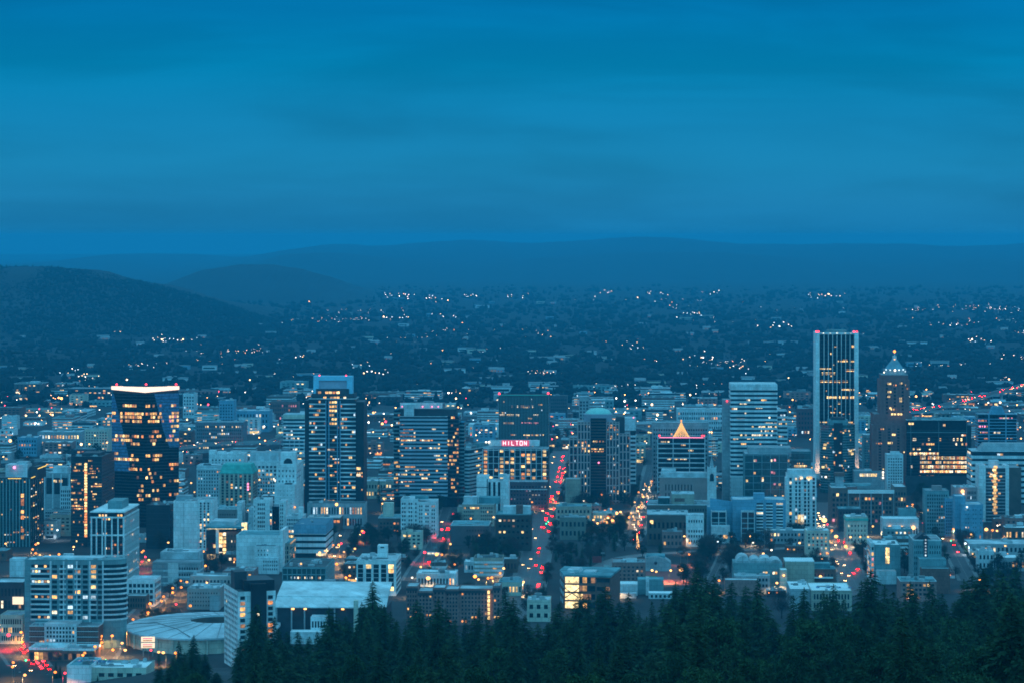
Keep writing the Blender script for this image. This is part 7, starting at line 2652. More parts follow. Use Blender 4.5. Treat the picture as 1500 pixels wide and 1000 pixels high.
WOOD = wood_mat('distant_foliage', (.009, .014, .016), (.019, .025, .026), .03)
rs = np.random.RandomState(4)
base = []
for s in range(5):
    v, f = ico(2)
    k = 1 + .35 * np.sin(v[:, :1] * 5 + s) * np.cos(v[:, 1:2] * 4 + s * 2) + .16 * rs.randn(len(v), 1)
    base.append((v * k * [1, 1, .95], f))
for s in range(3):                      # pointed ones
    v, f = ico(2)
    h = (v[:, 2:3] + 1) / 2
    w = np.clip(1.15 - h, .05, 1) * .62
    rad = np.hypot(v[:, 0], v[:, 1])[:, None] + 1e-6
    v2 = np.concatenate([v[:, :2] / rad * np.minimum(rad, 1) * w * (1 + .2 * rs.randn(len(v), 1)), h * 2.6 - .8], 1)
    base.append((v2, f))
items = []
N_ = 19000
pys = 420 + (598 - 420) * rs.rand(N_) ** .85
for i in range(N_):
    py = pys[i]
    y = YB(py) * rs.uniform(.985, 1.015)
    px = rs.uniform(-40, 1540)
    # neighbourhood pattern: streets and yards stay open
    open_ = math.sin(px * .021 + py * .09) * math.sin(px * .009 - py * .15 + 2)
    if open_ > .5 and rs.rand() < .8:
        continue
    if py > 566 and rs.rand() < (py - 566) / 40:
        continue
    x = PX(px, y)
    s = rs.gamma(5, .95) * (1.2 if y > 8500 else 1)
    s = min(max(s, 2.2), 9.5)
    v, f = base[rs.randint(0, 8) if rs.rand() < .5 else rs.randint(0, 5)]
    a = rs.rand() * 6.28
    ca, sa = math.cos(a), math.sin(a)
    vx = v[:, 0] * ca - v[:, 1] * sa
    vy = v[:, 0] * sa + v[:, 1] * ca
    items.append((np.stack([vx * s * rs.uniform(.9, 1.6) + x, vy * s + y, (v[:, 2] + .7) * s * .95], -1), f))
# trees along the near hills
for (Y0, pl, pr, ptop, pbot, n) in ((9300, -30, 425, 396, 520, 6000), (6300, -30, 150, 518, 565, 260)):
    for i in range(n):
        px = rs.uniform(pl, pr)
        if Y0 == 9300:
            t = rs.rand()
            y = 7800 + 1800 * t
            cz = max(0., float(PZ(np.interp(px, [0, 80, 125, 175, 230, 290, 340, 385, 430], [391, 392, 397, 406, 418, 433, 448, 463, 479]), 9600)))
            tt = (y - 9600) / 1900
            z = cz * float(np.interp(tt, [-1, -.8, -.55, -.3, -.12, 0], [0, .22, .55, .84, .96, 1.0]))
        else:
            t = rs.rand()
            y = 5850 + 450 * t
            cz = max(0., float(PZ(np.interp(px, [0, 60, 100, 140, 170], [513, 518, 529, 546, 557]), 6300)))
            tt = (y - 6300) / 450
            z = cz * float(np.interp(tt, [-1, -.8, -.55, -.3, -.12, 0], [0, .22, .55, .84, .96, 1.0]))
        x = PX(px, y)
        s = rs.uniform(2.4, 5.2) if Y0 == 9300 else rs.uniform(3, 6)
        v, f = base[rs.randint(0, 8)]
        items.append((np.stack([v[:, 0] * s * 1.2 + x, v[:, 1] * s + y, (v[:, 2] + .4) * s + z - 1], -1), f))
wm_ = scatter_mesh('distant_woods', items, WOOD)
tag(link('distant_woods', wm_), kind='stuff')

# houses among the trees: a gabled one and a flat-roofed hall, copied
HR = random.Random(5)


def make_house(flat, wall, roof):
    t = empty('house' if not flat else 'warehouse')
    if flat:
        MB().box(-.5, .5, -.35, .35, 0, .9).build('wall', wall, t)
        MB().box(-.52, .52, -.37, .37, .9, 1.0).build('roof', roof, t)
        MB().box(-.42, .42, -.36, -.34, .3, .6).build('window', GL, t)
    else:
        MB().box(-.5, .5, -.4, .4, 0, .6).build('wall', wall, t)
        q = MB()
        q.prism([(-.56, -.48), (.56, -.48), (.56, .48), (-.56, .48)], .6, 0, None, lambda P: [(-.56, -.02, 1.05), (.56, -.02, 1.05), (.56, .02, 1.05), (-.56, .02, 1.05)])
        q.build('roof', roof, t)
        MB().box(-.3, -.1, -.42, -.38, .2, .42).box(.1, .3, -.42, -.38, .2, .42).build('window', L_DIM, t)
    return t


FARW = [('pale', PALE), ('cream', CREAM), ('grey', GREYW), ('tan', TAN), ('blue-grey', BLUEW)]
HP = {}
fars = []
while len(fars) < 170:
    py = 438 + 150 * HR.random() ** .75
    px = HR.uniform(-10, 1510)
    if px < 300 and py < 470:
        continue
    y = YB(py)
    x = PX(px, y)
    if clash(x, y, 30, 20, 4):
        continue
    flat = HR.random() < (.55 if py > 540 else .4)
    wn, wm = HR.choice(FARW)
    key = (flat, wn)
    w = HR.uniform(20, 55) if flat else HR.uniform(12, 24)
    d = w * HR.uniform(.4, .8)
    h = HR.uniform(7, 13) if flat else HR.uniform(7, 11)
    if key not in HP:
        HP[key] = make_house(flat, wm, HR.choice([ROOFG, ROOFG, ROOFD]) if flat else (ROOFG if wn != 'grey' else ROOFG))
        o = HP[key]
        o.location, o.rotation_euler = (x, y, 0), (0, 0, HR.uniform(-.25, .25))
    else:
        o = dup(HP[key], (x, y, 0), HR.uniform(-.25, .25))
    o.scale = (w, d / .75, h)
    z = 6 if y > 8000 else 3
    kind = 'flat-roofed warehouse' if flat else 'gabled house'
    tag(o, None, 'warehouse' if flat else 'house', f'{wn} {kind}s among the far trees')
    fars.append(o)
    AUTO.append((o, f'{wn} {kind} among far trees', 'far'))

# lamps across the plain and the eastern quarter
def make_far_lamp(m, r):
    t = empty('street_lamp')
    MB().tube((0, 0, 0), (0, 0, 13), .2).build('pole', METAL, t)
    MB().ball((0, 0, 13.5), r, 8, 5).build('lamp_head', m, t)
    return t


FL = {}
FARM = {k: lit('far_lamp_' + k, c, s, .4, inner=False) for k, c, s in (('amber', (1, .36, .09), 8), ('warm', (1, .60, .27), 8.5), ('white', (1, .86, .72), 8), ('cool', (.72, .9, 1), 7), ('red', (1, .05, .08), 6))}
FT = ['white', 'white', 'cool', 'warm', 'warm', 'amber', 'white']
spots = []
clusters = [(530, 430, 12), (582, 432, 14), (632, 436, 8), (690, 433, 9), (760, 434, 7), (1020, 461, 12), (1140, 476, 10), (1195, 432, 10), (1212, 431, 6), (240, 497, 8), (265, 498, 6), (195, 485, 4), (1430, 498, 10), (1030, 522, 6), (1085, 540, 8), (580, 465, 8), (655, 463, 6), (1480, 522, 8), (930, 510, 6), (1400, 476, 5), (560, 545, 8), (520, 535, 5), (95, 545, 6), (130, 550, 6), (440, 520, 5), (790, 490, 3), (880, 428, 6), (960, 430, 6), (1040, 426, 5)]
for cx, cy, n in clusters:
    for _ in range(n):
        spots.append((cx + HR.gauss(0, 13), cy + HR.gauss(0, 2.2), HR.choice(['white', 'cool', 'warm', 'white']), HR.uniform(.8, 1.5)))
for _ in range(58):
    cy = 430 + 140 * HR.random()
    cx, n, sw = HR.uniform(-10, 1510), int(HR.expovariate(1 / 7)) + 1, HR.uniform(6, 40)
    for _ in range(n):
        spots.append((cx + HR.gauss(0, sw), cy + HR.gauss(0, 1.2 + sw * .04), HR.choice(FT), HR.uniform(.35, .95)))
for _ in range(420):
    py = 572 + 78 * HR.random() ** .9
    spots.append((HR.uniform(0, 1500), py, HR.choice(FT + ['amber', 'red', 'warm']), HR.uniform(.7, 1.5)))
BIG = [(527, 430, 'warm', 2.2), (585, 434, 'white', 1.8), (656, 440, 'warm', 1.8), (934, 436, 'warm', 2.2), (562, 464, 'warm', 2.2), (677, 473, 'amber', 2.2), (1350, 420, 'white', 1.5), (1388, 379, 'warm', 1.4), (1214, 431, 'warm', 2.4), (237, 497, 'warm', 2.6), (268, 497, 'warm', 2.0), (453, 442, 'amber', 1.8), (188, 478, 'white', 1.6), (186, 556, 'warm', 2.4), (366, 556, 'warm', 1.9), (90, 583, 'amber', 3.2), (86, 582, 'amber', 2.2), (1155, 553, 'warm', 1.6), (1161, 585, 'amber', 1.8), (955, 592, 'warm', 2.6), (963, 607, 'warm', 2.6), (1011, 578, 'warm', 1.9), (915, 587, 'white', 1.9), (931, 586, 'white', 1.4), (1424, 497, 'warm', 2.6), (1342, 580, 'amber', 2.2), (1357, 570, 'amber', 1.6), (1478, 555, 'warm', 2.4), (1439, 583, 'gold', 2.0), (1465, 589, 'gold', 2.2), (657, 575, 'white', 2.0), (668, 583, 'warm', 2.0), (690, 604, 'white', 1.8), (671, 596, 'amber', 1.6), (547, 604, 'amber', 2.2), (560, 620, 'amber', 2.4), (565, 617, 'red', 2.2), (574, 622, 'warm', 1.8), (540, 618, 'white', 1.6), (1030, 523, 'white', 1.9), (1044, 523, 'white', 2.1), (1032, 514, 'white', 1.3), (1142, 478, 'white', 1.8), (533, 546, 'warm', 2.2), (648, 513, 'amber', 1.5), (270, 655, 'warm', 1), (346, 648, 'warm', 2.2), (396, 660, 'warm', 2.2), (274, 614, 'warm', 2.0), (277, 628, 'warm', 2.2), (38, 608, 'warm', 2.2), (58, 608, 'warm', 2.0), (77, 607, 'gold', 2.2), (54, 603, 'white', 1.6), (52, 619, 'cool', 2), (15, 645, 'amber', 2.6), (119, 650, 'warm', 2.6), (305, 592, 'red', 2.2), (391, 602, 'red', 1.8), (1309, 420, 'white', 1), (789, 350, 'cool', 1.2)]
BIG = [(a, b_, 'warm' if c == 'gold' else c, d) for a, b_, c, d in BIG]
spots = BIG + spots
restl = {}
n_l = 0
for px, py, tint, s in spots:
    z0 = 0.0
    fm = FARM[tint]
    if py < 424:                       # lights on the far hills
        Y = 26000
        z0 = PZ(py, Y) - 13.5
    else:
        Y = YB(py, 13.5)
        if px < 330 and 7900 < Y < 9700 and HR.random() < .8:
            continue
    r = s * (.66 if Y < 6500 else .66 * Y / 6500)
    if n_l < 40:
        k = (tint, round(r, 1))
        if k not in FL:
            FL[k] = make_far_lamp(fm, round(r, 1))
            o = FL[k]
        else:
            o = dup(FL[k], (0, 0, 0))
        o.location = (PX(px, Y), Y, z0)
        tag(o, None, 'lamp', f'{tint} lamps of the far side of the city')
        AUTO.append((o, f'{tint} lamp among far roofs and trees', 'far'))
        n_l += 1
    else:
        restl.setdefault(tint, MB()).ball((PX(px, Y), Y, 13.5), r, 7, 4)
for tint, q in restl.items():
    tag(q.build('distant_lights', FARM[tint]), kind='stuff')
# ------------------------------------------------------------------ trees
BARK = mat('bark', (.035, .028, .022), var=.3, scale=2)
NEEDLE = wood_mat('fir_needles', (.010, .036, .019), (.034, .092, .044), .35)
NEEDLE2 = wood_mat('pine_needles', (.018, .050, .024), (.050, .115, .050), .35)
EVERG = wood_mat('evergreen_leaves', (.012, .026, .020), (.035, .055, .040), .4)
TWIGS = wood_mat('bare_twigs', (.045, .040, .036), (.085, .072, .060), .4)
RUST = wood_mat('rust_leaves', (.10, .055, .018), (.16, .09, .03), .4)


def tri_mesh(name, T, m):
    T = np.asarray(T, np.float32)
    n = len(T)
    me = bpy.data.meshes.new(name)
    me.vertices.add(n * 3)
    me.vertices.foreach_set('co', T.reshape(-1))
    me.loops.add(n * 3)
    me.loops.foreach_set('vertex_index', np.arange(n * 3, dtype=np.int32))
    me.polygons.add(n)
    me.polygons.foreach_set('loop_start', np.arange(0, n * 3, 3, dtype=np.int32))
    me.polygons.foreach_set('loop_total', np.full(n, 3, dtype=np.int32))
    me.materials.append(m)
    me.update(calc_edges=True)
    return me


def fir_mesh(seed, h=34.0, r=5.2, ragged=.25, droop=.35, start=.10, whorls=40):
    """Whorls of drooping boughs, each carrying many small sprays."""
    rs = np.random.RandomState(seed)
    T, limbs = [], MB()
    lop = rs.uniform(-.25, .25, 2)
    for wv in range(whorls):
        f = start + (1 - start) * (wv / whorls) ** .92
        z = h * f
        L0 = r * (1 - f) ** .58 * (1 + ragged * rs.randn() * .5)
        if f < .28:
            L0 *= .55 + f * 1.6
        nb = max(4, int(7 - 3 * f + rs.rand() * 2))
        a0 = rs.rand() * 6.28
        for k in range(nb):
            a = a0 + 6.283 * k / nb + rs.uniform(-.3, .3)
            L = max(.5, L0 * rs.uniform(.62, 1.22) * (1 + lop[0] * math.cos(a) + lop[1] * math.sin(a)))
            d = np.array([math.cos(a), math.sin(a)])
            zz = z + rs.uniform(-.3, .3)
            rise = .25 * (f - .5)
            if L > 1.6:
                limbs.tube((0, 0, zz), (d[0] * L * .8, d[1] * L * .8, zz + L * .8 * (rise - droop * .64)), .09, .03, 3)
            ns = max(5, int(L * 2.6))
            for s in range(ns):
                t = (s + rs.rand()) / ns
                t = .12 + .88 * t
                c = np.array([d[0] * L * t, d[1] * L * t, zz + L * t * (rise - droop * t)])
                for sd in (-1, 1):
                    ang = a + sd * rs.uniform(.25, 1.15)
                    ln = (.55 + .30 * L * (1.05 - t)) * rs.uniform(.7, 1.35)
                    e = np.array([math.cos(ang), math.sin(ang), rs.uniform(-.5, .18)])
                    w = ln * rs.uniform(.40, .65)
                    q = np.array([-math.sin(ang), math.cos(ang), rs.uniform(-.5, .5)])
                    T.append([c + q * w * .5, c - q * w * .5, c + e * ln])
    for _ in range(26):                  # the leader
        z = h * rs.uniform(.955, 1.0)
        a = rs.rand() * 6.28
        e = np.array([math.cos(a) * .55, math.sin(a) * .55, rs.uniform(.1, .7)])
        c = np.array([0, 0, z])
        q = np.array([-math.sin(a), math.cos(a), 0]) * .16
        T.append([c + q, c - q, c + e * rs.uniform(.5, .9)])
    limbs.tube((0, 0, -4), (0, 0, h * .55), .5, .26, 7).tube((0, 0, h * .55), (0, 0, h * .99), .26, .04, 6)
    return tri_mesh('crown', T, NEEDLE if seed % 3 else NEEDLE2), limbs.mesh('trunk', BARK)


def broad_mesh(seed, h=12.0, r=5.0, m=EVERG, clumps=26, leaf=.62, per=70, bare=False, zmin=.28):
    """A tapered trunk with limbs and a crown of leaf clumps with gaps."""
    rs = np.random.RandomState(seed)
    T, limbs = [], MB()
    limbs.tube((0, 0, -.5), (0, 0, h * .45), r * .07, r * .045, 7)
    for k in range(clumps):
        a, u = rs.rand() * 6.28, rs.rand() ** .6
        f = rs.uniform(zmin, .95)
        rad = r * u * math.sin(min(1, (f - zmin + .12) / (1 - zmin + .05)) * math.pi * .93) ** .6
        c = np.array([math.cos(a) * rad, math.sin(a) * rad, h * f])
        limbs.tube((0, 0, h * rs.uniform(.25, .5)), tuple(c), r * .03, r * .008, 4)
        cr = r * rs.uniform(.22, .40)
        for _ in range(per):
            v = rs.randn(3)
            v /= np.linalg.norm(v)
            p = c + v * cr * rs.rand() ** .35 * [1, 1, .8]
            if bare:
                e = (p - c) / cr + rs.randn(3) * .4 + [0, 0, .5]
                e /= np.linalg.norm(e)
                q = np.cross(e, rs.randn(3))
                q *= .05 / np.linalg.norm(q)
                T.append([p + q, p - q, p + e * rs.uniform(.9, 1.9)])
            else:
                e, q = rs.randn(3), rs.randn(3)
                e *= leaf / np.linalg.norm(e)
                q *= leaf * .6 / np.linalg.norm(q)
                T.append([p + q * .6, p - q * .6, p + e])
    return tri_mesh('crown', T, m), limbs.mesh('trunk', BARK)


def tree_proto(name, meshes):
    t = empty(name)
    link('trunk', meshes[1], t)
    link('crown', meshes[0], t)
    return t


USED = set()


def put(proto, loc, rz, sc):
    if proto.name in USED:
        return dup(proto, loc, rz, sc)
    USED.add(proto.name)
    proto.location, proto.rotation_euler, proto.scale = loc, (0, 0, rz), (sc if hasattr(sc, '__len__') else (sc,) * 3)
    return proto


FIRS = [tree_proto('fir_tree', fir_mesh(11 + i, 34, r, rg, dr, st)) for i, (r, rg, dr, st) in enumerate(
    ((8.6, .25, .35, .1), (7.0, .2, .45, .08), (10.2, .35, .28, .12), (9.0, .3, .5, .1), (10.8, .45, .2, .2), (9.8, .4, .3, .16), (6.2, .22, .4, .06)))]
FIRS += [tree_proto('pine_tree', broad_mesh(81 + i, 30, rr, NEEDLE2 if i else NEEDLE, 64, .95, 110, zmin=.22)) for i, rr in enumerate((8.0, 9.5, 7.0))]
FIRW = ['full', 'narrow', 'wide-boughed', 'drooping', 'ragged', 'uneven', 'slim', 'round-topped', 'broad-crowned', 'clumpy']

SIL = np.array([(150, 1075), (190, 1030), (212, 985), (235, 958), (262, 940), (283, 930), (302, 955), (328, 968), (352, 935), (376, 886), (402, 903), (430, 915), (458, 922), (482, 890), (506, 903), (530, 884), (546, 851), (562, 886), (582, 892), (610, 880), (642, 878), (680, 893),
                (702, 890), (740, 872), (762, 888), (790, 905), (820, 882), (850, 868), (885, 860), (920, 868), (950, 882), (970, 875), (990, 852), (1022, 829), (1046, 842), (1072, 852), (1108, 848), (1128, 876), (1145, 900), (1160, 872), (1178, 860),
                (1200, 872), (1222, 857), (1250, 872), (1276, 836), (1300, 862), (1330, 852), (1360, 852), (1388, 878), (1412, 850), (1440, 832), (1475, 828), (1500, 826), (1560, 824)])


def sil(px):
    return float(np.interp(px, SIL[:, 0], SIL[:, 1]))


TR_ = random.Random(77)


def fir(px, py, Y, kind=None, grp='fir trees on the slope', pick=(0, 1, 2, 3, 4, 5, 6, 2, 5, 0, 3, 8)):
    x = PX(px, Y)
    g = float(hill_z(x, Y))
    zt = PZ(py, Y)
    hgt = zt - g
    if hgt < 7:
        return None
    k = TR_.choice(pick) if kind is None else kind
    sc = hgt / (34.0 if k < 7 else 30.0)
    wsc = min(1.25, max(.6, sc)) * TR_.uniform(.85, 1.15)
    o = put(FIRS[k], (x, Y, g), TR_.uniform(0, 6.28), (wsc, wsc, sc))
    tag(o, None, 'tree', grp)
    AUTO.append((o, f"{FIRW[k]} dark {'fir' if k < 7 else 'pine'}", ('fir', px, py)))
    return o


# single crests that stand out against the city
for px, py, k in ((262, 938, 0), (284, 929, 2), (233, 958, 6), (376, 884, 5), (352, 934, 6), (402, 902, 0), (482, 889, 4), (506, 902, 2), (530, 882, 0), (546, 850, 1), (563, 885, 6), (611, 879, 4), (642, 877, 0), (702, 888, 6), (740, 870, 5), (752, 876, 0), (820, 881, 0), (850, 866, 2), (887, 858, 2), (921, 867, 6), (955, 880, 6), (971, 875, 1), (990, 852, 0),
                   (1021, 827, 0), (1046, 841, 2), (1072, 851, 0), (1110, 847, 0), (1092, 858, 4), (1162, 872, 6), (1178, 860, 3), (1221, 855, 2), (1206, 866, 0), (1276, 834, 5), (1262, 850, 2), (1296, 858, 3), (1333, 852, 0), (1362, 851, 0), (1380, 868, 2), (1412, 849, 4), (1440, 832, 2), (1462, 832, 4), (1490, 826, 2), (1424, 842, 5)):
    fir(px, py, TR_.uniform(1050, 1450), k)
for Y0, Y1, off0, off1, step in ((1050, 1500, 4, 24, 15), (900, 1150, 18, 44, 19), (700, 900, 44, 80, 28), (560, 700, 78, 115, 36), (430, 540, 112, 160, 58)):
    px = 205.0
    while px < 1530:
        px += step * TR_.uniform(.6, 1.4)
        s0 = sil(px)
        lift = 0
        if px > 1130 and Y0 < 900:
            lift = 22
        py = s0 + TR_.uniform(off0, off1) - lift * TR_.random()
        if py > 1040:
            continue
        if 1134 < px < 1156 and py < 912 and Y0 > 800:
            continue
        fir(px, py, TR_.uniform(Y0, Y1), pick=(0, 1, 2, 3, 4, 5, 6, 2, 4, 5, 0, 3) if Y0 > 880 else (0, 1, 2, 3, 4, 5, 7, 8, 9))
for px, py, Y, k in ((1322, 900, 520, 3), (1482, 868, 560, 2), (1370, 985, 420, 0), (60, 985, 900, None), (0, 0, 0, None)):
    if Y and px > 200:
        fir(px, py, Y, k)
# small firs and a bare street tree in the bottom corner
for px, py, h in ((82, 970, 13), (143, 990, 10), (88, 975, 10)):
    Y = YB(py + h * 2.2)
    o = put(FIRS[6], (PX(px, Y), Y, 0), 1.0, (h / 34 * 1.1, h / 34 * 1.1, h / 34))
    tag(o, None, 'tree', 'small firs by the red highway')
    AUTO.append((o, 'small street fir by shops', None))

# ------------------------------------------------------------------ trees in the city
EV = [tree_proto('evergreen_tree', broad_mesh(31 + i, 14, 5.4, EVERG, 30)) for i in range(3)]
CED = [tree_proto('cedar_tree', fir_mesh(51 + i * 3, 20, 4.6, .3, .25, .05, 26)) for i in range(2)]
BARE = [tree_proto('bare_tree', broad_mesh(41 + i, 13, 5.5, TWIGS, 34, per=85, bare=True)) for i in range(3)]
RUSTT = tree_proto('rust_tree', broad_mesh(61, 15, 4.8, RUST, 30, per=80, bare=True))
KIND = {'e': (EV, 14.0, 'dark round evergreen tree', 'evergreen trees in the city'), 'c': (CED, 20.0, 'dark pointed cedar tree', 'cedar trees in the city'), 'b': (BARE, 13.0, 'bare brown winter tree', 'bare winter trees in the city')}


def tree(px, py, h, kind):
    """py is the foot of the tree."""
    Y = YB(py)
    x = PX(px, Y)
    P, hh, words_, grp = KIND[kind]
    s = h / hh
    o = put(TR_.choice(P), (x, Y, 0), TR_.uniform(0, 6.28), (s * TR_.uniform(.9, 1.2), s * TR_.uniform(.9, 1.2), s))
    tag(o, None, 'tree', grp)
    AUTO.append((o, words_, None))
    return o


def clear(px, py, r):
    Y = YB(py)
    return not clash(PX(px, Y), Y, r, r, 0)


ZT = [(455, 560, 784, 806, 18, 'eceb'), (545, 605, 806, 824, 9, 'ecb'), (640, 775, 796, 842, 34, 'eeccb'), (832, 932, 770, 806, 26, 'eec'), (846, 930, 728, 748, 16, 'bbbe'), (1052, 1084, 800, 834, 8, 'bbe'), (1440, 1500, 826, 862, 14, 'eeb'), (1322, 1350, 806, 842, 8, 'eeb'),
      (600, 640, 778, 806, 8, 'bbe'), (556, 600, 744, 776, 7, 'eb'), (640, 672, 745, 775, 8, 'eeb'), (1150, 1215, 786, 812, 14, 'bbe'), (1024, 1060, 796, 812, 6, 'bbb'), (1180, 1262, 820, 862, 12, 'bbe'), (1390, 1436, 775, 800, 9, 'be'), (560, 575, 690, 720, 0, 'c'), (150, 260, 905, 950, 16, 'bbe'), (290, 330, 800, 840, 8, 'eb'), (230, 262, 790, 812, 5, 'b'),
      (1040, 1090, 700, 728, 6, 'be'), (798, 884, 806, 838, 22, 'bec'), (998, 1062, 816, 862, 16, 'bbe'), (680, 790, 866, 905, 14, 'bbe'), (1240, 1280, 800, 850, 7, 'be'), (960, 1040, 770, 800, 9, 'eb'), (540, 600, 770, 795, 6, 'eb'), (20, 160, 650, 690, 16, 'eb'), (280, 440, 662, 690, 8, 'eb'), (800, 840, 640, 690, 6, 'e'), (1340, 1430, 712, 745, 10, 'eb'), (1160, 1200, 690, 760, 5, 'eb'), (395, 470, 775, 822, 6, 'eb'), (1080, 1140, 795, 812, 6, 'be')]
for (a, c, t, d, n, kinds) in ZT:
    k = tries = 0
    while k < n and tries < n * 14:
        tries += 1
        px, py = TR_.uniform(a, c), TR_.uniform(t, d)
        if not clear(px, py, 1.2):
            continue
        tree(px, py, TR_.uniform(9, 17), TR_.choice(kinds))
        k += 1
for key in ('street', 'boulevard', 'middle_street', 'side_street', 'far_street', 'curved_lane', 'avenue', 'lamp_street'):
    Q, w, _ = ROADS[key]
    N, D = normals(Q)
    for i in range(1, len(Q) - 1):
        for sd in (-1, 1):
            if TR_.random() < .76:
                continue
            p = Q[i] + N[i] * sd * (w / 2 + 3.2)
            px, py = 750 + p[0] / p[1] * FOC, YH + H / p[1] * FOC
            if 655 < py < 880 and not any(abs(p[0] - f[0]) < f[2] + 1 and abs(p[1] - f[1]) < f[3] + 1 and f[3] != 13 for f in FOOT):
                tree(px, py, TR_.uniform(7, 11), TR_.choice('bbec'))
o = tree(555, 737, 27, 'c')
o.scale = (.75, .75, 1.35)
for px, py, h, kd in ((1037, 775, 24, 'c'), (1033, 766, 17, 'c'), (1070, 838, 23, 'b'), (1032, 818, 19, 'b'), (1040, 815, 17, 'b'), (697, 832, 22, 'c'), (745, 830, 20, 'e'), (520, 808, 15, 'e'), (596, 808, 18, 'c'), (612, 795, 18, 'b'), (625, 796, 17, 'b'), (1335, 842, 16, 'e'), (860, 806, 17, 'e'), (880, 808, 17, 'e'), (900, 806, 18, 'c'), (915, 806, 16, 'e'), (1145, 905, 20, 'b'), (790, 888, 14, 'b'), (775, 880, 13, 'b'), (1180, 830, 12, 'b'), (20, 655, 17, 'e'), (30, 658, 18, 'e')):
    tree(px, py, h, kd)
Y = YB(812)
o = put(RUSTT, (PX(1030, Y), Y, 0), 0, 1.0)
tag(o, 'rust-brown winter tree beside small white house block above curved lane', 'tree')

# trees hung with lights
def light_tree(px, py, ptop, w, m, lab, base, n=70, col=None):
    Y = YB(py)
    h = (py - ptop) / FOC * Y
    t = tag(empty('lit_tree', (PX(px, Y), Y, 0)), lab, 'tree')
    q = MB()
    q.tube((0, 0, 0), (0, 0, h * .9), .28, .08)
    q.build('trunk', BARK, t)
    if base:
        v = broad_mesh(71, h, w, base, 16, per=60)
        link('crown', v[0], t)
    q = MB()
    rs = np.random.RandomState(int(px))
    for i in range(n):
        f = rs.uniform(.12, 1)
        a = rs.rand() * 6.28
        r = w * (1.05 - f) * .7 if not base else w * .9 * math.sin(f * 2.6 + .3)
        q.ball((math.cos(a) * r + math.sin(f * 5) * .5, math.sin(a) * r, h * f), .2, 5, 4)
    q.build('fairy_lights', m, t)


light_tree(934, 807, 780, 2.2, LAMP_WARM, 'tree strung with gold fairy lights beside curved lane', None, 90)
light_tree(1076, 769, 745, 4.2, lit('magenta_glow', (1.0, .03, .14), 1.3, .2, inner=False), 'tree lit magenta in front of blue terraced apartments', mat('magenta_lit_leaves', (.30, .02, .06)), 120)  # magenta light on the leaves is put into their colour
for i in range(16):
    f = i / 15
    px, py = 930 + 23 * f + 5 * math.sin(i * 2.3), 775 - 68 * f + 3 * math.cos(i * 1.7)
    light_tree(px, py, py - 9 + 3 * f, 2.2, LAMP_WARM if i % 3 else LAMP_WHITE, '', None, 26)
n_ = 0
for o in list(COL.objects):
    if o.name.startswith('lit_tree') and not o.get('label'):
        o['group'] = 'light-strung trees on the boulevard'
        AUTO.append((o, 'small light-strung tree', None))
light_tree(1146, 690, 626, 4.5, LAMP_GOLD, 'tall tree with amber lights behind golden roof-tree office', None, 0) if False else None
for px, py, pt in ((1044, 690, 630), (1047, 676, 640)):
    light_tree(px, py, pt, 4.0, lit('festive_mixed', (.9, .75, .3), .9, .2, inner=False), ('taller' if pt == 630 else 'shorter') + ' slender tree dotted with lights beside close-banded blue tower', None, 60)

# tall poles that show against the ground
def pole(px, pt, pb, lab):
    Y = YB(pb)
    h = (pb - pt) / FOC * Y
    t = tag(empty('floodlight_mast', (PX(px, Y), Y, 0)), lab, 'mast', 'floodlight masts')
    MB().tube((0, 0, 0), (0, 0, h), .28, .12).build('pole', METAL, t)
    MB().box(-1.6, 1.6, -.2, .2, h - 1.4, h).build('lamp_frame', METAL, t)


pole(997, 806, 850, 'slim floodlight mast beside dark arched shed')
pole(1120, 760, 812, 'tall dark mast above curved lane below blue terraced apartments')
pole(632, 788, 848, 'floodlight mast beside lit city bus, taller of two')
pole(637, 800, 848, 'floodlight mast beside lit city bus, shorter of two')
pole(883, 808, 850, 'slim mast at corner of red running track')
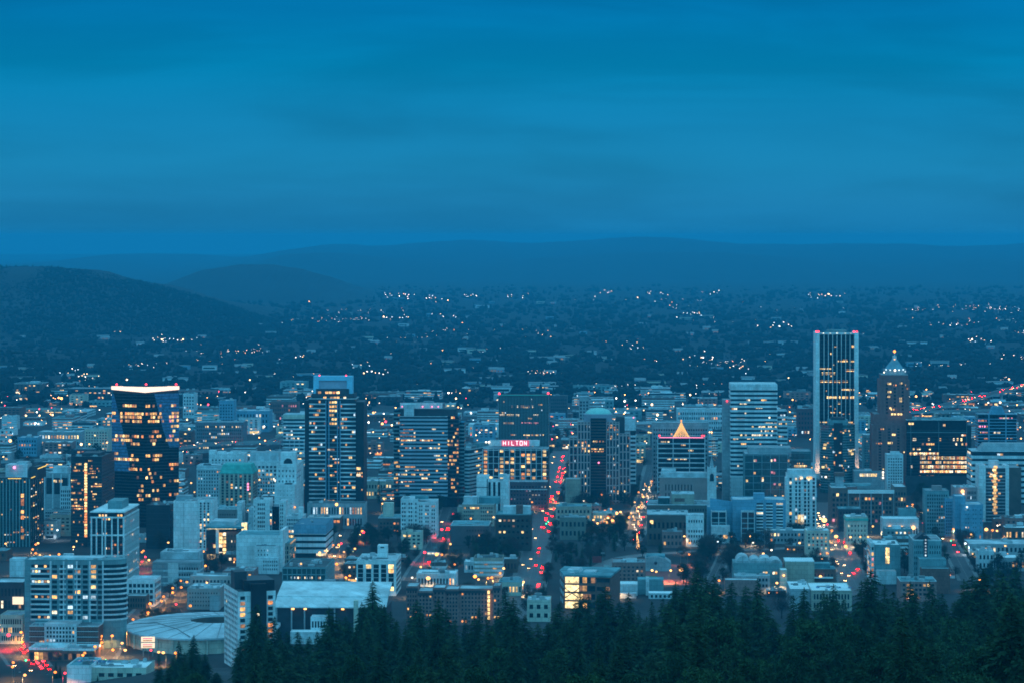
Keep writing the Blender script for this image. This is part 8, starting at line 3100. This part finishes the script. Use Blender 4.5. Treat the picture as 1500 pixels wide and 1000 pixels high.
# ------------------------------------------------------------------ labels that single each thing out
bpy.context.view_layer.update()
ORD = ['', 'first', 'second', 'third', 'fourth', 'fifth', 'sixth', 'seventh', 'eighth', 'ninth', 'tenth', 'eleventh', 'twelfth', 'thirteenth', 'fourteenth', 'fifteenth', 'sixteenth', 'seventeenth', 'eighteenth', 'nineteenth', 'twentieth']
for i, t in enumerate(('first', 'second', 'third', 'fourth', 'fifth', 'sixth', 'seventh', 'eighth', 'ninth')):
    ORD.append('twenty-' + t)


def relation(px, py):
    best = min(ANCH, key=lambda a: (a[0] - px) ** 2 + ((a[1] - py) * 1.3) ** 2)
    dx, dy = px - best[0], py - best[1]
    if abs(dx) > abs(dy) * .8:
        r = 'right of' if dx > 0 else 'left of'
    else:
        r = 'below' if dy > 0 else 'above'
    return r, best[2]


made = {}
for o, words_, extra in AUTO:
    px, py = scr(o)
    if isinstance(extra, tuple):
        px, py = extra[1], extra[2]
        near = [a for a in ANCH if abs(a[0] - px) < 60] or ANCH
        a = min(near, key=lambda a: abs(a[0] - px) + abs(a[1] - py) * .4)
        band = 'crest' if py < sil(px) + 26 else ('mid-slope' if py < sil(px) + 85 else 'lower slope')
        lab = f'{words_} on {band}, below {a[2]}'
    elif extra == 'far':
        r, a = relation(px, py)
        band = 'under the far hills' if py < 450 else ('halfway across the plain' if py < 510 else ('near the river' if py > 565 else 'behind the towers'))
        w = int(px // 300)
        zone = ['at far left', 'at centre left', 'at centre', 'at centre right', 'at far right'][max(0, min(4, w))]
        lab = f'{words_}, {band}, {zone}'
    elif extra:
        lab = f'{words_} on {extra}'
    else:
        r, a = relation(px, py)
        lab = f'{words_} {r} {a}'
    made.setdefault(lab, []).append((px, py, o))
seen = set()
for lab, L in made.items():
    if len(L) == 1:
        L[0][2]['label'] = lab
        continue
    street_ = ' on ' in lab and ' car ' in lab
    L.sort(key=(lambda t: -t[1]) if street_ else (lambda t: t[0]))
    n = len(L)
    for i, (px, py, o) in enumerate(L):
        if street_:
            e = 'nearest' if i == 0 else (f'{ORD[i + 1]} nearest' if i + 1 < len(ORD) else f'number {i + 1} nearest')
        elif i == 0:
            e = 'leftmost'
        elif i == n - 1:
            e = 'rightmost'
        else:
            e = f'{ORD[i + 1]} from left' if i + 1 < len(ORD) else f'number {i + 1} from left'
        o['label'] = f'{lab}, {e}'
